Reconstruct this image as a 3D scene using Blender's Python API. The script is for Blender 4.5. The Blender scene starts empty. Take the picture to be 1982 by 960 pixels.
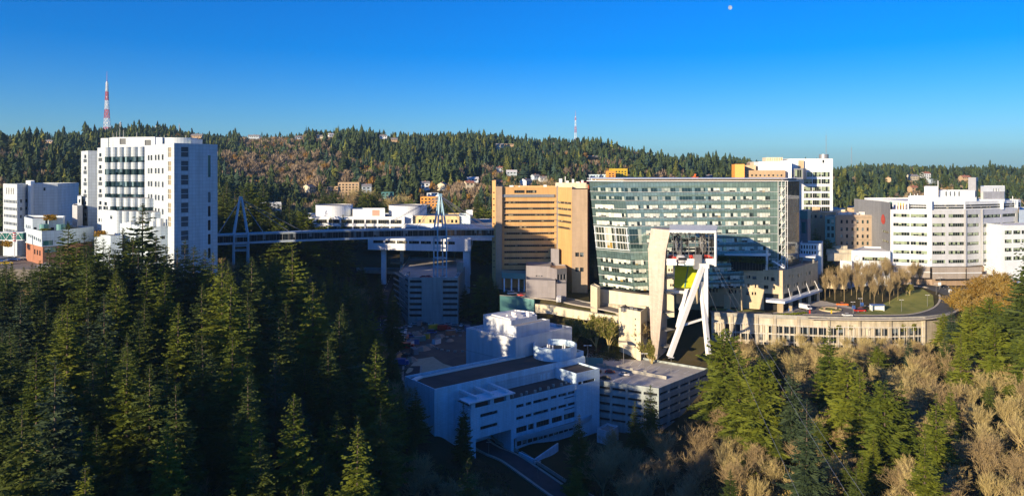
import bpy, math, random
import numpy as np
R = math.radians
F = 1415.0; CX = 991.0; HY = 330.0          # focal length and horizon in photograph pixels; metres in the scene, eye at the origin
SUN_AZ, SUN_EL = R(43), R(13.8)             # sun behind the camera's left shoulder
scene = bpy.context.scene
# ---------------------------------------------------------------- camera, sky, sun
cam = bpy.data.cameras.new("camera"); cam.sensor_width = 36; cam.lens = F / 1982 * 36
cam.shift_y = -150 / 1982; cam.clip_start = 1; cam.clip_end = 40000
co = bpy.data.objects.new("camera", cam); scene.collection.objects.link(co)
co.location = (0, 0, 0); co.rotation_euler = (R(90), 0, 0); scene.camera = co
world = bpy.data.worlds.new("World"); scene.world = world; world.use_nodes = True
nt = world.node_tree; nt.nodes.clear()
sky = nt.nodes.new('ShaderNodeTexSky'); sky.sky_type = 'NISHITA'; sky.sun_disc = False
sky.sun_elevation = SUN_EL; sky.sun_rotation = math.pi + SUN_AZ
sky.altitude = 300; sky.air_density = 1.0; sky.dust_density = 0.6; sky.ozone_density = 5.0
hs = nt.nodes.new('ShaderNodeHueSaturation'); hs.inputs['Saturation'].default_value = 1.38; hs.inputs['Hue'].default_value = .51; hs.inputs['Value'].default_value = 1.0
bg = nt.nodes.new('ShaderNodeBackground'); bg.inputs[1].default_value = 0.114
wo = nt.nodes.new('ShaderNodeOutputWorld')
nt.links.new(sky.outputs[0], hs.inputs['Color']); tn = nt.nodes.new('ShaderNodeMix'); tn.data_type = 'RGBA'; tn.blend_type = 'MULTIPLY'; tn.inputs[0].default_value = 1; tn.inputs[7].default_value = (.57, .78, .95, 1)
nt.links.new(hs.outputs[0], tn.inputs[6]); nt.links.new(tn.outputs[2], bg.inputs[0]); nt.links.new(bg.outputs[0], wo.inputs[0])
sun = bpy.data.lights.new("sun", 'SUN'); sun.energy = 5.0; sun.angle = R(0.5); sun.color = (1.0, 0.80, 0.54)
so = bpy.data.objects.new("sun", sun); scene.collection.objects.link(so)
from mathutils import Vector
SD = Vector((-math.sin(SUN_AZ) * math.cos(SUN_EL), -math.cos(SUN_AZ) * math.cos(SUN_EL), math.sin(SUN_EL)))
so.rotation_euler = SD.to_track_quat('Z', 'Y').to_euler()
scene.view_settings.view_transform = 'Standard'; scene.view_settings.look = 'None'
scene.view_settings.exposure = 0.76; scene.view_settings.gamma = 1
scene.cycles.max_bounces = 5; scene.cycles.diffuse_bounces = 2; scene.cycles.glossy_bounces = 2
scene.cycles.transparent_max_bounces = 6; scene.cycles.use_denoising = True

# ---------------------------------------------------------------- materials
def nodes(name):
    m = bpy.data.materials.new(name); m.use_nodes = True; t = m.node_tree
    return m, t, t.nodes['Principled BSDF']
def mth(t, op, a, b=None):
    n = t.nodes.new('ShaderNodeMath'); n.operation = op
    for i, v in enumerate((a, b)):
        if v is None: continue
        if isinstance(v, (int, float)): n.inputs[i].default_value = v
        else: t.links.new(v, n.inputs[i])
    return n.outputs[0]
def mixc(t, f, a, b, mode='MIX'):
    n = t.nodes.new('ShaderNodeMix'); n.data_type = 'RGBA'; n.blend_type = mode
    for i, v in ((0, f), (6, a), (7, b)):
        if isinstance(v, (int, float)): n.inputs[i].default_value = v
        elif isinstance(v, tuple): n.inputs[i].default_value = (*v[:3], 1)
        else: t.links.new(v, n.inputs[i])
    return n.outputs[2]
def noise(t, scale, detail=3, coord='Object', rough=.6):
    tc = t.nodes.new('ShaderNodeTexCoord'); n = t.nodes.new('ShaderNodeTexNoise')
    n.inputs['Scale'].default_value = scale; n.inputs['Detail'].default_value = detail; n.inputs['Roughness'].default_value = rough
    t.links.new(tc.outputs[coord], n.inputs['Vector']); return n.outputs[0]
def ramp(t, f, a, b):
    n = t.nodes.new('ShaderNodeMapRange'); n.inputs[1].default_value = a; n.inputs[2].default_value = b
    t.links.new(f, n.inputs[0]); return n.outputs[0]
def sc(c, k): return tuple(x * k for x in c[:3])
def plain(name, col, rough=.7, amp=.12, scale=.6, metal=0, col2=None, spec=None, detail=4):
    m, t, p = nodes(name)
    f = ramp(t, noise(t, scale, detail), .3, .7)
    t.links.new(mixc(t, f, sc(col, 1 - amp) if col2 is None else col, sc(col, 1 + amp) if col2 is None else col2), p.inputs['Base Color'])
    p.inputs['Roughness'].default_value = rough; p.inputs['Metallic'].default_value = metal
    if spec is not None: p.inputs['Specular IOR Level'].default_value = spec
    return m
def panel(name, col, pw, ph, line=.6, mort=.05, rough=.6, var=.05, off=0., dirt=.1, metal=0):
    """cladding with joints every pw x ph metres (UV in metres), each panel a slightly different tone, streaky dirt"""
    m, t, p = nodes(name)
    uv = t.nodes.new('ShaderNodeTexCoord'); br = t.nodes.new('ShaderNodeTexBrick')
    br.offset = off; br.inputs['Scale'].default_value = 1; br.inputs['Brick Width'].default_value = pw
    br.inputs['Row Height'].default_value = ph; br.inputs['Mortar Size'].default_value = mort; br.inputs['Mortar Smooth'].default_value = .3
    br.inputs['Color1'].default_value = (*sc(col, 1 + var), 1); br.inputs['Color2'].default_value = (*sc(col, 1 - var), 1)
    br.inputs['Mortar'].default_value = (*sc(col, line), 1); br.inputs['Bias'].default_value = 0
    t.links.new(uv.outputs['UV'], br.inputs['Vector'])
    mp = t.nodes.new('ShaderNodeMapping'); mp.inputs['Scale'].default_value = (.5, .5, .06)
    n = t.nodes.new('ShaderNodeTexNoise'); n.inputs['Scale'].default_value = 1; n.inputs['Detail'].default_value = 5
    t.links.new(uv.outputs['Object'], mp.inputs[0]); t.links.new(mp.outputs[0], n.inputs['Vector'])
    d = ramp(t, n.outputs[0], .35, .75)
    t.links.new(mixc(t, d, br.outputs[0], mixc(t, 1.0, br.outputs[0], (1 - dirt * 2, 1 - dirt * 2.1, 1 - dirt * 2.3), 'MULTIPLY')), p.inputs['Base Color'])
    p.inputs['Roughness'].default_value = rough; p.inputs['Metallic'].default_value = metal
    return m
def glass(name, pw, blind=.5, dark=(.012, .018, .02), bcol=(.55, .58, .5), frame=(.12, .13, .12), rough=.06, fw=.06, gold=0.):
    """glazing: UV.x in metres, UV.y from 0 to 1; panes pw wide, a share of them with blinds at random heights"""
    m, t, p = nodes(name)
    uv = t.nodes.new('ShaderNodeTexCoord'); sx = t.nodes.new('ShaderNodeSeparateXYZ'); t.links.new(uv.outputs['UV'], sx.inputs[0])
    oi = t.nodes.new('ShaderNodeObjectInfo')
    q = mth(t, 'DIVIDE', sx.outputs[0], pw); fl = mth(t, 'FLOOR', q); fr = mth(t, 'FRACT', q)
    w = t.nodes.new('ShaderNodeTexWhiteNoise'); w.noise_dimensions = '2D'
    cb = t.nodes.new('ShaderNodeCombineXYZ'); t.links.new(fl, cb.inputs[0]); t.links.new(mth(t, 'MULTIPLY', oi.outputs['Random'], 97), cb.inputs[1])
    t.links.new(cb.outputs[0], w.inputs['Vector'])
    ws = t.nodes.new('ShaderNodeSeparateColor'); t.links.new(w.outputs['Color'], ws.inputs[0])
    has = mth(t, 'LESS_THAN', w.outputs['Value'], blind)
    up = mth(t, 'GREATER_THAN', sx.outputs[1], mth(t, 'MULTIPLY', ws.outputs[1], .5))
    b = mth(t, 'MULTIPLY', has, up)
    bc = mixc(t, ws.outputs[2], sc(bcol, .65), bcol)
    dk = dark
    if gold: dk = mixc(t, mth(t, 'LESS_THAN', ws.outputs[0], gold), dark, (.30, .20, .035))
    c = mixc(t, b, dk, bc)
    e = mth(t, 'LESS_THAN', mth(t, 'MINIMUM', fr, mth(t, 'SUBTRACT', 1, fr)), fw / pw)
    c = mixc(t, e, c, frame)
    t.links.new(c, p.inputs['Base Color'])
    p.inputs['Roughness'].default_value = rough; p.inputs['IOR'].default_value = 1.5
    t.links.new(mth(t, 'ADD', rough, mth(t, 'MULTIPLY', e, .4)), p.inputs['Roughness'])
    return m
def foliage(name, a, b, trans=.25):
    m, t, p = nodes(name)
    oi = t.nodes.new('ShaderNodeObjectInfo')
    f = ramp(t, noise(t, .35, 3), .3, .7)
    f2 = mth(t, 'ADD', mth(t, 'MULTIPLY', f, .5), mth(t, 'MULTIPLY', oi.outputs['Random'], .5))
    c = mixc(t, f2, a, b); t.links.new(c, p.inputs['Base Color'])
    p.inputs['Roughness'].default_value = .65; p.inputs['Specular IOR Level'].default_value = .25
    tr = t.nodes.new('ShaderNodeBsdfTranslucent'); t.links.new(c, tr.inputs[0])
    mx = t.nodes.new('ShaderNodeMixShader'); mx.inputs[0].default_value = trans
    out = t.nodes['Material Output']
    t.links.new(p.outputs[0], mx.inputs[1]); t.links.new(tr.outputs[0], mx.inputs[2]); t.links.new(mx.outputs[0], out.inputs[0])
    return m
def vcol(name, rough=.8):
    m, t, p = nodes(name)
    a = t.nodes.new('ShaderNodeVertexColor'); a.layer_name = 'tone'
    t.links.new(a.outputs[0], p.inputs['Base Color']); p.inputs['Roughness'].default_value = rough
    p.inputs['Specular IOR Level'].default_value = .15
    return m
MT = {}
MT['white_panel'] = panel('white_panel', (.56, .63, .68), 1.5, 1.33, .62, .05)
MT['white'] = plain('white_paint', (.70, .75, .78), .55, .06, .3)
MT['white_band'] = panel('white_band', (.72, .76, .79), 3, 4.3, .8, .04, dirt=.05)
MT['shade_tone_panel'] = panel('shade_tone_panel', (.56, .58, .61), 3, 4.3, .85, .04, dirt=.05)  # white band toned down to paint the shading of the right-hand faces
MT['grey_panel'] = panel('grey_metal_panel', (.47, .48, .50), 2.4, .6, .8, .04)
MT['grey_side'] = panel('dark_grey_panel', (.25, .26, .28), 2.4, .6, .8, .04)
MT['ribbed'] = panel('ribbed_white_metal', (.70, .76, .82), .7, 40, .45, .12, rough=.45, var=.03)
MT['blue_panel'] = panel('pale_blue_panel', (.52, .62, .70), 1.5, 1.2, .7, .05)
MT['tile_white'] = panel('white_tile', (.62, .80, .92), 1.2, .6, .75, .04)
MT['yellow_stone'] = panel('yellow_cladding', (.60, .36, .14), 1.6, 3.6, .8, .05, var=.03)
MT['pale_yellow'] = panel('pale_yellow_cladding', (.68, .52, .26), 1.6, 3.6, .8, .05, var=.03)
MT['brown_stone'] = panel('brown_cladding', (.40, .29, .20), 2.4, 1.2, .85, .04, var=.04)
MT['mauve'] = panel('mauve_render', (.26, .24, .25), 3, 3, .8, .04)  # darkened so the service annex looks shaded
MT['beige'] = panel('beige_stone', (.58, .47, .29), 1.8, .9, .84, .035, off=.5, var=.06)
MT['cream'] = panel('cream_concrete', (.72, .64, .46), 3.2, 1.6, .88, .03, var=.03)
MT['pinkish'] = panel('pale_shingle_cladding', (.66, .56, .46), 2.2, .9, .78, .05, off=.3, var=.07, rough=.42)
MT['pinkish_shaded'] = panel('shaded_shingle_cladding', (.36, .32, .28), 1.6, .9, .8, .05)  # darker copy of the pale shingle, painting shade on the leg's other sides
MT['concrete'] = plain('weathered_concrete', (.34, .33, .29), .85, .22, .35)
MT['concrete_pale'] = panel('pale_concrete', (.60, .54, .42), 5, 1.4, .8, .04, dirt=.25, var=.06)
MT['garage'] = panel('garage_concrete', (.36, .42, .42), 6, 1.1, .8, .05, dirt=.2)
MT['deck'] = plain('parking_deck', (.44, .41, .37), .85, .18, .15)
MT['asphalt'] = plain('asphalt', (.055, .055, .058), .9, .25, .3)
MT['asphalt_pale'] = plain('worn_asphalt', (.15, .135, .12), .9, .22, .2)
MT['sidewalk'] = plain('sidewalk', (.42, .38, .32), .9, .12, .5)
MT['roof_dark'] = plain('dark_roofing', (.050, .045, .042), .9, .35, .12)
MT['roof_grey'] = plain('grey_roofing', (.26, .25, .24), .9, .2, .2)
MT['dirt'] = plain('muddy_ground', (.075, .065, .055), .95, .35, .12, col2=(.15, .12, .09))
MT['roof_white'] = plain('white_roofing', (.66, .66, .65), .8, .08, .2)
MT['steel_white'] = plain('white_steel', (.78, .78, .76), .4, .04, 1)
MT['steel_blue'] = plain('pale_blue_steel', (.28, .48, .60), .45, .06, 1)
MT['steel_grey'] = plain('galvanised_steel', (.34, .34, .34), .4, .1, 1, metal=.5)
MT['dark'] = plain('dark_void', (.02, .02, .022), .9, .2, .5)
MT['red'] = plain('red_paint', (.55, .05, .03), .5, .1, 1)
MT['orange'] = plain('orange_panel', (.75, .33, .05), .6, .05, 1)
MT['tan'] = panel('tan_brick', (.52, .37, .22), 1.2, .6, .85, .03)
MT['oldstone'] = panel('old_tan_stone', (.42, .33, .24), 1.2, .6, .8, .04)
MT['brick'] = panel('red_brick', (.42, .18, .10), .8, .3, .85, .04, off=.5)
MT['salmon'] = plain('salmon_panel', (.62, .30, .22), .7, .06, .4)
MT['copper'] = plain('green_copper_roof', (.28, .42, .26), .7, .12, .4)
MT['lime'] = plain('lime_green_membrane', (.62, .66, .02), .7, .08, .3)
MT['teal'] = plain('teal_panel', (.10, .26, .25), .5, .1, .4)
MT['teal_glass'] = glass('teal_glazing', 2.2, .1, (.03, .14, .13), frame=(.3, .5, .48))
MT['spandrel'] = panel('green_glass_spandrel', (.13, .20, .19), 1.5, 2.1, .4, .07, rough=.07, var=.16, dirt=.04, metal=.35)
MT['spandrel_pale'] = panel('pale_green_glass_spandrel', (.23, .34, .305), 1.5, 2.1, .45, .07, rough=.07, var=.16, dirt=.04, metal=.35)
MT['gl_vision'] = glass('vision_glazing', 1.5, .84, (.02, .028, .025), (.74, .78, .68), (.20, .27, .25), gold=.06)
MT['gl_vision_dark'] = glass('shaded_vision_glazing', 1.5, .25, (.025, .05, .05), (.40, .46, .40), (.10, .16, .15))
MT['gl_atrium'] = glass('atrium_glazing', 1.6, .35, (.035, .045, .035), (.55, .55, .45), (.62, .62, .54), fw=.1, gold=.3)
MT['gl_band'] = glass('ribbon_glazing', 1.3, .15, (.02, .025, .028), (.3, .28, .2), (.16, .15, .12))
MT['gl_casey'] = glass('clinic_glazing', 1.35, .5, (.014, .02, .018), (.34, .42, .28), (.30, .34, .28), fw=.08)
MT['gl_dark'] = glass('dark_glazing', 1.4, .12, (.014, .02, .026), (.2, .24, .26), (.10, .12, .13))
MT['gl_tower'] = glass('bay_glazing', 1.0, .3, (.012, .035, .045), (.22, .34, .38), (.05, .09, .10))
MT['gl_brown'] = glass('bronze_glazing', 1.5, .3, (.10, .07, .04), (.34, .24, .12), (.05, .04, .03))
MT['louvre'] = panel('tan_louvre', (.42, .36, .24), 4, .25, .6, .06)
MT['louvre_dark'] = panel('dark_louvre', (.09, .11, .13), 4, .25, .6, .06)
MT['bark'] = plain('bark', (.10, .075, .055), .9, .3, 1.2)
MT['needles'] = foliage('fir_needles', (.045, .078, .016), (.12, .15, .026))
MT['needles_pale'] = foliage('yellow_green_needles', (.06, .10, .012), (.21, .235, .02))
MT['needles_blue'] = foliage('blue_green_needles', (.035, .062, .032), (.08, .12, .05))
MT['twigs'] = plain('pale_twigs', (.33, .255, .10), .9, .3, .25, col2=(.53, .43, .18))
MT['twigs_brown'] = plain('brown_twigs', (.25, .18, .085), .9, .3, .25, col2=(.40, .30, .14))
MT['twigs_white'] = plain('birch_twigs', (.25, .18, .09), .9, .3, .25, col2=(.40, .31, .15))
MT['gold_leaf'] = foliage('golden_leaves', (.28, .15, .018), (.42, .27, .03), .3)
MT['green_leaf'] = foliage('yellow_green_leaves', (.12, .14, .015), (.22, .22, .03), .3)
MT['rust_leaf'] = foliage('rusty_leaves', (.16, .09, .03), (.30, .20, .08), .3)
MT['far_tree'] = vcol('distant_foliage')
MT['grass'] = plain('lawn', (.11, .14, .015), .9, .3, .12, col2=(.27, .25, .05))
MT['rubber'] = plain('tyre_rubber', (.02, .02, .02), .8)
MT['carglass'] = plain('car_glass', (.02, .025, .03), .1, .05)
for k, c in dict(car_white=(.75, .75, .74), car_red=(.5, .03, .02), car_orange=(.75, .16, .02), car_grey=(.25, .26, .27), car_black=(.03, .03, .035),
                 car_blue=(.05, .12, .35), car_silver=(.5, .5, .52), car_yellow=(.6, .42, .03)).items():
    MT[k] = plain(k, c, .3, .03, 1)
# terrain: forest floor of needles, moss and dry leaves
m, t, p = nodes('forest_floor')
f = ramp(t, noise(t, .05, 6), .35, .65); g = ramp(t, noise(t, .6, 4), .3, .7)
c = mixc(t, f, (.030, .036, .014), (.085, .060, .032)); c = mixc(t, g, c, (.055, .050, .020))
t.links.new(c, p.inputs['Base Color']); p.inputs['Roughness'].default_value = .95; p.inputs['Specular IOR Level'].default_value = .1
MT['ground'] = m

# ---------------------------------------------------------------- mesh helpers
def C(px, Y): return ((px - CX) / F * Y, Y)
def ZY(py, Y): return (HY - py) / F * Y
def PT(px, py, Y): return np.array([(px - CX) / F * Y, Y, (HY - py) / F * Y])
def GZ(px, py, z): Y = -z * F / (py - HY); return np.array([(px - CX) / F * Y, Y, z])   # the point at height z seen at that pixel
COL = scene.collection
class M:
    def __init__(s): s.v = []; s.f = []; s.uv = []
    def face(s, pts, uv=None):
        i = len(s.v); s.v += [tuple(map(float, p)) for p in pts]; s.f.append(tuple(range(i, i + len(pts))))
        if uv is None: uv = [(p[0] + p[1], p[2]) for p in pts]
        s.uv += uv
    def quad(s, a, b, c, d, u0=0., u1=None, v0=None, v1=None):
        a, b, c, d = map(np.asarray, (a, b, c, d))
        if u1 is None: u1 = u0 + float(np.linalg.norm(b - a))
        if v0 is None: v0 = a[2]; v1 = d[2]
        s.face([a, b, c, d], [(u0, v0), (u1, v0), (u1, v1), (u0, v1)])
    def box(s, x, y, z, sx, sy, sz, rz=0.):     # centre in x, y; z is the bottom
        c, n = math.cos(rz), math.sin(rz); q = []
        for dx, dy in ((-1, -1), (1, -1), (1, 1), (-1, 1)):
            X, Y = dx * sx / 2, dy * sy / 2; q.append((x + X * c - Y * n, y + X * n + Y * c))
        s.prism(q, z, z + sz, bottom=True)
    def prism(s, poly, z0, z1, top=True, bottom=False, zt=None):
        n = len(poly); u = 0
        for i in range(n):
            a, b = poly[i], poly[(i + 1) % n]; L = math.dist(a[:2], b[:2])
            s.quad((a[0], a[1], z0), (b[0], b[1], z0), (b[0], b[1], z1), (a[0], a[1], z1), u, u + L); u += L
        if top: s.face([(p[0], p[1], z1) for p in poly], [(p[0], p[1]) for p in poly])
        if bottom: s.face([(p[0], p[1], z0) for p in reversed(poly)], [(p[0], p[1]) for p in reversed(poly)])
    def beam(s, a, b, w, h=None, up=(0, 0, 1)):
        a = np.array(a, float); b = np.array(b, float); h = h or w; d = b - a; d /= np.linalg.norm(d)
        x = np.cross(d, up)
        if np.linalg.norm(x) < 1e-3: x = np.cross(d, (1, 0, 0))
        x /= np.linalg.norm(x); y = np.cross(x, d); o = [(-1, -1), (1, -1), (1, 1), (-1, 1)]
        A = [a + x * w / 2 * i + y * h / 2 * j for i, j in o]; B = [b + x * w / 2 * i + y * h / 2 * j for i, j in o]
        for i in range(4): s.face([A[i], B[i], B[(i + 1) % 4], A[(i + 1) % 4]])
        s.face(A[::-1]); s.face(B)
    def tube(s, a, b, r0, r1=None, n=8, caps=True):
        a = np.array(a, float); b = np.array(b, float); r1 = r0 if r1 is None else r1; d = b - a; d /= np.linalg.norm(d)
        x = np.cross(d, (0, 0, 1));
        if np.linalg.norm(x) < 1e-3: x = np.array((1., 0, 0))
        x /= np.linalg.norm(x); y = np.cross(d, x)
        ang = [2 * math.pi * k / n for k in range(n)]
        A = [a + (x * math.cos(q) + y * math.sin(q)) * r0 for q in ang]; B = [b + (x * math.cos(q) + y * math.sin(q)) * r1 for q in ang]
        for i in range(n):
            j = (i + 1) % n; s.face([A[i], A[j], B[j], B[i]], [(i * .5, 0), (i * .5 + .5, 0), (i * .5 + .5, 3), (i * .5, 3)])
        if caps: s.face(A[::-1]); s.face(B)
    def cyl(s, x, y, z0, z1, r, n=32, top=True, r1=None):
        r1 = r if r1 is None else r1
        q = [(x + r * math.cos(2 * math.pi * k / n), y + r * math.sin(2 * math.pi * k / n)) for k in range(n)]
        s.prism(q, z0, z1, top)
    def torus(s, c, axis, Rr, r, n=24, k=6):
        axis = np.array(axis, float); axis /= np.linalg.norm(axis); x = np.cross(axis, (0, 0, 1.)); x /= np.linalg.norm(x); y = np.cross(axis, x)
        pt = lambda i, j: np.array(c) + (x * math.cos(i) + y * math.sin(i)) * (Rr + r * math.cos(j)) + axis * r * math.sin(j)
        for i in range(n):
            for j in range(k):
                a0, a1, b0, b1 = [2 * math.pi * q for q in (i / n, (i + 1) / n, j / k, (j + 1) / k)]
                s.face([pt(a0, b0), pt(a1, b0), pt(a1, b1), pt(a0, b1)])
    def obj(s, name, mat, parent=None, smooth=False, **tags):
        me = bpy.data.meshes.new(name); me.from_pydata(s.v, [], s.f)
        uvl = me.uv_layers.new(name='UVMap'); uvl.data.foreach_set('uv', np.array(s.uv, np.float32).ravel())
        me.materials.append(MT[mat] if isinstance(mat, str) else mat)
        if smooth: me.polygons.foreach_set('use_smooth', [True] * len(me.polygons))
        me.update()
        o = bpy.data.objects.new(name, me); COL.objects.link(o)
        if parent is not None:
            o.parent = parent; o.matrix_parent_inverse = parent.matrix_basis.inverted()
        for k, v in tags.items():
            if v: o[k] = v
        return o
def thing(name, label, cat, loc=(0, 0, 0), group=None, rz=0.):
    o = bpy.data.objects.new(name, None); COL.objects.link(o); o.location = tuple(map(float, loc)); o.rotation_euler = (0, 0, rz)
    o.empty_display_size = 1; o['label'] = label; o['category'] = cat
    if group: o['group'] = group
    return o
def copy_tree(o, parent=None):
    c = o.copy(); COL.objects.link(c)
    if parent is not None: c.parent = parent
    if o.name not in KIDS: KIDS[o.name] = list(o.children)
    for ch in KIDS[o.name]: copy_tree(ch, c)
    return c
KIDS = {}
def tag(o, label, cat, group=None, kind=None):
    if label: o['label'] = label
    if cat: o['category'] = cat
    if group: o['group'] = group
    if kind: o['kind'] = kind
    return o
def spx(p0, p1, px):
    """metres along the wall p0-p1 to the line of sight through column px"""
    k = (px - CX) / F; dx, dy = p1[0] - p0[0], p1[1] - p0[1]
    return (k * p0[1] - p0[0]) / (dx - k * dy) * math.hypot(dx, dy)
def facade(B, W, p0, p1, z0, z1, wins, gmat='gl_dark', depth=.3, name='window', parent=None, lean=None, frame=None):
    """wall p0-p1 with an opening and a reveal for each window (s0, s1, za, zb[, material]); each window is a part. lean = (q0, q1): the wall's foot line"""
    p0 = np.array(p0, float); p1 = np.array(p1, float); L = float(np.linalg.norm(p1 - p0)); d = (p1 - p0) / L; n = np.array([d[1], -d[0]])
    def P(s, z, off=0.):
        q = p0 + d * s
        if lean is not None:
            b = np.array(lean[0]) + (np.array(lean[1]) - np.array(lean[0])) * (s / L); t_ = (z - z0) / (z1 - z0); q = b + (q - b) * t_
        q = q - n * off; return np.array([q[0], q[1], z])
    wins = [(max(w[0], .01), min(w[1], L - .01), max(w[2], z0 + .01), min(w[3], z1 - .01), w[4] if len(w) > 4 else gmat) for w in wins]
    wins = [w for w in wins if w[1] - w[0] > .1 and w[3] - w[2] > .1]
    zs = sorted({z0, z1, *[round(w[2], 3) for w in wins], *[round(w[3], 3) for w in wins]})
    for za, zb in zip(zs, zs[1:]):
        if zb - za < 1e-4: continue
        zm = (za + zb) / 2; row = sorted([w for w in wins if w[2] < zm < w[3]]); s = 0.
        for w in row + [(L, L)]:
            if w[0] > s + 1e-4: W.quad(P(s, za), P(w[0], za), P(w[0], zb), P(s, zb), s, w[0])
            s = max(s, w[1])
    for s0, s1, za, zb, gm in wins:
        W.quad(P(s0, za), P(s1, za), P(s1, za, depth), P(s0, za, depth)); W.quad(P(s0, zb, depth), P(s1, zb, depth), P(s1, zb), P(s0, zb))
        W.quad(P(s0, za, depth), P(s0, zb, depth), P(s0, zb), P(s0, za)); W.quad(P(s1, za), P(s1, zb), P(s1, zb, depth), P(s1, za, depth))
        w = M(); w.quad(P(s0, za, depth - .02), P(s1, za, depth - .02), P(s1, zb, depth - .02), P(s0, zb, depth - .02), 0, s1 - s0, 0., 1.)
        o = w.obj(name, gm, parent or B)
def inset(poly, t):
    n = len(poly); out = []
    for i in range(n):
        a, b, c = (np.array(poly[(i + k) % n], float) for k in (-1, 0, 1))
        d1 = (b - a) / np.linalg.norm(b - a); d2 = (c - b) / np.linalg.norm(c - b)
        n1 = np.array([-d1[1], d1[0]]); n2 = np.array([-d2[1], d2[0]]); k = n1 + n2; k = k / max(.3, (1 + n1 @ n2))
        out.append(tuple(b + k * t))
    return out
def block(B, poly, z0, z1, wmat, rmat='roof_grey', faces={}, gmat='gl_dark', depth=.3, par=.7, wname='wall', skip=(), parent=None):
    """a building volume: counter-clockwise footprint, walls with openings, a parapet and a flat roof"""
    W = M(); n = len(poly)
    for i in range(n):
        if i in skip: continue
        a, b = poly[i], poly[(i + 1) % n]; fw = faces.get(i, ())
        if callable(fw): fw = fw(a, b)
        facade(B, W, a, b, z0, z1, fw, gmat, depth, parent=parent)
    q = inset(poly, .35)
    for i in range(n):
        j = (i + 1) % n; a, b, c, d = poly[i], poly[j], q[j], q[i]
        W.face([(*a, z1), (*b, z1), (*c, z1), (*d, z1)]); W.face([(*c, z1 - par), (*d, z1 - par), (*d, z1), (*c, z1)])
    w = W.obj(wname, wmat, parent or B)
    rf = M(); rf.face([(*p, z1 - par) for p in q], [(p[0], p[1]) for p in q]); r = rf.obj('roof', rmat, parent or B)
    return w, r
def grid(p0, p1, cols, rows, yref):
    """windows from photo columns and rows; rows (ya, yb) are read at depth yref"""
    out = []
    for a, b in cols:
        s0, s1 = spx(p0, p1, a), spx(p0, p1, b)
        for r in rows: out.append((s0, s1, ZY(r[1], yref), ZY(r[0], yref), *r[2:]))
    return out
def quadp(*pts): return [C(*p) for p in pts]
# ---------------------------------------------------------------- terrain
TC = np.array([-700, 0, 200, 400, 600, 750, 850, 1000, 1150, 1300, 1450, 1600, 1800, 2000, 2700], float)
TR = np.array([0, 60, 120, 180, 240, 300, 330, 350, 400, 440, 540, 700, 900, 1200, 1500, 1900, 3000, 6000, 12000], float)
TZ = np.array([
 [-58, -66, -75, -90, -95, -100, -105, -110, -110, -110, -110, -110, -108, -105, -95],
 [-50, -63, -74, -86, -93, -98, -104, -109, -111, -111, -111, -109, -104, -100, -90],
 [-46, -62, -72, -82, -90, -96, -102, -108, -112, -112, -111, -107, -100, -95, -86],
 [-49, -60, -66, -75, -86, -93, -99, -105, -110, -110, -106, -102, -95, -90, -80],
 [-48, -53, -57, -65, -80, -90, -97, -101, -106, -108, -102, -97, -89, -82, -72],
 [-46, -50, -51, -57, -76, -87, -90, -94, -104, -101, -94, -89, -82, -75, -66],
 [-45, -48, -48, -54, -74, -86, -88, -88, -88, -87, -86, -85, -80, -72, -62],
 [-44, -47, -47, -52, -72, -85, -88, -88, -84, -76, -69, -69, -69, -67, -60],
 [-43, -45, -45, -50, -69, -82, -89, -82, -71, -71, -70, -68, -65, -63, -58],
 [-41, -43, -43, -48, -66, -79, -90, -69.5, -69, -69, -69, -66, -63, -61, -56],
 [-36, -37, -39, -44, -60, -69, -72, -65, -62, -62, -62, -58, -55, -55, -50],
 [-12, -12, -17, -27, -42, -44, -44, -40, -40, -44, -48, -60, -60, -55, -30],
 [10, 12, 12, 0, -20, -25, -22, -22, -25, -32, -38, -42, -42, -42, -20],
 [45, 40, 38, 32, 33, 28, 30, 28, 16, -8, -18, -26, -30, -32, -14],
 [50, 50, 50, 50, 60, 60, 60, 60, 30, 5, 0, -8, -10, -12, -10],
 [30, 35, 40, 36, 46, 42, 40, 40, 20, 0, -5, -10, -14, -14, -5],
 [20, 20, 20, 20, 20, 20, 20, 20, 10, -5, -5, -5, 2, -2, -2],
 [-60, -60, -60, -60, -60, -60, -60, -60, -60, -60, -60, -60, -60, -60, -60],
 [-200] * 15], float)
# ridge line of the hills: photo column -> row of the ground at the crest
RX = np.array([-700, 0, 60, 120, 180, 250, 310, 360, 400, 460, 520, 560, 600, 650, 700, 760, 840, 880, 920, 980, 1050, 1110, 1150, 1190, 1230, 1300, 1380, 1430, 1500, 1620, 1700, 1760, 1840, 1900, 2000, 2700], float)
RY = np.array([285, 283, 283, 280, 276, 268, 268, 276, 280, 280, 279, 275, 268, 266, 270, 277, 279, 274, 270, 276, 284, 289, 294, 304, 315, 321, 325, 328, 332, 338, 332, 331, 336, 339, 342, 342], float)
def sstep(x, a, b):
    t = np.clip((x - a) / (b - a), 0, 1); return t * t * (3 - 2 * t)
def fbm(x, y, s, o=4, seed=0):
    r = np.zeros_like(x); a = 1.; rs = np.random.RandomState(seed)
    for k in range(o):
        for _ in range(3):
            th = rs.uniform(0, 6.283); ph = rs.uniform(0, 6.283); w = rs.uniform(.8, 1.3)
            r += a / 3 * np.sin((x * math.cos(th) + y * math.sin(th)) * w / s + ph)
        s *= .5; a *= .55
    return r
WALLC = np.array([[1377, 352], [1440, 349], [1500, 346], [1560, 343], [1620, 341], [1680, 340], [1740, 340], [1790, 342], [1830, 348], [1860, 362], [1878, 378]], float)   # crest of the terrace wall
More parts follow.
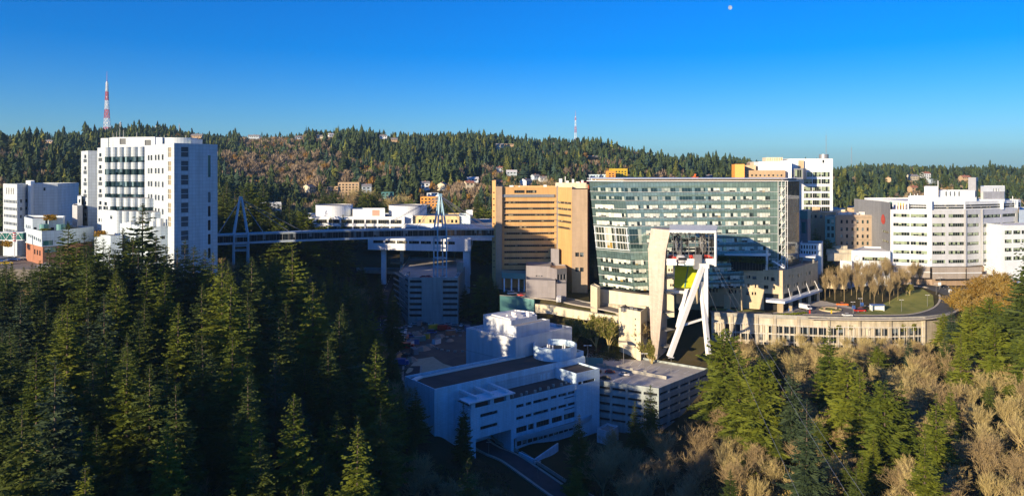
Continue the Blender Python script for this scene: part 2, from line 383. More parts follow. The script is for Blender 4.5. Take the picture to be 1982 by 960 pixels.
def poly_dist(x, y, P):
    """signed distance to a polygon, negative inside"""
    d = np.full(x.shape, 1e9); inside = np.zeros(x.shape, bool); n = len(P)
    for i in range(n):
        x0, y0 = P[i]; x1, y1 = P[(i + 1) % n]; dx, dy = x1 - x0, y1 - y0
        t = np.clip(((x - x0) * dx + (y - y0) * dy) / (dx * dx + dy * dy), 0, 1)
        d = np.minimum(d, np.hypot(x - x0 - t * dx, y - y0 - t * dy))
        if dy != 0: inside ^= ((y0 > y) != (y1 > y)) & (x < dx * (y - y0) / dy + x0)
    return np.where(inside, -d, d)
def line_near(x, y, P):
    """distance to a 3D polyline and its height there"""
    best = np.full(x.shape, 1e9); z = np.zeros(x.shape)
    for (x0, y0, z0), (x1, y1, z1) in zip(P, P[1:]):
        dx, dy = x1 - x0, y1 - y0; t = np.clip(((x - x0) * dx + (y - y0) * dy) / (dx * dx + dy * dy), 0, 1)
        d = np.hypot(x - x0 - t * dx, y - y0 - t * dy); z = np.where(d < best, z0 + t * (z1 - z0), z); best = np.minimum(best, d)
    return best, z
PADS = [(quadp((1003, 240), (1060, 225), (1140, 235), (1225, 290), (1165, 298), (1012, 264)), -104.6, 9),
        (quadp((752, 322), (905, 312), (1130, 312), (1120, 330), (1010, 375), (895, 445), (765, 450)), -88, 14),
        (quadp((960, 415), (1135, 372), (1255, 360), (1300, 372), (1250, 420), (1140, 440), (930, 460)), -69, 6),
        (quadp((1600, 395), (1980, 385), (2100, 420), (2100, 470), (1560, 470)), -64.2, 10)]
ROAD_LOW = [tuple(GZ(1150, 990, -104)), tuple(GZ(1088, 955, -104)), tuple(GZ(1030, 915, -103.4)), tuple(GZ(985, 885, -102.6)), (-9.5, 268, -101.4), (-19, 282, -99), (-31, 296, -95), (-42, 312, -90.5), (-45, 330, -88.3)]
ROAD_HILL = [(-52, 330, -88.2), (-62, 360, -87.2), (-72, 400, -84), (-80, 450, -78), (-84, 520, -71)]
def height(x, y):
    x = np.asarray(x, float); y = np.asarray(y, float)
    px = CX + F * x / np.maximum(y, 100); yy = np.clip(y, 0, 11999)
    pc = np.clip(px, TC[0], TC[-1] - 1e-3)
    i = np.clip(np.searchsorted(TC, pc, side='right') - 1, 0, len(TC) - 2); j = np.clip(np.searchsorted(TR, yy, side='right') - 1, 0, len(TR) - 2)
    tx = (pc - TC[i]) / (TC[i + 1] - TC[i]); ty = (yy - TR[j]) / (TR[j + 1] - TR[j])
    tx = tx * tx * (3 - 2 * tx) * .5 + tx * .5
    z = (TZ[j, i] * (1 - tx) + TZ[j, i + 1] * tx) * (1 - ty) + (TZ[j + 1, i] * (1 - tx) + TZ[j + 1, i + 1] * tx) * ty
    # crest of the hills at 1,500 m
    rz = (HY - np.interp(px, RX, RY)) / F * 1500
    base = (TZ[-5][i] * (1 - tx) + TZ[-5][i + 1] * tx)
    z = z + (rz - base) * np.exp(-((y - 1500) / 260.) ** 2)
    far = sstep(y, 480, 900)
    z = z + far * 12 * fbm(x, y, 75, 4, 3) * (1 - sstep(y, 1350, 1500)) + 1.2 * fbm(x, y, 14, 3, 5) * (1 - far)
    # ridge added out of view behind the viewpoint, shaped to shade the valley
    pr = x * math.sin(SUN_AZ) + y * math.cos(SUN_AZ)
    z = z + (np.maximum(z, -46.) - z) * np.exp(-((pr + 95) / 42.) ** 2) * (1 - sstep(y, 200, 330)) * (pr < 60)
    # the built terrace east of the glass building
    crest = np.interp(px, WALLC[:, 0], WALLC[:, 1])
    on = (px > 1372) & (px < 1885) & (y < 430) & (y > 290)
    up = -69 + 4.8 * sstep(px, 1560, 1700) * sstep(y, 352, 402) - .25
    low = np.minimum(z, -82.5 + 10 * sstep(px, 1760, 1900))
    z = np.where(on & (y < crest + 7), np.minimum(z, low), z)
    z = np.where(on & (y >= crest + 7), up, z)
    for P_, zp, w in PADS:
        d = poly_dist(x, y, P_); k = 1 - sstep(d, 0, w)
        z = np.where(on, z, z * (1 - k) + (zp - .15) * k)
    for ln, hw, w in ((ROAD_LOW, 7, 12), (ROAD_HILL, 5, 9)):
        d, zl = line_near(x, y, ln); k = 1 - sstep(d, hw, hw + w); z = z * (1 - k) + (zl - .3) * k
    return z
def hz(x, y): return float(height(np.array([x]), np.array([y]))[0])

th = np.concatenate([np.radians(np.arange(-180, -44, 3.)), np.radians(np.arange(-44, 44, .25)), np.radians(np.arange(44, 180.1, 3.))])
rr = np.concatenate([[0.5], np.exp(np.arange(math.log(12), math.log(200), .03)), np.exp(np.arange(math.log(200), math.log(480), .0045)), np.exp(np.arange(math.log(480), math.log(1700), .012)), np.exp(np.arange(math.log(1700), math.log(8150), .06))])
TH, RR = np.meshgrid(th, rr); X = RR * np.sin(TH); Y = RR * np.cos(TH)
Z = height(X, Y)
def grid_mesh(name, X, Y, Z, mat):
    nr, nc = X.shape; me = bpy.data.meshes.new(name); me.vertices.add(nr * nc)
    me.vertices.foreach_set('co', np.stack([X, Y, Z], -1).astype(np.float32).ravel())
    a = (np.arange(nr - 1)[:, None] * nc + np.arange(nc - 1)[None, :]).ravel(); q = np.stack([a, a + 1, a + nc + 1, a + nc], -1)
    q = q[:, ::-1]
    me.loops.add(q.size); me.loops.foreach_set('vertex_index', q.astype(np.int32).ravel()); me.polygons.add(len(q))
    me.polygons.foreach_set('loop_start', (np.arange(len(q)) * 4).astype(np.int32)); me.polygons.foreach_set('use_smooth', np.ones(len(q), bool))
    me.materials.append(MT[mat]); me.update(calc_edges=True)
    o = bpy.data.objects.new(name, me); COL.objects.link(o); return o
tag(grid_mesh('ground', X, Y, Z, 'ground'), None, None, kind='structure')

# ---------------------------------------------------------------- vegetation meshes
def soup(name, V, mat, k=4, col=None, smooth=False):
    """V: (n, k, 3) separate faces"""
    V = np.asarray(V, np.float32); n = len(V); me = bpy.data.meshes.new(name); me.vertices.add(n * k)
    me.vertices.foreach_set('co', V.ravel()); me.loops.add(n * k); me.loops.foreach_set('vertex_index', np.arange(n * k, dtype=np.int32))
    me.polygons.add(n); me.polygons.foreach_set('loop_start', (np.arange(n) * k).astype(np.int32))
    if col is not None:
        at = me.color_attributes.new('tone', 'FLOAT_COLOR', 'CORNER')
        c = np.repeat(np.concatenate([col, np.ones((n, 1))], 1)[:, None], k, 1); at.data.foreach_set('color', c.astype(np.float32).ravel())
    me.materials.append(MT[mat]); me.update(calc_edges=True); return me
def unit(v): return v / np.maximum(np.linalg.norm(v, axis=-1, keepdims=True), 1e-9)
def conifer_mesh(seed, H=30., Rb=4.6, bare=.08, ex=.95, lob=.22, dens=1.0, ragged=.2, droop=.22):
    g = np.random.RandomState(seed); nb = int(H * 6.6 * dens); u = np.sort(g.uniform(bare, .985, nb)) ; az = np.arange(nb) * 2.39996 + g.uniform(-.5, .5, nb)
    lobe = 1 + lob * np.sin(az * 2 + g.uniform(0, 6)) * np.sin(u * 14 + g.uniform(0, 6))
    u = bare + (np.round((u - bare) * H / .8) + g.uniform(-.22, .22, nb)) * .8 / H; u = np.clip(u, bare, .99)
    L = Rb * 1.32 * (1 - u) ** ex * g.uniform(1 - ragged * 1.7, 1 + ragged, nb) * lobe + .25; L[g.rand(nb) < .07] *= .45
    L *= .62 + .38 * sstep(u, bare, bare + .16)
    el = -.22 + .75 * u + g.uniform(-.12, .12, nb)
    Q = []
    for b in range(nb):
        d = np.array([math.cos(az[b]), math.sin(az[b]), 0]); sd = np.array([-d[1], d[0], 0]); l = L[b]; n = max(3, int(l * 2.5))
        t = np.linspace(.12, 1, n) + g.uniform(-.03, .03, n)
        def pos(t): return np.stack([d[0] * l * t, d[1] * l * t, u[b] * H + l * t * math.sin(el[b]) - droop * l * t ** 2 + .14 * l * t ** 4], -1)
        P0 = pos(t)
        for s in (-1, 1):
            ang = g.uniform(.6, 1.15, n) * s; tw = d * np.cos(ang)[:, None] + sd * np.sin(ang)[:, None]
            tw[:, 2] = g.uniform(-.45, .12, n); tw = unit(tw)
            ln = (.36 * l * (1 - t) + .5 + g.uniform(0, .35, n)) * min(1, max(.3, l / 1.9)); w = (.17 * ln + .12) * min(1, max(.5, l / 1.5))
            nrm = np.cross(tw, np.tile([0, 0, 1.], (n, 1))); nrm = unit(nrm); wid = unit(nrm + g.uniform(-.6, .6, (n, 3)) * np.array([.3, .3, 1])) * w[:, None]
            tip = P0 + tw * ln[:, None]; mid = P0 + tw * (ln * .5)[:, None]
            Q.append(np.stack([P0, mid + wid, tip, mid - wid], 1))
            up = np.tile([0, 0, 1.], (n, 1)) * (w * .75)[:, None]; Q.append(np.stack([P0, mid + up * .6, tip, mid - up], 1))
        e = pos(np.array([.0, 1.]))
    n = 26; z = H * g.uniform(.90, 1.0, n); a = g.uniform(0, 6.28, n); l = (H * 1.005 - z) * .22 + .12
    P0 = np.stack([0 * z, 0 * z, z], -1); tip = P0 + np.stack([np.cos(a) * l, np.sin(a) * l, l * .9], -1); sd = np.stack([-np.sin(a), np.cos(a), 0 * a], -1) * .1
    Q.append(np.stack([P0, (P0 + tip) / 2 + sd, tip, (P0 + tip) / 2 - sd], 1))
    return np.concatenate(Q)
def trunk_mesh(H, r, n=7, name='trunk', mat='bark', top=.04):
    m = M(); g = random.Random(int(H * 10)); p = (0, 0, -1.5); k = 5
    for i in range(k):
        q = (g.uniform(-.1, .1), g.uniform(-.1, .1), H * (i + 1) / k)
        m.tube(p, q, r * (1 - i / k) + top, r * (1 - (i + 1) / k) + top, n, False); p = q
    return m
def bare_mesh(seed, H=16., spread=.55, vase=1., fine=1.0, nlimb=7, leaf=0, stem=(.16, .26), thick=1.7):
    """winter tree: limbs, branches and a haze of fine twigs; returns limbs (as M), twig faces, leaf faces"""
    g = np.random.RandomState(seed); m = M(); T = []; LF = []
    def grow(p, d, l, r, lv):
        n = 2 if lv > 2 else 3; q = p
        for i in range(n):
            d = unit(d + g.uniform(-.16, .16, 3) + np.array([0, 0, .07 * vase])); q2 = q + d * l / n; r2 = r * .8
            if lv < 3: m.tube(q, q2, r * thick, r2 * thick, 5 if lv < 2 else 3, False)
            else:
                s = unit(np.cross(d, g.uniform(-1, 1, 3))) * max(r * 1.5, .035); T.append([q - s, q + s, q2 + s * .7, q2 - s * .7])
            if lv >= 1:
                for _ in range(2 if lv < 3 else int(round(2.4 * fine))):
                    if lv < 4: kid = g.rand() < .8
                    else: kid = False
                    e = unit(d + g.uniform(-.75, .75, 3) * (spread * 1.35) + np.array([0, 0, .3]))
                    if kid: grow(q2, e, l * g.uniform(.5, .7), r2 * .62, lv + 1)
                    else:
                        tl = l * g.uniform(.7, 1.35); s = unit(np.cross(e, g.uniform(-1, 1, 3))) * .036; b = q2; e2 = unit(e + g.uniform(-.3, .3, 3))
                        T.append([b - s, b + s, b + e * tl * .5 + s, b + e * tl * .5 - s]); c = b + e * tl * .5; T.append([c - s, c + s, c + e2 * tl * .5 + s * .5, c + e2 * tl * .5 - s * .5])
                        if leaf:
                            for _ in range(leaf):
                                o_ = b + e * tl * g.rand() + g.uniform(-.25, .25, 3); a1 = unit(g.uniform(-1, 1, 3)) * g.uniform(.12, .26); a2 = unit(np.cross(a1, g.uniform(-1, 1, 3))) * g.uniform(.1, .2)
                                LF.append([o_ - a1, o_ + a2, o_ + a1, o_ - a2])
            q = q2; r = r2
    hb = H * g.uniform(*stem); rt = H * .014 + .04
    m.tube((0, 0, -1.5), (0, 0, hb), rt * 1.25 * min(1, thick), rt * min(1, thick), 7, False)
    for i in range(nlimb):
        a = i * 2.4 + g.uniform(-.4, .4); e = g.uniform(.25, .95) * spread if i else .05
        zz = hb * g.uniform(.75, 1.35); grow(np.array([0, 0, min(zz, hb)]), unit(np.array([math.cos(a) * e, math.sin(a) * e, 1.])), H * g.uniform(.34, .46), rt * g.uniform(.45, .7), 1)
    top = max(max(t_[2][2] for t_ in T), 1); k = H / top
    return m, np.array(T), np.array(LF) if LF else None, k
PV = {}
def proto_conifer(seed, mat, H, Rb, **kw):
    o = bpy.data.objects.new('conifer', None); COL.objects.link(o)
    V_ = conifer_mesh(seed, H, Rb, **kw); PV[o.name] = (V_, mat); me = soup('crown', V_, mat); c = bpy.data.objects.new('crown', me); COL.objects.link(c); c.parent = o
    t = trunk_mesh(H * .97, H * .011).obj('trunk', 'bark', o); return o, H
def proto_bare(seed, H, twig='twigs', name='bare_tree', leafmat=None, **kw):
    o = bpy.data.objects.new(name, None); COL.objects.link(o)
    m, T, LF, k = bare_mesh(seed, H, **kw); m.v = [tuple(np.array(v) * (k, k, k)) for v in m.v]
    m.obj('trunk', twig, o); me = soup('crown', T * k, twig); c = bpy.data.objects.new('crown', me); COL.objects.link(c); c.parent = o
    if LF is not None: me = soup('leaves', LF * k, leafmat); c = bpy.data.objects.new('leaves', me); COL.objects.link(c); c.parent = o
    return o, H
USED = set()
def plant_tree(proto, x, y, H, label, cat, group, z=None, rz=None, name=None, wide=1.):
    p, H0 = proto; src = p
    if p.name in USED:
        o = copy_tree(p)
    else: o = p; USED.add(p.name)
    o.location = (x, y, hz(x, y) if z is None else z); s = H / H0; w = s * wide; o.scale = (w, w, s)
    o.rotation_euler = (0, 0, random.uniform(0, 6.28) if rz is None else rz)
    o['label'] = label; o['category'] = cat; o['group'] = group
    return o
random.seed(7)
def A2(*p): return [np.array(q, float) for q in p]
# ================================================================ white hospital tower (left)
B = thing('hospital_tower', 'tall white panelled hospital tower with rounded window bays rising behind the left forest', 'hospital', (*C(337, 270), -50))
Cc, Rr, Lf = C(337, 270), C(421, 286), C(280, 302)
BK = (Rr[0] + Lf[0] - Cc[0], Rr[1] + Lf[1] - Cc[1])
def f_right(a, b):
    w = []; s0, s1 = spx(a, b, 350.5), spx(a, b, 364.8)
    for k in range(8):
        zt = ZY(284.6 + 27.1 * k, 272); w.append((s0, s1, zt - 1.75, zt, 'louvre_dark')); w.append((s0, s1, zt - 3.7, zt - 1.95, 'louvre_dark'))
    s0, s1 = spx(a, b, 402.5), spx(a, b, 408)
    w.append((s0, s1, ZY(343, 283), ZY(301, 283), 'teal_glass'))
    for k in range(5): w.append((s0, s1, ZY(372 + 27 * k + 20, 283), ZY(372 + 27 * k, 283), 'gl_dark'))
    return w
def f_left(a, b):
    w = []
    for k in range(5):
        zt = ZY(299.5, 284) - 5.25 * k
        for c in (288, 293.3, 301.5, 307.3, 315): w.append((spx(a, b, c - 2), spx(a, b, c + 1.6), zt - 2.1, zt, 'gl_dark'))
    for k in range(6):
        zt = ZY(286, 275) - 5.2 * k; s0, s1 = spx(a, b, 325), spx(a, b, 331.5)
        w.append((s0, s1, zt - 1.7, zt, 'louvre')); w.append((s0, s1, zt - 3.6, zt - 1.9, 'louvre'))
    return w
block(B, [Lf, Cc, Rr, BK], -56, 10.1, 'white_panel', 'roof_grey', {0: f_left, 1: f_right})
# the part with rounded bays
bl, br = C(204, 312), C(283, 303)
bays_top = 9.8
def lobes(a, b, n, bulge, inset_=0.):
    a = np.array(a); b = np.array(b); d = b - a; L = np.linalg.norm(d); d /= L; nn = np.array([d[1], -d[0]]); out = []
    for i in range(n):
        for k in range(8):
            t = k / 7; s = (i + .10 + .78 * t) / n; o = bulge * math.sin(math.pi * min(1, t * 1.0)) ** .6 - inset_
            out.append(tuple(a + d * L * s + nn * o))
        out.append(tuple(a + d * L * (i + .97) / n - nn * (1.3 + inset_)))
    return out
def strip(pts, z0, z1, mat, name, uvh=False):
    m = M(); u = 0
    for a, b in zip(pts, pts[1:]):
        L = math.dist(a, b); m.quad((*a, z0), (*b, z0), (*b, z1), (*a, z1), u, u + L, 0 if uvh else z0, 1 if uvh else z1); u += L
    return m.obj(name, mat, B)
def bayset(a, b, n, top, bot, bands, bulge=1.0):
    z = top; pts = lobes(a, b, n, bulge); ins = lobes(a, b, n, bulge, .3)
    for zt, zb in bands:
        if z > zt: strip(pts, zt, z, 'white_panel', 'bay_wall')
        strip(ins, zb, zt, 'gl_tower', 'window_band', True); z = zb
    strip(pts, bot, z, 'white_panel', 'bay_wall')
    m = M(); q = [tuple(p) for p in pts] + [(b[0] + 4, b[1] + 10), (a[0] + 4, a[1] + 10)]; m.face([(*p, top) for p in q]); m.obj('roof', 'roof_grey', B)
bb = [(ZY(303.5, 306) - 5.2 * k, ZY(314.5, 306) - 5.2 * k) for k in range(5)]
bayset(bl, br, 6, bays_top, -50, bb, 1.9)
p0, p1 = C(188.5, 316), C(204, 312)
def f_strip(a, b):
    w = []; s0, s1 = spx(a, b, 192), spx(a, b, 196.5)
    for k in range(5):
        zt = ZY(296.5, 313) - 5.15 * k; w.append((s0, s1, zt - 1.6, zt)); w.append((spx(a, b, 190.5), spx(a, b, 198), zt - 3.6, zt - 2.1, 'louvre_dark'))
    for r in (400, 423): w += [(spx(a, b, x), spx(a, b, x + 3), ZY(r + 7, 313), ZY(r, 313)) for x in (190.5, 196, 200)]
    return w
block(B, [p0, p1, (p1[0] + 8, p1[1] + 14), (p0[0] + 8, p0[1] + 14)], -56, 9.7, 'white_panel', faces={0: f_strip})
# west block
q0, q1, q2 = C(157, 330), C(170, 320), C(189, 322)
def f_w(a, b):
    w = []
    for k in range(6):
        zt = ZY(300, 324) - 5.15 * k; w.append((spx(a, b, 163), spx(a, b, 167), zt - 1.5, zt)); w.append((spx(a, b, 161.5), spx(a, b, 168), zt - 3.4, zt - 1.9, 'louvre_dark'))
    return w
block(B, [q0, q1, q2, (q2[0] + 3, q2[1] + 18), (q0[0] + 6, q0[1] + 16)], -56, 8.6, 'white_panel', faces={0: f_w})
block(B, [C(140, 318), C(149.5, 312), C(160, 316), C(156, 330), C(142, 330)], -50, ZY(397.5, 315), 'grey_panel', faces={})
block(B, [C(150, 324), C(157.5, 322), C(158, 334), C(150, 334)], -50, ZY(380, 322), 'white_panel', faces={0: lambda a, b: [(spx(a, b, 152.4), spx(a, b, 155.5), ZY(393, 322), ZY(386, 322))]})
# penthouse and tank
pa, pb = C(195, 320), C(209, 318)
block(B, [pa, pb, (pb[0] + 4, pb[1] + 8), (pa[0] + 4, pa[1] + 8)], 9.0, ZY(268, 320), 'white_panel')
pa, pb = C(207.5, 322), C(300, 308)
def f_pent(a, b): return [(spx(a, b, 231.5), spx(a, b, 243.5), ZY(281, 318), ZY(270, 318), 'louvre_dark'), (spx(a, b, 280), spx(a, b, 292.5), ZY(282, 310), ZY(271.5, 310), 'louvre_dark')]
block(B, [C(217.5, 312), pb, (pb[0] + 5, pb[1] + 14), (pa[0] + 6, pa[1] + 12), pa], 9.0, ZY(266, 312), 'white_panel', faces={0: f_pent})
block(B, [C(302, 292), C(314, 291), C(315, 296), C(303, 297)], 9.2, ZY(266.5, 292), 'white')
m = M(); cx_, cy_ = C(350, 296); m.cyl(cx_, cy_, 9.0, ZY(266.5, 290), 6.2, 32); m.obj('rooftop_drum', 'white_panel', B)
block(B, [C(370, 286), C(392, 289), C(392, 296), C(371, 295)], 9.2, ZY(270, 289), 'blue_panel')
m = M()
for x, h in ((226, 255), (232, 248), (239, 252), (265, 256), (318, 262), (360, 262), (219, 258)): q = C(x, 312); m.tube((*q, 9), (*q, ZY(h, 312)), .16, .08, 5)
m.obj('antenna', 'steel_grey', B)
# stepped lower bays
za = ZY(383.5, 296); zb = ZY(409, 288)
bayset(C(214, 300), C(297, 291), 6, za, zb - 6, [(ZY(400.5, 294), ZY(408.5, 294))], 1.8)
def f_s(a, b): return [(spx(a, b, 202), spx(a, b, 207), ZY(398, 302), ZY(391.5, 302)), (spx(a, b, 200), spx(a, b, 209), ZY(406.5, 302), ZY(400, 302))]
a_, b_ = C(197, 306), C(214, 300); block(B, [a_, b_, (b_[0] + 4, b_[1] + 8), (a_[0] + 4, a_[1] + 8)], -52, za, 'white_panel', faces={0: f_s})
bayset(C(225, 292), C(308, 283), 6, zb, -46, [], 1.7)
a_, b_ = C(205, 298), C(225, 292); block(B, [a_, b_, (b_[0] + 4, b_[1] + 8), (a_[0] + 4, a_[1] + 8)], -52, zb, 'white_panel', faces={0: lambda a, b: [(spx(a, b, 213), spx(a, b, 217.5), ZY(424, 295), ZY(417.5, 295))]})
def arc(cx, cy, r, a0, a1, n): return [(cx + r * math.cos(R(a0 + (a1 - a0) * k / n)), cy + r * math.sin(R(a0 + (a1 - a0) * k / n))) for k in range(n + 1)]
c_ = C(307, 281)
pl = [C(226, 292)] + [C(262, 281)] + arc(c_[0], c_[1], 7.5, -110, 20, 10) + [C(330, 292), C(240, 300)]
lowfaces = {i: (lambda a, b: [(.2, math.dist(a, b) - .2, ZY(462.5, 276), ZY(456, 276))]) for i in (1, 4, 6)}
block(B, pl, -56, ZY(437.5, 276), 'blue_panel', 'roof_grey', lowfaces)
m = M()
for x, Yd, y0, y1 in ((246, 284, 431, 440), (253, 284, 430, 440), (310, 276, 423, 436), (296, 277, 428, 437), (280, 280, 428, 437)):
    q = C(x, Yd); m.cyl(q[0], q[1], ZY(y1 + 2, Yd), ZY(y0, Yd), 1.2, 12)
m.obj('rooftop_vent', 'white', B)
# low white annex between tower and brick wing, with planted roof
B = thing('terrace_wing', 'low white wing with a planted roof terrace at the foot of the left tower', 'building', (*C(205, 285), -45))
block(B, [C(183, 292), C(198, 284), C(206, 284), C(214, 280), C(236, 282), C(240, 292), C(190, 300)], -52, ZY(454, 286), 'blue_panel', 'roof_grey')
for x in (184, 190, 197, 203):
    pass
# ================================================================ white clinic block far left
B = thing('clinic_block', 'white cube-like hospital block with five rows of small windows at the far left', 'building', (*C(34, 330), -40))
a, b, c, d = C(6, 340), C(33, 328), C(55, 337), C(112, 343)
def f_c(p, q):
    w = []
    for r, h in ((387.5, 5.5), (401.5, 5.5), (415.5, 5.5), (430, 5.5), (444, 5)):
        for x in np.arange(8.2, 31.5, 2.75): w.append((spx(p, q, x), spx(p, q, x + 2.0), ZY(r + h, 334), ZY(r, 334)))
    for x in (12, 16.4, 20.8, 25): w.append((spx(p, q, x), spx(p, q, x + 1.7), ZY(376, 334), ZY(364, 334), 'louvre'))
    return w
def f_c2(p, q): return [(spx(p, q, x), spx(p, q, x + 4), ZY(r + 6, 333), ZY(r, 333)) for r in (386, 401, 416) for x in (39, 49.5)]
def f_c3(p, q): return [(spx(p, q, 84), spx(p, q, 88), ZY(369.5, 340), ZY(363.5, 340))] + [(spx(p, q, 60.6), spx(p, q, 63.4), ZY(r + 12, 338), ZY(r, 338)) for r in (387, 402, 417)]
block(B, [a, b, c, C(60, 338), d, (d[0] - 5, d[1] + 25), (a[0] + 2, a[1] + 25)], -48, ZY(356.5, 330), 'white_panel', 'roof_grey', {0: f_c, 1: f_c2, 3: f_c3})
block(B, [C(54.2, 334), C(59, 334), C(67, 340), C(67, 352), C(50, 352)], -47, ZY(350.5, 335), 'white')
block(B, [C(110, 352), C(129, 354), C(131, 366), C(110, 366)], -48, ZY(376, 353), 'blue_panel')
# brick-based wing
B = thing('brick_based_wing', 'pale wing on a red brick base with a roof garden, at the far left', 'building', (*C(81, 285), -38))
z1, z2, z3, z4 = ZY(447.5, 285), ZY(469.5, 285), ZY(466, 285), ZY(494, 285)
a, b, c = C(48, 303), C(81, 285), C(122, 291)
back = [(c[0] + 2, c[1] + 18), (a[0] + 4, a[1] + 16)]
def f_b(p, q): return [(spx(p, q, x), spx(p, q, x + 2.2), ZY(470.5 - (81 - x) * .22, 285), ZY(464.5 - (81 - x) * .22, 285)) for x in np.arange(55, 79, 3.6)]
block(B, [a, b, c] + back, ZY(478, 285), z1, 'blue_panel', 'roof_dark', {0: f_b, 1: lambda p, q: [(.4, spx(p, q, 103), ZY(476, 285), ZY(466.5, 285), 'teal_glass')]})
i_ = inset([a, b, c] + back, .4)
def f_bb(p, q): return [(spx(p, q, x), spx(p, q, x + 2.6), ZY(497, 285), ZY(487, 285)) for x in (66, 71, 76)]
block(B, i_, -46, ZY(478, 285) - .02, 'brick', 'roof_dark', {0: f_bb, 1: lambda p, q: [(.6, spx(p, q, 110), ZY(490, 285), ZY(479.5, 285), 'teal_glass')]}, wname='brick_wall')
a2, b2, c2 = C(47, 310), C(63, 298), C(91, 304)
block(B, [a2, b2, C(87, 300), c2, C(94, 298), C(122, 302), C(126, 318), C(50, 322)], z1 - 1, ZY(423, 300), 'blue_panel', 'roof_grey',
      {0: lambda p, q: [(spx(p, q, x), spx(p, q, x + 2), ZY(443, 302), ZY(437, 302)) for x in (50, 53.5, 57)], 1: lambda p, q: [(spx(p, q, 65), spx(p, q, 71), ZY(446, 300), ZY(439.5, 300))],
       4: lambda p, q: [(spx(p, q, 98), spx(p, q, 105), ZY(446, 300), ZY(440, 300))]}, wname='upper_wall')
for x in (85, 118):
    m = M(); q = C(x, 296); m.cyl(q[0], q[1], z1 - .8, ZY(434, 296), 1.6, 12); m.obj('stair_turret', 'teal', B)
B = thing('teal_footbridge', 'enclosed teal glass footbridge at the left edge beside the brick-based wing', 'footbridge', (*C(10, 300), -30))
m = M(); p, q = np.array(PT(-30, 457, 300)), np.array(PT(48, 457, 302)); m.beam(p, q, 3.2, 2.6); m.obj('glazed_walkway', 'teal_glass', B)
m = M(); m.beam(p + (0, 0, 1.5), q + (0, 0, 1.5), 3.5, .25); m.beam(p - (0, 0, 1.5), q - (0, 0, 1.5), 3.5, .3); m.obj('deck', 'white', B)
m = M()
for k in range(10):
    u, v = p + (q - p) * k / 10, p + (q - p) * (k + 1) / 10; s = 1.3 if k % 2 else -1.3; m.beam(u + (0, -1.66, s), v + (0, -1.66, -s), .14)
m.obj('truss', 'steel_white', B)
B = thing('striped_pole', 'red and white striped pole beside the teal footbridge', 'pole', PT(28, 495, 290))
q = C(28, 290); zt = ZY(450, 290); zb_ = ZY(497, 290); n = 9
m = M(); m2 = M()
m2.tube((*q, zb_), (*q, ZY(469, 290)), .2, .2, 8)
for k in range(8):
    z0_ = ZY(469, 290) + (zt - ZY(469, 290)) * k / 8; z1_ = ZY(469, 290) + (zt - ZY(469, 290)) * (k + 1) / 8
    (m if k % 2 else m2).cyl(q[0], q[1], z0_, z1_, .55, 10)
m.obj('red_band', 'red', B); m2.obj('white_band', 'white', B)

# ================================================================ suspended footbridge
BR0, BR1 = np.array([*C(419, 376), ZY(453.5, 376)]), np.array([*C(958, 440), ZY(441.5, 440)])
def brp(t, dz=0., off=0.):
    d = BR1 - BR0; n_ = np.array([d[1], -d[0], 0]) / math.hypot(d[0], d[1]); return BR0 + d * t + np.array([0, 0, dz + 1.0 * math.sin(math.pi * t) - .0]) + n_ * off
B = thing('suspension_footbridge', 'long glazed cable-stayed footbridge running from the left tower to the yellow building', 'footbridge', tuple(BR0))
roof, floor_, gl, ml = M(), M(), M(), M(); N = 24; u = 0
HB = 5.4
for k in range(N):
    t0, t1 = k / N, (k + 1) / N; L = np.linalg.norm(brp(t1) - brp(t0))
    for s, mm in ((2.3, gl), (-2.3, gl)):
        a, b = brp(t0, -HB + 1.1, s), brp(t1, -HB + 1.1, s); c, d = brp(t1, -1.0, s), brp(t0, -1.0, s)
        if s < 0: a, b, c, d = b, a, d, c
        mm.quad(a, b, c, d, u, u + L, 0., 1.)
    for z0_, z1_, w in ((-1.0, -.3, 2.45), (-.3, 0., 2.8)):
        P_ = [brp(t0, z0_, w), brp(t1, z0_, w), brp(t1, z0_, -w), brp(t0, z0_, -w), brp(t0, z1_, w), brp(t1, z1_, w), brp(t1, z1_, -w), brp(t0, z1_, -w)]
        for f in ((0, 1, 5, 4), (2, 3, 7, 6), (4, 5, 6, 7), (3, 2, 1, 0)): roof.face([P_[i] for i in f])
    for z0_, z1_, w in ((-HB, -HB + 1.1, 2.7),):
        P_ = [brp(t0, z0_, w), brp(t1, z0_, w), brp(t1, z0_, -w), brp(t0, z0_, -w), brp(t0, z1_, w), brp(t1, z1_, w), brp(t1, z1_, -w), brp(t0, z1_, -w)]
        for f in ((0, 1, 5, 4), (2, 3, 7, 6), (4, 5, 6, 7), (3, 2, 1, 0)): floor_.face([P_[i] for i in f])
    for j in range(2):
        tt = t0 + (t1 - t0) * j / 2; ml.beam(brp(tt, -HB + 1.1, 2.38), brp(tt, -1.0, 2.38), .12)
    u += L
roof.obj('roof', 'blue_panel', B); floor_.obj('deck', 'blue_panel', B); gl.obj('glazing', 'gl_dark', B); ml.obj('mullions', 'steel_grey', B)
def tB(px):   # parameter along the bridge seen at column px
    k = (px - CX) / F; d = BR1 - BR0; return (k * BR0[1] - BR0[0]) / (d[0] - k * d[1])
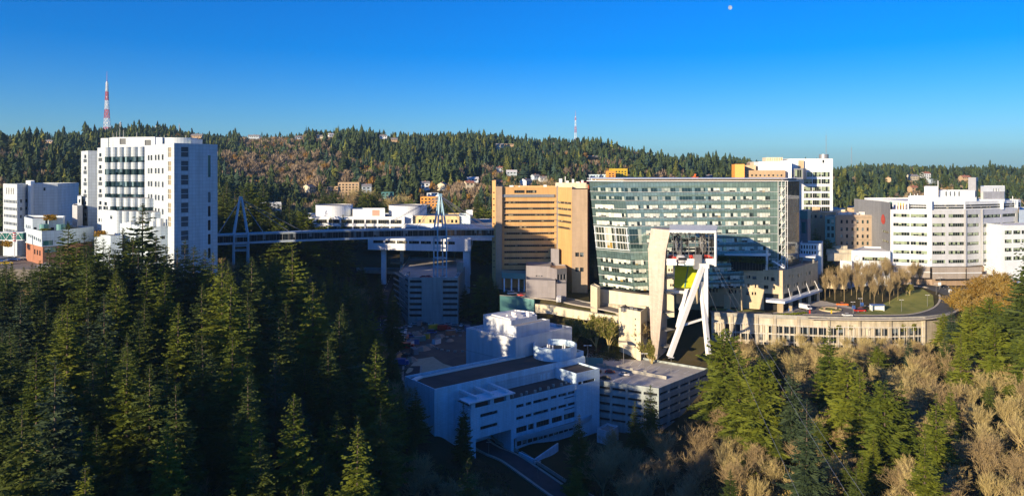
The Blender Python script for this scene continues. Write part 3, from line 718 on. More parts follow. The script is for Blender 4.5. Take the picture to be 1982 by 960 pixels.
def pylon(px, ytop, yfoot, w, fast, lab, rungs, grp):
    t = tB(px); c = brp(t); Yp = c[1]; top = np.array([c[0], c[1], ZY(ytop, Yp)]); zf = ZY(yfoot, Yp)
    B = thing('bridge_pylon', lab, 'pylon', (c[0], c[1], zf), grp); d = (BR1 - BR0)[:2]; d = d / np.linalg.norm(d); D = np.array([d[0], d[1], 0.]); Nn = np.array([d[1], -d[0], 0.])
    h = w / F * Yp / 2; zk = c[2] - 1.5
    for s in (-1, 1):
        for e in (-1, 1):
            m = M(); foot = np.array([c[0], c[1], 0]) + D * s * h + Nn * e * 3.4; k1 = foot.copy(); k1[2] = zk; k2 = foot.copy(); k2[2] = zf - (16 if px < 600 else 0)
            m.beam(top + D * s * .5 + Nn * e * .35, k1, .75, .75); m.beam(k1, k2, .75, .75); m.obj('leg', 'steel_blue', B)
    m = M()
    for r in rungs:
        z = ZY(r, Yp)
        for e in (-1, 1): m.beam(np.array([c[0], c[1], z]) - D * h + Nn * e * 3.4, np.array([c[0], c[1], z]) + D * h + Nn * e * 3.4, .55, .45)
        for s in (-1, 1): m.beam(np.array([c[0], c[1], z]) + D * s * h - Nn * 3.4, np.array([c[0], c[1], z]) + D * s * h + Nn * 3.4, .45, .4)
    m.obj('crossbeam', 'steel_blue', B)
    m = M(); m.box(top[0], top[1], top[2] - .6, 1.8, 1.8, 1.8, math.atan2(d[1], d[0])); m.obj('cap', 'steel_blue', B)
    for pf in fast:
        tf = tB(pf)
        for e in (-1, 1):
            m = M(); m.tube(top + Nn * e * .4, brp(min(max(tf, .0), 1.), -.1, e * 2.6), .11, .11, 4, False); m.obj('stay_cable', 'steel_grey', B)
pylon(466, 385, 491, 26, (422, 510, 560, 585), 'pale blue A-shaped bridge pylon next to the left hospital tower', (457, 475, 484), 'pylons of the footbridge')
pylon(852, 379, 536, 18, (730, 775, 805, 905, 930, 948), 'pale blue A-shaped bridge pylon standing on the grey parking garage', (440, 461, 480, 499, 516), 'pylons of the footbridge')

# ================================================================ long white medical centre behind the footbridge
B = thing('medical_centre', 'long low white medical building with round roof tanks behind the footbridge', 'building', (*C(760, 480), -60))
zr = ZY(419.5, 480); zm = ZY(446, 475)
def ribs(xa, xb, step, ya, yb, Yr, g=1.2): return lambda a, b: [(spx(a, b, x), spx(a, b, min(x + step, xb)) - .9, ZY(yb, Yr), ZY(ya, Yr), 'gl_band') for x in np.arange(xa, xb - 2, step)]
def f_v(a, b): return ribs(612, 780, 24, 425.5, 433, 480)(a, b) + ribs(612, 780, 24, 438.5, 446, 480)(a, b)
block(B, [C(596, 484), C(783, 478), C(786, 520), C(596, 520)], ZY(462, 480), zr, 'white_band', 'roof_grey', {0: f_v}, depth=.6)
block(B, [C(780, 474), C(962, 466), C(965, 520), C(780, 520)], ZY(462, 480), ZY(433, 472), 'white_band', 'roof_grey', {0: ribs(784, 955, 26, 440, 446, 472)}, depth=.6, wname='east_wall')
block(B, [C(781, 482), C(799, 482), C(800, 500), C(781, 500)], ZY(435, 480), ZY(417.5, 482), 'white', 'roof_grey')
block(B, [C(800, 484), C(889, 480), C(892, 512), C(800, 512)], ZY(436, 480), ZY(417.5, 484), 'pale_yellow', 'roof_grey', {0: lambda a, b: [(spx(a, b, x), spx(a, b, x + 4.5), ZY(431, 483), ZY(425, 483), g_) for x, g_ in ((810, 'gl_dark'), (818, 'louvre'), (831, 'gl_dark'), (838, 'gl_dark'), (850, 'gl_dark'), (866, 'louvre'), (873, 'gl_dark'), (881, 'gl_dark'))]}, wname='penthouse_wall')
block(B, [C(889, 482), C(910, 480), C(912, 505), C(889, 505)], ZY(436, 480), ZY(417, 482), 'tile_white', 'roof_grey')
block(B, [C(902, 492), C(915, 492), C(915, 503), C(902, 503)], ZY(420, 490), ZY(408, 492), 'white', 'roof_grey')
lowp = [C(712, 478), C(911, 466), C(915, 520), C(712, 526)]
block(B, lowp, ZY(484.5, 474), ZY(461, 474), 'white_band', 'roof_grey', {0: ribs(722, 885, 23, 467, 472.5, 471)}, depth=.6, wname='lower_wall')
for x, Yc, w_ in ((903, 469, 13), (743, 482, 9), (778, 500, 6), (905, 512, 12)):
    m = M(); q = C(x, Yc); m.box(q[0], q[1], -82, w_ / F * Yc, 3.0, 82 + ZY(484.5, 474) - .03, 0); m.obj('support_pier', 'tile_white', B)
m = M(); m.prism([C(715, 486), C(905, 474), C(908, 515), C(715, 520)], ZY(487.5, 474), ZY(484.5, 474) - .02, True, True); m.obj('soffit', 'concrete', B)
m = M(); m.prism([C(690, 500), C(776, 492), C(778, 512), C(690, 516)], ZY(528, 500), ZY(523, 500), True, True); m.prism([C(755, 498), C(778, 496), C(778, 512), C(755, 514)], ZY(510, 500), ZY(506, 500), True, True); m.obj('walkway_slab', 'concrete', B)
for x, w_, yt in ((647, 70, 396.5), (789.5, 73, 397)):
    T_ = thing('storage_tank', 'round white roof tank ' + ('nearer the forest, dappled with tree shadow, on the long medical building' if x < 700 else 'beside the yellow penthouse on the long medical building'), 'tank', (*C(x, 502), zr - .7), 'round white roof tanks')
    q = C(x, 502); r = w_ / F * 502 / 2; m = M(); m.cyl(q[0], q[1], zr - .7, ZY(yt, 502), r, 48, False); m.obj('shell', 'white_band', T_)
    m = M(); m.cyl(q[0], q[1], ZY(yt, 502) - .8, ZY(yt, 502) - .3, r - .3, 48); m.obj('lid', 'roof_grey', T_)
    m = M(); m.torus((q[0], q[1], ZY(yt, 502)), (0, 0.001, 1), r, .18, 48, 5); m.obj('rim', 'steel_grey', T_)
block(B, [C(682.5, 490), C(745, 489), C(745, 505), C(682.5, 505)], zr - .6, ZY(405, 490), 'white', 'roof_grey', {0: lambda a, b: [(spx(a, b, 720.5), spx(a, b, 735), ZY(418, 490), ZY(406.5, 490), 'salmon')]}, depth=.1, wname='plant_room_wall')
# ================================================================ parking structure under the pylon
B = thing('parking_garage', 'seven-level grey concrete parking garage standing in shade below the footbridge', 'parking garage', (*C(838, 420), -86))
gp = [C(790, 420), C(887, 420), C(909, 510), C(792, 520), C(772, 446)]
zt = ZY(537, 420)
def f_g(a, b):
    w = []
    for k in range(7):
        z = zt - 1.6 - 3.25 * k
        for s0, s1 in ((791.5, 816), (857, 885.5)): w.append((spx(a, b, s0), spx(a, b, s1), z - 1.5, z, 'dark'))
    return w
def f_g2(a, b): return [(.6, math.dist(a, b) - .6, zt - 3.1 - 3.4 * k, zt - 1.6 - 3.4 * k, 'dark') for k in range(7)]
block(B, gp, -96, zt, 'garage', 'deck', {0: f_g, 4: f_g2}, depth=1.2, par=1.0)
m = M(); a, b = C(817, 419.4), C(856.5, 419.4); m.prism([a, b, (b[0], b[1] + .9), (a[0], a[1] + .9)], -96, zt + .15); m.obj('stair_tower', 'garage', B)
block(B, [C(884, 448), C(897, 448), C(897, 462), C(884, 462)], zt - .9, ZY(508, 448), 'concrete', 'roof_grey', wname='lift_shaft')
m = M()
for k in range(6):
    q0, q1 = C(787, 421), C(770, 447); m.beam((q0[0] - 1, q0[1], zt - 1 - 3.4 * k), (q1[0] - 2.5, q1[1], zt - 1 - 3.4 * k), .4, .9)
m.obj('ramp_edge', 'garage', B)

# ================================================================ yellow building
B = thing('yellow_hospital_wing', 'twelve-storey golden yellow hospital wing with ribbon windows left of the glass pavilion', 'building', (*C(1040, 430), -69))
zt = ZY(362, 430); zg = -72
a0, a1, a2, a3, a4 = C(972, 430), C(1077, 432), C(1107, 414), C(1137, 413), C(1140, 440)
def f_y(a, b):
    w = []
    for k in range(12):
        y = 390.7 + 11.95 * k; xr = 1073 if k not in (8,) else 1062
        w.append((spx(a, b, 976), spx(a, b, xr), ZY(y + 3.6, 430), ZY(y, 430)))
    w.append((spx(a, b, 976), spx(a, b, 1008), ZY(525.5, 430), ZY(521.5, 430)))
    w += [(spx(a, b, 995.5), spx(a, b, 1015.5), ZY(374, 430), ZY(368.5, 430)), (spx(a, b, 1018.5), spx(a, b, 1038.5), ZY(374, 430), ZY(368.5, 430))]
    return w
def f_y2(a, b): return [(1.2, spx(a, b, 1105.5), ZY(394 + 11.95 * k, 428), ZY(390 + 11.95 * k, 428), 'gl_band') for k in range(5)]
def f_y3(a, b): return [(spx(a, b, x), spx(a, b, x + 7), ZY(y + 8, 413), ZY(y, 413)) for x in (1113.5, 1122.5) for y in (489, 518)]
block(B, [a0, a1, (a2[0] - .02, a2[1] - .0), (a2[0] + 4, a2[1] + 40), (a0[0], a0[1] + 35)], zg, zt, 'yellow_stone', 'roof_grey', {0: f_y, 1: f_y2}, gmat='gl_band', depth=.4)
m = M(); p, q = C(968, 429.6), C(1073, 431.6); m.prism([(p[0], p[1] - .5), (q[0], q[1] - .5), (q[0], q[1] + .6), (p[0], p[1] + .6)], ZY(382, 430), ZY(376.5, 430), True, True)
m.obj('cornice_band', 'steel_grey', B)
m = M()
for k in range(12):
    z = ZY(390.2 + 11.95 * k, 430); p, q = C(972, 429.6), C(1076.5, 431.6); m.prism([(p[0], p[1] - .22), (q[0], q[1] - .22), (q[0], q[1]), (p[0], p[1])], z, z + .28, True, True)
m.obj('sunshade', 'brown_stone', B)
block(B, [C(959.5, 428), C(971.9, 428), (a0[0] - .05, a0[1] + 30), C(961, 462)], zg, ZY(361, 428), 'brown_stone', wname='west_pier')
block(B, [C(952.5, 438), C(959.4, 436), C(961, 455), C(955, 458)], zg, ZY(349.5, 437), 'yellow_stone', wname='stair_tower', faces={0: lambda a, b: [(spx(a, b, 954), spx(a, b, 957.5), ZY(y + 2, 437), ZY(y, 437), 'dark') for y in range(372, 520, 12)]})
block(B, [(a2[0] + .03, a2[1]), a3, a4, (a2[0] + 4, a2[1] + 36)], zg, ZY(366.5, 414), 'brown_stone', 'roof_grey', {0: f_y3}, wname='east_pier')
m = M(); q = C(1079, 431.2); m.box(q[0], q[1] - .3, zg, 1.1, 1.1, zt - zg + .6); m.obj('grey_fin', 'steel_grey', B)
block(B, [C(1066, 428), C(1082, 424), C(1083, 436), C(1066, 436)], zg, ZY(481, 428), 'mauve', wname='turret_wall')
block(B, [C(1075, 438), C(1092, 437), C(1135, 436), C(1135, 446), C(1075, 446)], zt - 1, ZY(354, 438), 'cream', wname='roof_plant_wall')
m = M()
for x, y, w_ in ((1085, 346, 6), (1098, 350, 5), (1109, 347, 4), (1118, 352, 7), (1127, 349, 4), (1094, 342, 1), (990, 359, 8), (1005, 360, 3), (1055, 358, 6)):
    q = C(x, 442); m.box(q[0], q[1], zt - .7, w_ / F * 440, 2.5, ZY(y, 442) - zt + .7)
m.obj('rooftop_unit', 'steel_white', B)
m = M(); p, q = C(1137.3, 424), C(1146, 423); m.prism([p, q, (q[0], q[1] + 14), (p[0], p[1] + 14)], zg, ZY(357, 424)); m.obj('recessed_glazing', 'gl_brown', B)
m = M()
for k in range(13):
    z = ZY(362 + 15 * k, 423); m.beam((*C(1137, 423.3), z), (*C(1145.5, 422.6), z), .18)
for x in (1139, 1142, 1145): m.beam((*C(x, 423), zg), (*C(x, 423), ZY(358, 423)), .16)
m.obj('mullions', 'red', B)
# low service buildings at its foot; dark mauve walls stand in for shade
B = thing('service_annex', 'low service building in shade-painted mauve at the foot of the yellow wing', 'building', (*C(1060, 408), -69))
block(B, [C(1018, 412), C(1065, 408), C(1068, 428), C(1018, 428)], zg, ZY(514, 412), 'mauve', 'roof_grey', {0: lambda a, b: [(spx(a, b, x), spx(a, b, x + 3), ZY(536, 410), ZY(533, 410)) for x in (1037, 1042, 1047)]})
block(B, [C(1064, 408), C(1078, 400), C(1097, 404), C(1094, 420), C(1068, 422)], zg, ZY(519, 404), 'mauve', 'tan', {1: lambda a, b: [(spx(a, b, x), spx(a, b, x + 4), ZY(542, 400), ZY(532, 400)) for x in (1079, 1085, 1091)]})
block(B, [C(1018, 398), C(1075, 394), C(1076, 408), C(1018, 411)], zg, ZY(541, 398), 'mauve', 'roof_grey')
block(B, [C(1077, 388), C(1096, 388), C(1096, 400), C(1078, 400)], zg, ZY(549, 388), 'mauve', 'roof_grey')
B = thing('teal_entrance_canopy', 'long teal canopy on white posts in front of the yellow wing entrance', 'canopy', (*C(995, 418), -69))
m = M(); m.prism([C(971, 418), C(1018, 414), C(1019, 426), C(971, 429)], ZY(539, 417), ZY(528, 417), True, True); m.obj('roof_slab', 'teal', B)
for x in (976, 990, 1004, 1015): m = M(); q = C(x, 417); m.box(q[0], q[1], zg, .8, .8, ZY(539, 417) - zg); m.obj('post', 'tile_white', B)

# ================================================================ glass pavilion
B = thing('glass_pavilion', 'huge green glass hospital pavilion with a leaning corner in the centre of the campus', 'building', (*C(1230, 370), -69))
zt = -5.6; zb = ZY(563, 358)
T0, T1, T2 = C(1140.5, 380), C(1206.5, 368), C(1505, 371)
B0, B1, B2 = C(1161, 374), C(1228, 358), C(1505, 371)
fl = 16.2; rows = [365.4, 381.6, 398.2, 413.8, 429.6, None, None, None, 501, 517.5, 533.5, 549]
def f_gl(a, b):
    L = math.dist(a, b); w = []; sp = lambda px: (px - 1140.5) / 66 * L
    for i, r in enumerate(rows):
        if r is None: continue
        y1 = r + 7.4; z0_, z1_ = ZY(y1, 371), ZY(r - 1.6, 371)
        a_, b_ = (1146, 1205) if i < 2 else (1147, 1204)
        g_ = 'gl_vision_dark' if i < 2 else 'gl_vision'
        w.append((sp(a_), sp(b_ - 20 if i in (2, 5) else b_), z0_, z1_, g_))
    for xa, xb in ((1144, 1161), (1163, 1181), (1183, 1204)): w.append((sp(xa), sp(xb), ZY(481, 368), ZY(441, 370), 'gl_atrium'))
    return w
def f_gl2(a, b):
    L = math.dist(a, b); w = []; cols = [(1208, 1234), (1241, 1271), (1279, 1306), (1313, 1338), (1344, 1364), (1369, 1393), (1400, 1425), (1432, 1457), (1464, 1490)]
    for i in range(12):
        r = rows[i] if rows[i] else 445.8 + 16.4 * (i - 5)
        for j, (xa, xb) in enumerate(cols):
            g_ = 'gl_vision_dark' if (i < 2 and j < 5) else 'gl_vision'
            if j == 0 and i in (5, 6, 7): continue
            w.append((spx(a, b, xa), spx(a, b, xb), ZY(r + 7.4, 369.5), ZY(r - 1.4, 369.5), g_))
    w.append((spx(a, b, 1208), spx(a, b, 1232), ZY(479, 366), ZY(443, 366), 'gl_vision_dark'))
    return w
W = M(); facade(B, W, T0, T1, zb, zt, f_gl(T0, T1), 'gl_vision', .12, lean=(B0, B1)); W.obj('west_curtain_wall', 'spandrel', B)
# main face: leaning near the prow, upright at the far end, in two stretches so the crease stays sharp
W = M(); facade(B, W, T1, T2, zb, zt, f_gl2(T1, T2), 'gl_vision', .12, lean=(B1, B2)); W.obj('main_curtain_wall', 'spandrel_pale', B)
E0, E1, E2, E3 = C(1505, 371), C(1521, 371.5), C(1547, 392), C(1500, 410)
def bays(a, b, n, step, hgt, z_, mat):
    return [(.5, math.dist(a, b) - .5, z_ - step * k - hgt, z_ - step * k, mat) for k in range(n)]
W = M(); facade(B, W, E0, E1, -50, zt, bays(E0, E1, 10, 4.23, 3.0, -8.6, 'gl_vision'), depth=.3); W.obj('corner_wall', 'spandrel_pale', B)
W = M(); facade(B, W, E1, E2, -50, zt, bays(E1, E2, 10, 4.23, 3.9, -6.5, 'gl_brown'), depth=.1); W.obj('end_wall', 'gl_brown', B)
W = M()
for a, b in ((E2, E3), (E3, C(1150, 425)), (C(1150, 425), T0)): W.quad((*a, -70), (*b, -70), (*b, zt), (*a, zt))
W.quad((*B0, zb - .1), (*B1, zb - .1), (*C(1300, 400), zb - .1), (*C(1165, 400), zb - .1)); W.obj('rear_wall', 'spandrel', B)
ring = [T0, T1, T2, E1, E2, E3, C(1150, 425)]
out = inset(ring, -1.3); m = M(); m.prism(out, zt + .0, zt + .35, True, True); m.obj('roof', 'steel_white', B)
out = inset(ring, 1.2); m = M(); m.prism(out, zt + .35, zt + 1.3); m.obj('roof_plant_screen', 'brown_stone', B)
out = inset(ring, -1.0); m = M(); m.prism(out, zt + 1.3, zt + 1.5, True, True); m.obj('roof_canopy', 'steel_white', B)
m = M()
for k in range(46):
    x = 1145 + 8.2 * k; q = C(x, 372.5 if x > 1206 else 378); m.box(q[0], q[1], zt + .35, .3, .3, .95)
m.obj('roof_posts', 'steel_white', B)
# horizontal fins
for k in range(13):
    z = ZY(371.7 + fl * k, 370); m = M(); t_ = (z - zb) / (zt - zb)
    if z < zb: break
    L_ = lambda b_, t: tuple(np.array(b_) + (np.array(t) - np.array(b_)) * t_)
    p, q, r_ = L_(B0, T0), L_(B1, T1), L_(B2, T2)
    for u_, v_ in ((p, q), (q, r_)):
        d = unit(np.array(v_) - np.array(u_)); n_ = np.array([d[1], -d[0]]) * .28
        m.prism([tuple(np.array(u_) + n_), tuple(np.array(v_) + n_), v_, u_], z, z + .12, True, True)
    m.obj('sunshade_fin', 'steel_white', B)
for i, w_ in enumerate((1142, 1162, 1182, 1203)):
    m = M(); s_ = (w_ - 1140.5) / 66
    def pt_(z):
        t_ = (z - zb) / (zt - zb); return np.array(B0) * (1 - t_) * (1 - s_) + np.array(B1) * (1 - t_) * s_ + np.array(T0) * t_ * (1 - s_) + np.array(T1) * t_ * s_
    za_, zb_ = ZY(440, 370), ZY(482, 367); p, q = pt_(za_), pt_(zb_); m.beam((p[0], p[1] - .2, za_), (q[0], q[1] - .2, zb_), .5, .35); m.obj('atrium_frame', 'white', B)
for k in range(4):
    m = M(); za_ = ZY(440 + 13.7 * k, 370); t_ = (za_ - zb) / (zt - zb); p = np.array(B0) * (1 - t_) + np.array(T0) * t_; q = np.array(B1) * (1 - t_) + np.array(T1) * t_
    m.beam((p[0], p[1] - .2, za_), (q[0], q[1] - .2, za_), .35, .3); m.obj('atrium_frame', 'white', B)
# fire-escape stair in the corner bay
m = M()
for k in range(10):
    z = -8 - 4.23 * k
    a, b = np.array([*E0, z]), np.array([*E1, z]); m.beam(a + (.6, -.5, 0), b + (.8, -.5, 0), .9, .16); m.beam(a + (.8, -.6, -4.1), b + (0, -.6, -.2), .35, .16); m.beam(a + (1, -.9, 1), b + (.8, -.9, 1), .08)
for x in (1506, 1513, 1520, 1524): q = C(x, 370.2); m.beam((*q, -50), (*q, zt), .22)
m.obj('outside_stair', 'steel_white', B)
# plinth below the leaning prow
B = thing('stone_plinth', 'long cream stone wall carrying the leaning corner of the glass pavilion', 'wall', (*C(1200, 362), -70))
block(B, [C(1146, 377), C(1212, 362), C(1262, 353), C(1300, 362), C(1300, 395), C(1150, 400)], -73, ZY(560, 372), 'cream', 'roof_grey', {1: lambda a, b: [(spx(a, b, 1187.5), spx(a, b, 1193.5), ZY(592, 366), ZY(582, 366), 'tan')]}, par=.3)
block(B, [C(1143, 370), C(1156, 362), C(1161.5, 366), C(1150, 376)], -73, ZY(554, 366), 'cream', 'cream', par=.3, wname='vent_shaft')
# connector between glass and station
# ================================================================ podium with the main entrance
B = thing('stone_podium', 'cream stone entrance building with a white canopy below the glass pavilion', 'building', (*C(1515, 361), -69))
p0, p1, p2 = C(1284, 385), C(1515, 360.5), C(1583, 392)
zt = -49.3; zg = -70
def f_p(a, b):
    w = []
    W_ = [(1372, 1376, 527, 534), (1382, 1390, 528, 534.5), (1410, 1413, 530, 536), (1415, 1418, 530, 536), (1422, 1431, 531, 537), (1444, 1447, 533, 539), (1448.5, 1452, 533, 539), (1456, 1464, 534, 540.5),
          (1479, 1482, 535, 542), (1484, 1487.5, 535, 542), (1492, 1500, 536.5, 544), (1373, 1376, 543, 547), (1391, 1394, 544, 548), (1411, 1419, 546, 553), (1427, 1430, 548, 554), (1444, 1451, 549, 556), (1461, 1463.5, 550, 557),
          (1478, 1487, 552, 559), (1497, 1500, 553, 560), (1371, 1376, 558, 566), (1380, 1383, 558, 566), (1386, 1389, 558, 566), (1410, 1418, 560, 568), (1422, 1425, 561, 568), (1431, 1434, 562, 569), (1444, 1450, 564, 571), (1455, 1458, 565, 571), (1460.5, 1463.5, 565, 571),
          (1325, 1331, 525, 531), (1340, 1343, 525, 531), (1352, 1356, 541, 547), (1300, 1304, 540, 547)]
    for xa, xb, ya, yb in W_:
        s0, s1 = spx(a, b, xa), spx(a, b, xb); Yr = a[1] + (b[1] - a[1]) * (s0 / math.dist(a, b)); w.append((s0, s1, ZY(yb, Yr), ZY(ya, Yr)))
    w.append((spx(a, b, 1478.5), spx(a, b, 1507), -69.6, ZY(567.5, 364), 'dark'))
    return w
def f_p2(a, b):
    w = []
    for xa, xb, ya, yb in ((1517, 1519, 534, 541), (1528, 1530, 532, 538), (1534, 1536, 532, 537), (1544, 1547, 530, 537), (1550, 1552, 529, 534), (1560, 1562, 526, 533), (1566, 1570, 525, 532), (1519, 1521, 552, 559), (1524, 1528.5, 551, 559), (1537, 1539.5, 549, 556), (1542, 1546, 547, 555), (1552, 1554, 546, 553), (1557, 1561, 544, 552), (1568, 1570, 541, 549)):
        s0, s1 = spx(a, b, xa), spx(a, b, xb); Yr = a[1] + (b[1] - a[1]) * (s0 / math.dist(a, b)); w.append((s0, s1, ZY(yb, Yr), ZY(ya, Yr)))
    for k in range(4):
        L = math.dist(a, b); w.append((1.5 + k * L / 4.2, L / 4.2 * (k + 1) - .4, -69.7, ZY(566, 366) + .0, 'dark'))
    return w
block(B, [p0, p1, p2, C(1583, 415), C(1290, 415)], zg - 2, zt, 'beige', 'roof_grey', {0: f_p, 1: f_p2}, depth=1.0, gmat='gl_dark')
m = M(); c0, c1, c2 = C(1482, 357), C(1519, 352.5), C(1592, 389)
zc = ZY(587, 354)
m.prism([c0, c1, c2, C(1583, 392), C(1515, 360), C(1482, 364)], zc, zc + 1.1, True, True); m.obj('entrance_canopy', 'white', B)
for k in range(4):
    t_ = .15 + .25 * k; q = np.array(c1) * (1 - t_) + np.array(c2) * t_; q2 = np.array(p1) * (1 - t_) + np.array(p2) * t_
    m = M(); m.tube((*q, zc + 1), (*(q2), zc + 5.5), .16); m.obj('canopy_stay', 'steel_white', B)
    m = M(); q3 = (q * .7 + q2 * .3); m.box(q3[0], q3[1], zg, 1.4, 1.4, zc - zg); m.obj('column', 'beige', B)
m = M(); q = C(1510, 356); m.box(q[0], q[1], zg, 2.2, 2, zc - zg); m.obj('column', 'beige', B)
m = M()
n_ = 24
for a, b in ((C(1385, 374), p1), (p1, p2)):
    for k in range(n_):
        q = np.array(a) + (np.array(b) - np.array(a)) * k / n_; m.beam((*q, zt), (*q, zt + 1.0), .07)
    m.beam((*a, zt + 1.0), (*b, zt + 1.0), .08)
m.obj('roof_railing', 'steel_grey', B)
# slanted buttress walls
for xa, xb, yt_, Yb in ((1401, 1413, 571.5, 366), (1427, 1437, 552, 363)):
    m = M(); a, b = C(xa, Yb), C(xb, Yb - 2); zt_ = ZY(yt_, Yb); sl = (a, b, (b[0] + .6, b[1] + 1), (a[0] + .6, a[1] + 1))
    if yt_ > 560: P_ = [(a[0], a[1]), (b[0], b[1])]; m.prism([a, b, sl[2], sl[3]], zg, zt_)
    else:
        for s in (0, 1):
            pts = [(a[0] + .6 * s, a[1] + s, zg), (b[0] + .6 * s, b[1] + s, zg), (b[0] + .6 * s - .8, b[1] + s, zt_)]; m.face(pts if s == 0 else pts[::-1])
        m.face([(a[0], a[1], zg), (b[0] - .8, b[1], zt_), (b[0] - .2, b[1] + 1, zt_), (a[0] + .6, a[1] + 1, zg)]); m.face([(b[0], b[1], zg), (b[0] + .6, b[1] + 1, zg), (b[0] - .2, b[1] + 1, zt_), (b[0] - .8, b[1], zt_)])
    m.obj('buttress', 'beige', B)
# curved terrace pavilion on the podium roof
B = thing('roof_lounge', 'low dark glazed lounge with a white roof edge on the podium terrace', 'pavilion', (*C(1440, 372), -49))
pa, pb = C(1383, 368.5), C(1484, 366)
block(B, [C(1380, 372.5 - 3), C(1440, 366), C(1484, 364), C(1489, 368), C(1489, 370.4), C(1380, 374.5)], -50, ZY(494, 368), 'gl_dark', 'roof_white', wname='glazed_wall', par=.2)
m = M(); m.prism([C(1378, 368.5), C(1440, 365.2), C(1486, 363), C(1492, 368), C(1491, 370.4), C(1378, 370.6)], ZY(494, 368) + .01, ZY(491, 368), True, True); m.obj('roof', 'white', B)
m = M(); q = C(1484, 363.2); m.beam((q[0], q[1], -49.5), (q[0] + .4, q[1] + .5, ZY(484, 364)), .9, .9); m.obj('fin', 'steel_white', B)
B = thing('covered_ramp', 'white sloping covered stair leading down to the foot of the glass corner', 'stair', (*C(1510, 362), -49))
m = M(); m.beam(PT(1495, 505, 366), PT(1519, 519, 362), 1.6, .5); m.obj('flight', 'white', B)
m = M()
for k in range(6): t_ = k / 5; p = PT(1495, 505, 366) * (1 - t_) + PT(1519, 519, 362) * t_; m.beam(p, p + np.array((0, 0, 1.2)), .1)
m.beam(PT(1495, 505, 366) + np.array((0, 0, 1.2)), PT(1519, 519, 362) + np.array((0, 0, 1.2)), .1); m.obj('handrail', 'steel_white', B)
# ================================================================ aerial tram station
B = thing('tram_station', 'aerial tram station with a bent pale leg and an open machine hall on top', 'tram station', (*C(1275, 320), -82))
LV = [(444.5, 1260, 1297.5, 1299), (486, 1254.5, 1288.5, 1291.5), (523, 1255.3, 1286, 1291), (557, 1256.6, 1284.5, 1291), (610, 1257.8, 1280, 1291), (655, 1259.5, 1276, 1291), (692, 1262.5, 1271.5, 1290)]
yl, yc, yr = 327, 317, 332
lev = []
for y, a, b, c in LV:
    z = ZY(y, 320); lev.append([np.array([*C(a, yl), z]), np.array([*C(b, yc), z]), np.array([*C(c, yr), z]), np.array([*C(a + 8, yr + 4), z])])
m, m2 = M(), M()
for u_, v_ in zip(lev, lev[1:]):
    m.quad(v_[0], v_[1], u_[1], u_[0], 0, None, v_[0][2], u_[0][2]); m2.quad(v_[1], v_[2], u_[2], u_[1], 0, None, v_[0][2], u_[0][2])
    m2.quad(v_[2], v_[3], u_[3], u_[2], 0, None, v_[0][2], u_[0][2]); m2.quad(v_[3], v_[0], u_[0], u_[3], 0, None, v_[0][2], u_[0][2])
m.obj('clad_leg', 'pinkish', B); m2.face(lev[0]); m2.obj('leg_side', 'pinkish_shaded', B)
m = M()
for y in (540, 568, 606, 640, 672):
    z = ZY(y, 320); q = C(1281, 324); m.box(q[0] + .6, q[1], z, 5, 9, .35, .6)
m.obj('leg_landing', 'steel_grey', B)
zr_, zf_, zl_ = ZY(444.8, 318), ZY(506, 318), ZY(513, 318)
hall = [C(1291, 318), C(1385, 314), C(1387, 345), C(1294, 348)]
m = M(); m.prism([C(1296, 316), C(1386.5, 312.5), C(1389, 346), C(1296, 349)], ZY(450, 316), zr_, True, True); m.obj('roof_slab', 'steel_white', B)
for k, (xa, xb) in enumerate(((1289, 1310), (1312.5, 1324), (1326, 1349), (1363, 1385.5))):
    m = M(); m.prism([C(xa, 318), C(xb, 317), C(xb, 346), C(xa, 347)], zl_, zf_ + (0 if k != 1 else -1), True, True)
    if k == 0 or k > 1: m.prism([C(xa + 1, 317.6), C(xb - 1, 316.6), C(xb - 1, 316.9), C(xa + 1, 317.9)], zf_, ZY(500.5, 318), True, True)
    m.obj('platform', 'steel_white', B)
m = M(); m.prism([C(1382.5, 313.6), C(1386.3, 313.4), C(1388.4, 345.8), C(1384.6, 346)], zl_, ZY(450, 316) - .02, True, True); m.obj('side_wall', 'steel_white', B)
m = M()
for x in (1303, 1318, 1333, 1346, 1360, 1372):
    for Yd in (319, 332, 345): m.beam((*C(x, Yd), zf_), (*C(x, Yd), ZY(450, 316)), .28 if Yd > 320 else .18)
for y in (455, 463, 472, 481, 490):
    z = ZY(y, 318)
    for Yd in (325, 336, 345): m.beam((*C(1296, Yd), z), (*C(1384, Yd), z), .22)
for x0_, x1_ in ((1298, 1312), (1324, 1338), (1352, 1366), (1368, 1382)):
    for Yd in (330, 345): m.beam((*C(x0_, Yd), zf_), (*C(x1_, Yd), ZY(452, 318)), .2); m.beam((*C(x1_, Yd), zf_), (*C(x0_, Yd), ZY(452, 318)), .2)
m.obj('hall_frame', 'steel_grey', B)
m = M()
for y in (466, 484):
    m.prism([C(1300, 330), C(1382, 330), C(1382, 336), C(1300, 336)], ZY(y, 330), ZY(y, 330) + .25, True, True)
m.prism([C(1294, 346), C(1384, 346), C(1384, 346.4), C(1294, 346.4)], ZY(500, 345), ZY(488, 345), True, True)
m.obj('catwalk', 'roof_dark', B)
for x, yy, rr_ in ((1314, 474, 4.3), (1361, 471, 4.0)):
    m = M(); c = PT(x, yy, 324); ax = (.86, -.5, .1); m.torus(c, ax, rr_, .45, 28, 6)
    axn = unit(np.array(ax)); u_ = unit(np.cross(axn, (0, 0, 1.))); v_ = np.cross(axn, u_)
    for k in range(6): a = math.pi * k / 3; m.beam(c, c + (u_ * math.cos(a) + v_ * math.sin(a)) * rr_, .3)
    m.tube(c - axn * 1.2, c + axn * 1.2, .8, .8, 10); m.obj('haul_wheel', 'steel_grey', B)
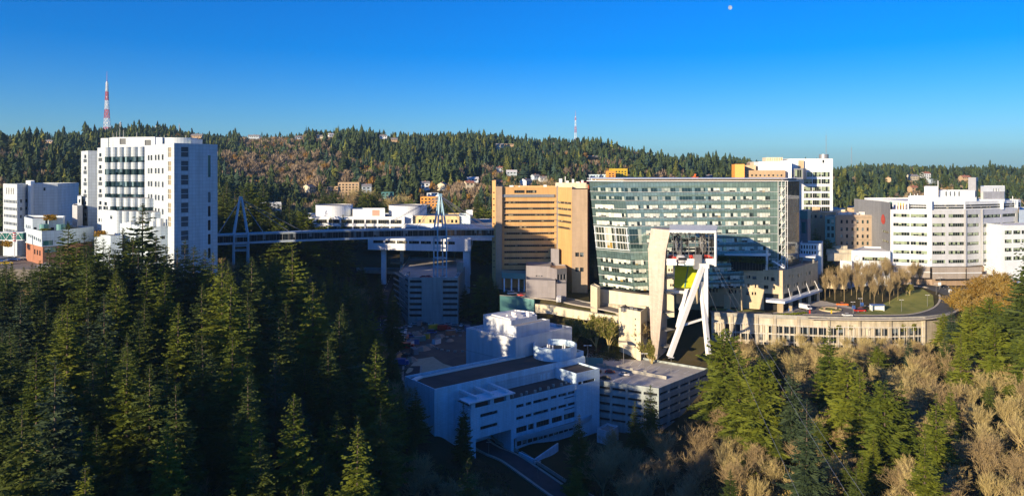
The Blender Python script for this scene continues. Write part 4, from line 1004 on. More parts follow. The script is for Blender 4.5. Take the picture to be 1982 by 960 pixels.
for x, w_ in ((1301, 14), (1339, 12), (1371, 14)):
    m = M(); q = C(x, 322); m.box(q[0], q[1], zf_, w_ / F * 320, 2.2, 1.6); m.box(q[0] - .4, q[1] + .3, zf_ + 1.6, w_ / F * 200, 1.5, .7); m.obj('drive_unit', 'red', B)
m = M()
for x, y, w_, h in ((1350, 490, 6, 22), (1356, 478, 5, 12), (1308, 462, 7, 9), (1330, 470, 5, 8), (1377, 470, 6, 14), (1342, 462, 8, 7)):
    q = C(x, 326); m.box(q[0], q[1], ZY(y + h / 2, 326), w_ / F * 320, 2.5, h / F * 320)
m.obj('machinery', 'dark', B)
m = M(); m.box(*C(1350, 316.5), ZY(521, 316), 3.0, 3, 6.3); m.beam(PT(1350, 512, 316), PT(1364, 520, 316), 2.2, 2.6); m.obj('saddle', 'steel_grey', B)
# legs
B = thing('tram_support', 'white steel A-frame legs bracing the tram station hall', 'support legs', (*C(1345, 312), -82))
AP = PT(1362.5, 515.5, 315)
def leg(a, b, w, name='leg'): m = M(); m.beam(a, b, w, w); m.obj(name, 'steel_white', B)
leg(AP + (-.6, 0, 0), PT(1295.5, 690, 311), 1.9); leg(AP + (.9, 0, 1), np.array([*C(1367, 316), ZY(622, 316)]), 1.7); leg(np.array([*C(1357, 317), ZY(545, 317)]), PT(1371.5, 687, 313), 1.7)
leg(PT(1329.5, 561, 326), PT(1311.5, 634, 316), 1.5); leg(PT(1333, 558, 330), PT(1316, 600, 322), 1.0)
leg(np.array([*C(1367, 316), ZY(622, 316)]), PT(1368, 680, 316), 1.0)
leg(PT(1313, 632, 313), PT(1362, 616.5, 316), .8, 'brace'); leg(PT(1288, 563, 326), PT(1331, 566, 328), 1.3, 'walkway_beam'); leg(AP + (-2, 0, .2), AP + (2, 0, .2), 2.0, 'cap')
# cabin
B = thing('tram_cabin', 'rounded silver tram cabin docked under the machine hall', 'tram cabin', PT(1318, 512, 321))
m = M(); c = PT(1318, 501.5, 320); n1, n2 = 10, 18
for i in range(n1):
    for j in range(n2):
        def sp(i, j):
            a = math.pi * i / n1; b = 2 * math.pi * j / n2; f = lambda t: math.copysign(abs(t) ** .7, t)
            return c + np.array([2.0 * f(math.sin(a)) * f(math.cos(b)), 3.0 * f(math.sin(a)) * f(math.sin(b)), -1.95 * f(math.cos(a))])
        m.face([sp(i, j), sp(i, j + 1), sp(i + 1, j + 1), sp(i + 1, j)])
m.obj('body', 'car_silver', B, True)
m = M(); m.prism([(c[0] - 1.75, c[1] - 3.06), (c[0] + 1.75, c[1] - 3.06), (c[0] + 1.75, c[1] - 2.5), (c[0] - 1.75, c[1] - 2.5)], c[2] - .1, c[2] + 1.0); m.obj('window', 'carglass', B)
m = M(); m.beam(c + (0, 0, 1.8), PT(1312, 480, 322), .8, .5); m.beam(PT(1312, 480, 322), PT(1314, 462, 324), .8, .5); m.obj('hanger', 'steel_grey', B)
# ropes
for x0_, y0_, tgt in ((1377, 508, (56, 118, -53)), (1385, 512, (59, 118, -53.5)), (1352, 512, (48, 118, -54))):
    p = PT(x0_, y0_, 316); q = np.array(tgt, float); d = q - p; m = M(); prev = p; n = 14
    for k in range(1, n + 1):
        t_ = k / n * 1.35; c = p + d * t_ - np.array([0, 0, 3.0 * math.sin(min(t_, 1.35) / 1.35 * math.pi)]); m.tube(prev, c, .03, .03, 4, False); prev = c
    o = m.obj('tram_rope', 'steel_grey'); tag(o, 'steel rope running from the tram station down over the right forest', 'cable', 'tram ropes')
# lime green wedge and stub building under the hall
B = thing('green_roofed_hall', 'hall with a bright lime green sloping roof below the tram station', 'building', (*C(1335, 345), -70))
m = M(); t0_, t1_, t2_, t3_ = PT(1307, 514, 338), PT(1362, 517, 337), PT(1352, 557, 327), PT(1305, 555, 328)
m.face([t3_, t2_, t1_, t0_]); b_ = np.array([0, .6, -.5]); m.face([t0_ + b_, t1_ + b_, t2_ + b_, t3_ + b_])
for a, b in ((t3_, t2_), (t2_, t1_), (t1_, t0_), (t0_, t3_)): m.face([a + b_, b + b_, b, a])
m.obj('sloping_roof', 'lime', B)
m = M(); u_ = np.array([0, -.12, .12]); m.beam(PT(1332, 515, 337.5) + u_, PT(1325, 556, 327.5) + u_, .5, .1); m.beam(PT(1306, 540, 332) + u_, PT(1326, 546, 330.5) + u_, .5, .1); m.obj('roof_seam', 'teal', B)
m = M(); m.prism([C(1309, 330), C(1350, 329.5), C(1354, 338), C(1309, 340)], -60, ZY(558, 328)); m.obj('wall', 'beige', B)
block(B, [C(1289, 350), C(1305, 349), C(1306, 362), C(1289, 362)], -70, ZY(512, 350), 'cream', 'roof_grey', {0: lambda a, b: [(spx(a, b, x), spx(a, b, x + 3), ZY(y + 5, 350), ZY(y, 350)) for x, y in ((1293.5, 520), (1299, 520), (1301, 536), (1297, 549), (1301, 549))]}, wname='stair_wall')
m = M(); m.prism([C(1285, 344), C(1309, 343.5), C(1309, 349), C(1285, 349)], ZY(534, 346), ZY(529, 346), True, True); m.obj('balcony', 'steel_white', B)
m = M(); m.prism([C(1283, 340), C(1345, 338), C(1348, 352), C(1283, 354)], ZY(567, 343), ZY(562, 343), True, True); m.obj('bridge_deck', 'steel_white', B)
# ================================================================ cream service tower
B = thing('cream_service_tower', 'plain cream tower with a column of small windows left of the tram leg', 'tower', (*C(1225, 335), -86))
a, b, c = C(1197.5, 341), C(1240, 331), C(1252.5, 342)
block(B, [a, b, c, (c[0] - 9, c[1] + 8)], -92, ZY(600, 335), 'cream', 'roof_dark', {0: lambda p, q: [(spx(p, q, 1228.5), spx(p, q, 1231), ZY(y + 2.8, 333), ZY(y, 333)) for y in (616.5, 628.5, 636.5, 648, 656, 668)]})
m = M()
for x, y in ((1205, 596), (1222, 593), (1230, 597), (1213, 597)): q = C(x, 338); m.box(q[0], q[1], ZY(603, 338), 1.5, 1.4, (603 - y) / F * 338)
m.obj('rooftop_unit', 'steel_grey', B)
m = M(); m.prism([C(1197, 330), C(1214, 328), C(1214, 332), C(1197, 334)], ZY(664, 331), ZY(661, 331), True, True); m.obj('porch', 'cream', B)
# ================================================================ stepped retaining walls under the street
def ribbon_wall(nm, lab, pts, tops, bots, mat, th_=.8, openings=None):
    """a wall following px/Y points with given top and foot rows"""
    B = thing(nm, lab, 'wall', (*C(*pts[0]), ZY(bots[0], pts[0][1]))); m = M(); cp = M(); u = 0
    for i in range(len(pts) - 1):
        a, b = C(*pts[i]), C(*pts[i + 1]); L = math.dist(a, b); za, zb_ = ZY(tops[i], pts[i][1]), ZY(tops[i + 1], pts[i + 1][1]); fa, fb = ZY(bots[i], pts[i][1]), ZY(bots[i + 1], pts[i + 1][1])
        d = unit(np.array(b) - np.array(a)); n_ = np.array([-d[1], d[0]]) * th_
        m.quad((*a, fa), (*b, fb), (*b, zb_), (*a, za), u, u + L); A_, B_ = np.array(a) + n_, np.array(b) + n_
        m.face([(*B_, fb), (*A_, fa), (*A_, za), (*B_, zb_)]); u += L
        e = np.array([-n_[0], -n_[1]]) * .25
        P_ = [(*(np.array(a) + e), za), (*(np.array(b) + e), zb_), (*B_, zb_), (*A_, za)]; P2 = [(p[0], p[1], p[2] + .3) for p in P_]
        cp.face(P2)
        for j in range(4): k = (j + 1) % 4; cp.face([P_[j], P_[k], P2[k], P2[j]])
    m.obj('wall_face', mat, B); cp.obj('coping', 'concrete', B); return B
ribbon_wall('street_wall', 'pale panelled retaining wall carrying the hospital street', [(1085, 400), (1120, 386), (1155, 376), (1200, 362), (1250, 352)], [580, 584, 586.5, 591, 594], [600, 604, 608, 616, 622], 'concrete_pale')
ribbon_wall('lower_terrace_wall', 'long cream parapet wall with small slots, lower of the two terrace walls below the street', [(1036, 384), (1062, 376), (1100, 366), (1150, 352), (1199, 343)], [589, 591, 598, 606, 613], [606, 607, 614, 622, 630], 'cream')
ribbon_wall('teal_retaining_wall', 'weathered teal-stained retaining wall in shade below the yellow wing', [(968, 392), (1000, 394), (1034, 388)], [572, 574, 580], [603, 604, 603], 'teal')
m = M()
# deck between the two walls
m = M(); top_ = [(1036, 384, 592.5), (1062, 376, 594), (1100, 366, 601), (1150, 352, 609), (1200, 342, 616)]; bk = [(1085, 401, 598), (1095, 396, 600), (1120, 387, 604), (1155, 377, 608), (1210, 360, 618)]
for i in range(4):
    P_ = [PT(top_[k][0], top_[k][2], top_[k][1]) for k in (i, i + 1)] + [PT(bk[k][0], bk[k][2], bk[k][1]) for k in (i + 1, i)]; m.face(P_)
tag(m.obj('service_lane', 'asphalt_pale'), None, None, kind='structure')
# ================================================================ ribbed white building
B = thing('ribbed_white_building', 'windowless white building with ribbed metal walls and roof plant rooms in the valley', 'building', (*C(998, 305), -88))
a, b, c = C(902, 326), C(998, 305), C(1107, 328); d = (a[0] + c[0] - b[0], a[1] + c[1] - b[1]); zt = ZY(655, 305)
block(B, [a, b, c, d], -96, zt, 'ribbed', 'roof_white', {}, par=1.2)
u_, v_ = unit(np.array(a) - np.array(b)), unit(np.array(c) - np.array(b)); ob = np.array(b)
def loc(s, t): return tuple(ob + u_ * s + v_ * t)
block(B, [loc(26, 6), loc(7.5, 4.8), loc(8.2, 21), loc(15, 26), loc(25, 24)], zt - 1.2, ZY(613.5, 322) + .2, 'ribbed', 'roof_white', {}, wname='plant_room_wall', par=.5)
block(B, [loc(8, 4.2), loc(3.5, 4.0), loc(4.5, 25), loc(8.4, 24.5)], zt - 1.2, ZY(634, 308), 'ribbed', 'roof_grey', {}, wname='front_plant_room_wall', par=.4)
m = M()
for s, t, w_, l_, h in ((12, 8, 3, 5, .8), (13, 14, 4, 3, 1.1), (17, 17, 3, 3, 1.4), (20, 9, 1.2, 8, .5), (11, 19, 2, 2, 1.6), (16, 11, 1, 1, 1.2)):
    q = loc(s, t); m.box(q[0], q[1], ZY(613.5, 322) - .3, w_, l_, h, .7)
m.obj('rooftop_unit', 'steel_white', B)
m = M()
for k in range(24): q = loc(27.5 - .2, 2 + k); 
for k in range(18):
    q = loc(27 - k * 1.4, 1.6); m.beam((*q, zt - 1.2), (*q, zt + .6), .1)
m.beam((*loc(27, 1.6), zt + .6), (*loc(3, 1.6), zt + .6), .1); m.obj('railing', 'steel_grey', B)
# ================================================================ white terraced office over the road
B = thing('white_office_block', 'long white tiled office building with a dark roof and drum bridging the valley road', 'building', (*C(917, 256), -100))
ux = unit(np.array([49.6, 39.0])); vx = np.array([-ux[1], ux[0]]); O = np.array(C(841, 260)); O = np.array([-27.6, 260.])
def W2(s, t): return tuple(O + ux * s + vx * t)       # s along the long side, t towards the hill
zR, zG = -77.7, -106
def f_o(a, b): return [(math.dist(a, b) - 8 + i, math.dist(a, b) - 7.3 + i, -96, -90) for i in ()]
block(B, [W2(0, 0), W2(74, 0), W2(74, 21), W2(0, 21)], zG, zR, 'tile_white', 'roof_dark', {3: lambda a, b: [(2, 3, -99, -96), (16, 17.2, -99, -95)]}, par=.9)
m = M()
for t in (2.6, 3.6): m.prism([W2(3, 21 - t), W2(56, 21 - t), W2(56, 21.35 - t), W2(3, 21.35 - t)], zR - .9, zR - .35)
m.prism([W2(1, 15), W2(6, 17.5), W2(5.2, 19), W2(.6, 17)], zR - .9, zR - .2); m.obj('roof_duct', 'steel_white', B)
# front wing: one storey lower, carried over the road on a gate-like frame
t1 = -11.9
WK = 1.104
def W3(s, t): return W2(8.7 + (s - 1.5) * WK, t)
def wk(ws): return [(w[0] * WK, w[1] * WK, *w[2:]) for w in ws]   # front plane, metres in front of the main block
zW = -83.2
wing = [W3(1.5, t1), W3(47.5, t1), W3(47.5, -.02), W3(1.5, -.02)]
def f_wing(a, b):
    w = []
    for zt_, zb_ in ((-85.9, -87.1), (-90.3, -91.5)):
        for s0, s1 in ((2.6, 9.5), (10.5, 16)): w.append((s0, s1, zb_, zt_, 'gl_dark'))
        for s0, s1 in ((17.3, 20.6), (21.3, 24), (24.6, 31.5), (32.5, 35.4), (36, 40), (40.5, 44.6)): w.append((s0, s1, zb_, zt_, 'gl_dark'))
        w.append((12.5, 16, zb_ - 1.3, zb_ - .75)); w.append((38.5, 44.6, zb_ - 1.2, zb_ - .7))
    for s0, s1 in ((17.3, 22), (22.4, 25), (26, 32), (33, 38), (38.6, 44.6)): w.append((s0, s1, -96.4, -94.2, 'gl_band'))
    return w
# over the road (open below -94) and solid to the right of it
W = M(); facade(B, W, W3(1.5, t1), W3(16.6, t1), -94.2, zW, wk([w for w in f_wing(0, 0) if w[1] < 15.2]), 'gl_dark', .5)
facade(B, W, W3(16.6, t1), W3(45.5, t1), -98.0, zW, wk([(w[0] - 15.1, w[1] - 15.1, *w[2:]) for w in f_wing(0, 0) if w[0] > 15.2]), 'gl_dark', .6)
W.quad((*W3(1.5, -.02), -94.2), (*W3(1.5, t1), -94.2), (*W3(1.5, t1), zW), (*W3(1.5, -.02), zW))
W.quad((*W3(16.6, -.02), -108), (*W3(16.6, t1), -108), (*W3(16.6, t1), -94.2), (*W3(16.6, -.02), -94.2))
W.quad((*W3(16.6, t1), -108), (*W3(17.8, t1), -108), (*W3(17.8, t1), -98), (*W3(16.6, t1), -98))
W.face([(*W3(1.5, t1), -94.2), (*W3(1.5, -.02), -94.2), (*W3(16.6, -.02), -94.2), (*W3(16.6, t1), -94.2)])
W.obj('front_wall', 'tile_white', B)
m = M(); m.prism([W3(.2, t1 - .15), W3(2.2, t1 - .15), W3(2.2, t1 + 2.2), W3(.2, t1 + 2.2)], -108, zW - .3, True); m.obj('corner_pier', 'tile_white', B)
m = M(); m.face([(*W3(1.5, t1), zW - .5), (*W3(45.5, t1), zW - .5), (*W3(45.5, 0), zW - .5), (*W3(1.5, 0), zW - .5)]); m.obj('terrace_floor', 'roof_dark', B)
m = M(); m.prism([W3(-1, t1 - 1.2), W3(17.5, t1 - 1.2), W3(17.5, t1 + 5.6), W3(-1, t1 + 5.6)], zW + 2.1, zW + 2.5, True, True); m.obj('terrace_canopy', 'white', B)
for s in (3, 9, 15):
    m = M(); m.prism([W3(s, t1 + .5), W3(s + 1, t1 + .5), W3(s + 1, -.05), W3(s, -.05)], zW + 2.52, zW + 3.4, True, True); m.obj('roof_beam', 'white', B)
for s in (.6, 8, 14.6):
    m = M(); m.prism([W3(s, t1 + .1), W3(s + 1.6, t1 + .1), W3(s + 1.6, t1 + 1.4), W3(s, t1 + 1.4)], zW - .4, zW + 2.1); m.obj('canopy_pier', 'tile_white', B)
m = M()
for s in np.arange(19, 44, 3.1): q = W3(s, t1 + 1.5 + (s % 2)); m.cyl(q[0], q[1], zW - .5, zW + .5, .5, 8)
m.obj('planter', 'concrete', B)
W = M(); facade(B, W, W3(18, -.04), W3(46, -.04), zW - .5, zW + 3.2, [(20 - 1.5 * k, 20.8 - 1.5 * k, zW - .2, zW + 1.8) for k in range(0)] + [(22.5, 23.6, zW, zW + 2.2), (24, 25.2, zW, zW + 2.2), (26.2, 27.4, zW, zW + 2.2)], 'gl_dark', .2); W.obj('terrace_wall', 'blue_panel', B)
# stair tower block at the right end
e0 = 45.5
block(B, [W3(e0, t1 - .6), W3(e0 + 11.5, t1 - .6), W3(e0 + 11.5, -.03), W3(e0, -.03)], zG, zR - 1.6, 'tile_white', 'roof_dark', {0: lambda a, b: [(1.0, 3.0, zR - 6.2, zR - 5.1), (3.6, 10, zR - 6.2, zR - 5.1)]}, wname='end_tower_wall')
block(B, [W2(68, 3), W2(76, 3), W2(76, 19), W2(68, 19)], zG, zR + 1.4, 'tile_white', 'roof_dark', {}, wname='rear_tower_wall')
# lowest glazed storey and curved skirt
W = M(); facade(B, W, W3(19, t1 + 1.2), W3(52, t1 + 1.2), -104, -98.0, [(1 + 2.6 * k, 3.2 + 2.6 * k, -101.6, -98.6, 'gl_vision_dark') for k in range(12)], depth=.2)
W.face([(*W3(16.6, t1), -98.0), (*W3(19, t1 + 1.2), -98.0), (*W3(52, t1 + 1.2), -98.0), (*W3(52, t1), -98.0)]); W.obj('ground_storey_wall', 'tile_white', B)
m = M(); arcp = [W3(17.8, t1 - 1.4), W3(30, t1 - 3.0), W3(42, t1 - 3.4), W3(50, t1 - 2.2), W3(57, t1 + 1.5), W3(61, t1 + 7)]
for a, b in zip(arcp, arcp[1:]): m.quad((*a, -98.6), (*b, -98.6), (*b, -96.7), (*a, -96.7)); m.quad((*b, -98.6), (*a, -98.6), (*a, -96.7), (*b, -96.7))
m.obj('curved_parapet', 'white', B)
m = M(); m.face([(*p, -97.9) for p in arcp] + [(*W3(57, 2), -97.9), (*W3(17.8, t1 + .5), -97.9)]); m.obj('balcony_floor', 'roof_grey', B)
m = M(); q = [W3(17.5, t1 - 12), W3(33, t1 - 5.5)]; m.prism([q[0], q[1], W3(33, t1 - 4.9), W3(17.5, t1 - 11.4)], -109, -101.8); m.prism([W3(17.5, t1 - 12), W3(18.1, t1 - 12), W3(18.1, t1 - 3), W3(17.5, t1 - 3)], -109, -101.8); m.obj('garden_wall', 'tile_white', B)
block(B, [W3(50, t1 - 13), W3(57, t1 - 11), W3(56, t1 - 6), W3(49, t1 - 8)], -106, -99.5, 'blue_panel', 'roof_grey', wname='kiosk_wall')
# roof drum
dc = W2(66.5, 10.5); r = 9.2
m = M(); n = 48
for k in range(n):
    a0, a1_ = 2 * math.pi * k / n, 2 * math.pi * (k + 1) / n; P_ = lambda a, rr_, z: (dc[0] + rr_ * math.cos(a), dc[1] + rr_ * math.sin(a), z)
    m.quad(P_(a0, r, zR - .9), P_(a1_, r, zR - .9), P_(a1_, r, zR + 4.4), P_(a0, r, zR + 4.4), k, k + 1); m.face([P_(a1_, r - .4, zR + 1.6), P_(a0, r - .4, zR + 1.6), P_(a0, r - .4, zR + 4.4), P_(a1_, r - .4, zR + 4.4)])
    m.face([P_(a0, r, zR + 4.4), P_(a1_, r, zR + 4.4), P_(a1_, r - .4, zR + 4.4), P_(a0, r - .4, zR + 4.4)])
m.obj('drum_wall', 'tile_white', B)
m = M(); m.cyl(dc[0], dc[1], zR, zR + 1.8, r - .35, 48); m.obj('drum_roof', 'roof_dark', B)
m = M()
for dx, dy in ((-3, 1), (-2.2, .4), (3.4, 1), (4.2, 0), (-1, -1)): m.cyl(dc[0] + dx, dc[1] + dy, zR + 1.6, zR + 4.0, .35, 10)
m.box(dc[0] - 4, dc[1] + 1, zR + 1.6, 1.6, 1.6, 1.2); m.obj('flue', 'steel_white', B)
# ================================================================ right parking garage
B = thing('rooftop_parking_garage', 'five-level concrete parking garage with cars on its sunlit roof, below the tram station', 'parking garage', (*C(1275, 286), -106))
zd = -86.0
ga, gb, gc, gd = np.array([28., 300.]), np.array([57.4, 286.]), np.array([84.5, 314.5]), np.array([36.6, 350.])
def f_k(n_b):
    def f(a, b):
        L = math.dist(a, b); w = []
        for k in range(5):
            z = zd - .9 - 3.15 * k
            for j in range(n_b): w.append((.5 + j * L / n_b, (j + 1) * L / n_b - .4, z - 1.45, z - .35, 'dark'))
        return w
    return f
W = M(); P4 = [tuple(ga), tuple(gb), tuple(gc), tuple(gd)]
for i in range(4): facade(B, W, P4[i], P4[(i + 1) % 4], -110, zd + .9, f_k((5, 5, 7, 7)[i])(P4[i], P4[(i + 1) % 4]), 'dark', 1.0, name='deck_opening')
q_ = inset(P4, .3)
for i in range(4):
    j = (i + 1) % 4; W.face([(*P4[i], zd + .9), (*P4[j], zd + .9), (*q_[j], zd + .9), (*q_[i], zd + .9)]); W.face([(*q_[j], zd), (*q_[i], zd), (*q_[i], zd + .9), (*q_[j], zd + .9)])
W.obj('wall', 'garage', B)
m = M(); m.face([(*p, zd) for p in q_], [p for p in q_]); m.obj('roof_deck', 'deck', B)
m = M()
def gl(s, t): return tuple((ga * (1 - s) + gb * s) * (1 - t) + (gd * (1 - s) + gc * s) * t)
# ramp wall dividing the deck
a, b = gl(.05, .50), gl(.86, .42); d_ = unit(np.array(b) - np.array(a)); nn_ = np.array([-d_[1], d_[0]]) * .4
m.prism([a, b, tuple(np.array(b) + nn_), tuple(np.array(a) + nn_)], zd + .004, zd + 1.3); m.obj('ramp_wall', 'concrete', B)
m = M(); a = gl(.06, .47); m.box(a[0] + 2, a[1], zd + .005, 7.5, .5, 3.6, -.25); m.obj('gable_wall', 'teal', B)
for s in (.22, .36, .5, .64): m = M(); a = gl(s, .485 - .06 * s); m.box(a[0], a[1], zd + .005, 1.2, .8, 2.2, -.25); m.obj('wall_post', 'concrete', B)
m = M()
for k in range(11):
    for t0__, t1__ in ((.06, .20),):
        a, b = gl(.06 + k * .085, t0__), gl(.06 + k * .085, t1__); d_ = unit(np.array(b) - np.array(a)); n2 = np.array([-d_[1], d_[0]]) * .09; a, b = np.array(a), np.array(b)
        m.face([(*(a - n2), zd + .012), (*(a + n2), zd + .012), (*(b + n2), zd + .012), (*(b - n2), zd + .012)][::-1])
    a, b = gl(.1 + k * .08, .72), gl(.1 + k * .08, .86); d_ = unit(np.array(b) - np.array(a)); n2 = np.array([-d_[1], d_[0]]) * .09; a, b = np.array(a), np.array(b)
    m.face([(*(a - n2), zd + .012), (*(a + n2), zd + .012), (*(b + n2), zd + .012), (*(b - n2), zd + .012)][::-1])
m.obj('bay_marking', 'white', B)
# ================================================================ terrace wall with three levels of bays
B = thing('terrace_parking_wall', 'long curved concrete parking structure with glazed bays and a road on its roof', 'parking structure', (*C(1600, 342), -82))
xs = [1377, 1416, 1465, 1499, 1545, 1604, 1663, 1723, 1788, 1830, 1860, 1878]
W = M(); top = []
for i, (xa, xb) in enumerate(zip(xs, xs[1:])):
    a, b = C(xa, float(np.interp(xa, WALLC[:, 0], WALLC[:, 1]))), C(xb, float(np.interp(xb, WALLC[:, 0], WALLC[:, 1]))); L = math.dist(a, b); w = []
    ra_ = random.Random(i)
    if i < 8:
        n = max(3, int(L / 3.4))
        for r0_, r1_ in ((-76.9, -73.6), (-80.6, -77.7), (-84.4, -81.4)):
            for k in range(n):
                s0 = 1.1 + k * (L - 1.6) / n; w.append((s0, s0 + (L - 1.6) / n - .5, r0_, r1_, 'gl_dark' if ra_.random() < .75 else 'concrete_pale'))
    facade(B, W, a, b, -92, -69 + .02, w, 'gl_dark', .5)
    top.append((a, b))
W.obj('wall', 'concrete_pale', B)
for x in xs[1:9]:
    q = C(x, float(np.interp(x, WALLC[:, 0], WALLC[:, 1])) - .35); m = M(); m.box(q[0], q[1], -92, 1.1, .8, 92 - 68.6); m.obj('buttress', 'concrete_pale', B)
m = M(); cp = M(); slab = M()
for a, b in top:
    a, b = np.array(a), np.array(b); d_ = unit(b - a); n_ = np.array([-d_[1], d_[0]])
    m.prism([tuple(a - n_ * .35), tuple(b - n_ * .35), tuple(b + n_ * .1), tuple(a + n_ * .1)], -69.9, -68.1, True, True)
    slab.face([(*(a + n_ * .1), -69 + .012), (*(b + n_ * .1), -69 + .012), (*(b + n_ * 9 + d_ * .5), -69 + .012), (*(a + n_ * 9 - d_ * .5), -69 + .012)])
m.obj('parapet', 'concrete', B); slab.obj('deck', 'asphalt_pale', B)
m = M()
for a, b in top[:8]:
    a, b = np.array(a), np.array(b); d_ = unit(b - a); n_ = np.array([-d_[1], d_[0]]); L = math.dist(a, b); k = 0
    while 1.8 + k * 2.3 < L: q = a + d_ * (1.8 + k * 2.3) - n_ * .9; m.beam((*q, -86), (*q, -72.8), .12); k += 1
    m.beam((*(a - n_ * .9), -72.8), (*(b - n_ * .9), -72.8), .14); m.beam((*(a - n_ * .9), -77.2), (*(b - n_ * .9), -77.2), .12)
m.obj('trellis', 'steel_white', B)
# ================================================================ white faceted clinic (right)
B = thing('faceted_clinic', 'large white faceted clinic with stepped ribbon windows and a red emblem, at the right', 'hospital', (*C(1800, 410), -64))
K = [C(1705, 432), C(1723.5, 412), C(1803, 405), C(1870, 407), C(1901, 413), C(1970, 432)]
zt = ZY(406, 410); zb = ZY(514, 410)
fr = [416, 433, 450.5, 468.5, 486, 503.5]
def bandw(segs, yr, h=5): return lambda a, b: [(spx(a, b, xa), spx(a, b, xb), ZY(y + h, yr), ZY(y, yr), 'gl_casey') for y in fr for xa, xb in segs]
def f1(a, b): return [(spx(a, b, xa), spx(a, b, xb), ZY(y + 6.4, 408.5), ZY(y, 408.5), 'gl_casey') for y in (414.3, 432, 450, 467.5, 485, 502) for xa, xb in ((1729, 1761), (1762.5, 1795))]
def f2(a, b): return [(spx(a, b, xa), spx(a, b, xb), ZY(y + 6.4, 406), ZY(y, 406), 'gl_casey') for y in (415, 432.5, 450, 468.5, 485.5, 503) for xa, xb in ((1805, 1830), (1836, 1866))]
def f3(a, b): return [(spx(a, b, 1872.5), spx(a, b, 1895), ZY(y + 6.3, 410), ZY(y, 410), 'gl_casey') for y in (415, 432.5, 450, 468, 485, 502)]
def f4(a, b): return [(spx(a, b, xa), spx(a, b, xb), ZY(y + 6, 420), ZY(y, 420), 'gl_casey') for y in (415, 432, 448, 465, 482.5, 499) for xa, xb in ((1903, 1937), (1940, 1966))]
def f0(a, b): return [(spx(a, b, 1708), spx(a, b, 1720), ZY(y + 4, 425), ZY(y, 425), 'gl_casey') for y in (446, 464)]
rear = [(K[5][0] - 5, 470.), (K[0][0] + 2, 470.)]
W = M(); facade(B, W, K[0], K[1], -66, ZY(392, 415), f0(K[0], K[1]), 'gl_casey', .2); W.quad((*rear[1], -66), (*K[0], -66), (*K[0], ZY(392, 415)), (*rear[1], ZY(392, 415))); W.obj('grey_end_wall', 'grey_side', B)
W = M()
facade(B, W, K[1], K[2], zb, zt, f1(K[1], K[2]), 'gl_casey', .25); W.obj('front_wall', 'white_band', B); W = M()
for i, f in ((2, f2), (3, f3), (4, f4)): facade(B, W, K[i], K[i + 1], zb, zt, f(K[i], K[i + 1]), 'gl_casey', .25)
W.quad((*K[5], -66), (*rear[0], -66), (*rear[0], zt), (*K[5], zt)); W.quad((*rear[0], -66), (*rear[1], -66), (*rear[1], zt), (*rear[0], zt)); W.obj('wall', 'shade_tone_panel', B)
m = M(); m.face([(*p, zt - .1) for p in K + rear]); m.obj('roof', 'roof_white', B)
for x in (1868.5, 1901):
    q = C(x, 406 if x < 1890 else 412.5); m = M(); m.box(q[0], q[1], zb, .7, .7, zt - zb + .3); m.obj('corner_fin', 'grey_panel', B)
# recessed base storeys with mesh screens
W = M(); K2 = [C(1706, 436), C(1725, 416), C(1804, 408.5), C(1870, 410.5), C(1901, 416.5), C(1972, 434)]
for i in range(5): W.quad((*K2[i], -66), (*K2[i + 1], -66), (*K2[i + 1], zb), (*K2[i], zb), 0)
W.obj('base_wall', 'brown_stone', B)
m = M(); m.face([(*K[i], zb) for i in range(1, 6)] + [(*K2[i], zb) for i in range(5, 0, -1)]); m.obj('soffit', 'roof_grey', B)
MT['screen'] = panel('beige_mesh_screen', (.40, .35, .30), .5, .5, .7, .05)
for xa, xb, ya, yb in ((1805, 1869, 517, 540), (1872, 1900, 517, 539), (1730, 1800, 516, 538)):
    m = M(); a, b = C(xa, 403.5 if xa > 1800 else 408), C(xb, 405 if xa > 1800 else 404); m.prism([a, b, (b[0], b[1] + .3), (a[0], a[1] + .3)], ZY(yb, 404), ZY(ya, 404), True, True); m.obj('mesh_screen', 'screen', B)
    m = M(); m.prism([(a[0], a[1] - .2), (b[0], b[1] - .2), (b[0], b[1] + .5), (a[0], a[1] + .5)], ZY((ya + yb) / 2, 404) - .2, ZY((ya + yb) / 2, 404) + .2, True, True); m.obj('screen_rail', 'white', B)
m = M(); a, b = C(1900, 404), C(1940, 398)
for k in range(6):
    q = np.array(C(1903 + 6.2 * k, 408)); m.beam((*q, ZY(515 - k * .8, 405)), (q[0] + 3.6, q[1] - 9, ZY(532 - k * 1.5, 398)), .35)
m.obj('entrance_canopy_rib', 'steel_white', B)
m = M(); m.prism([C(1898, 396), C(1936, 392), C(1940, 404), C(1900, 408)], ZY(538, 398), ZY(536, 398), True, True); m.obj('entrance_canopy', 'steel_white', B)
# set-back top storey and roof plant
T_ = [C(1755, 416), C(1805, 409), C(1868, 411), C(1938, 424), C(1976, 438)]; zt2 = ZY(390, 411)
def ft(a, b):
    L = math.dist(a, b); return [(.6, L - .6, ZY(399.5, 411), ZY(396.5, 411), 'gl_band'), (.6, L - .6, ZY(404.5, 411), ZY(400.8, 411), 'gl_band')]
block(B, T_ + [(T_[4][0] - 5, 468), (T_[0][0], 466)], zt - .05, zt2, 'white_band', 'roof_white', {0: ft, 1: ft, 2: ft, 3: ft}, wname='top_storey_wall')
for a_, b_, c_, y0, Y0, nm in ((1758, 1805, 16, 380.5, 418, 0), (1803, 1890, 22, 382, 416, 1), (1888, 1945, 22, 386, 424, 2)):
    block(B, [C(a_, Y0 + 2), C(b_, Y0), C(b_, Y0 + c_), C(a_, Y0 + c_)], zt2 - .9, ZY(y0, Y0), 'white', 'roof_white', wname='penthouse_wall')
block(B, [C(1789, 424), C(1816, 422), C(1816, 436), C(1789, 438)], zt2 - .9, ZY(361.5, 424), 'white', 'roof_white', wname='plant_room_wall')
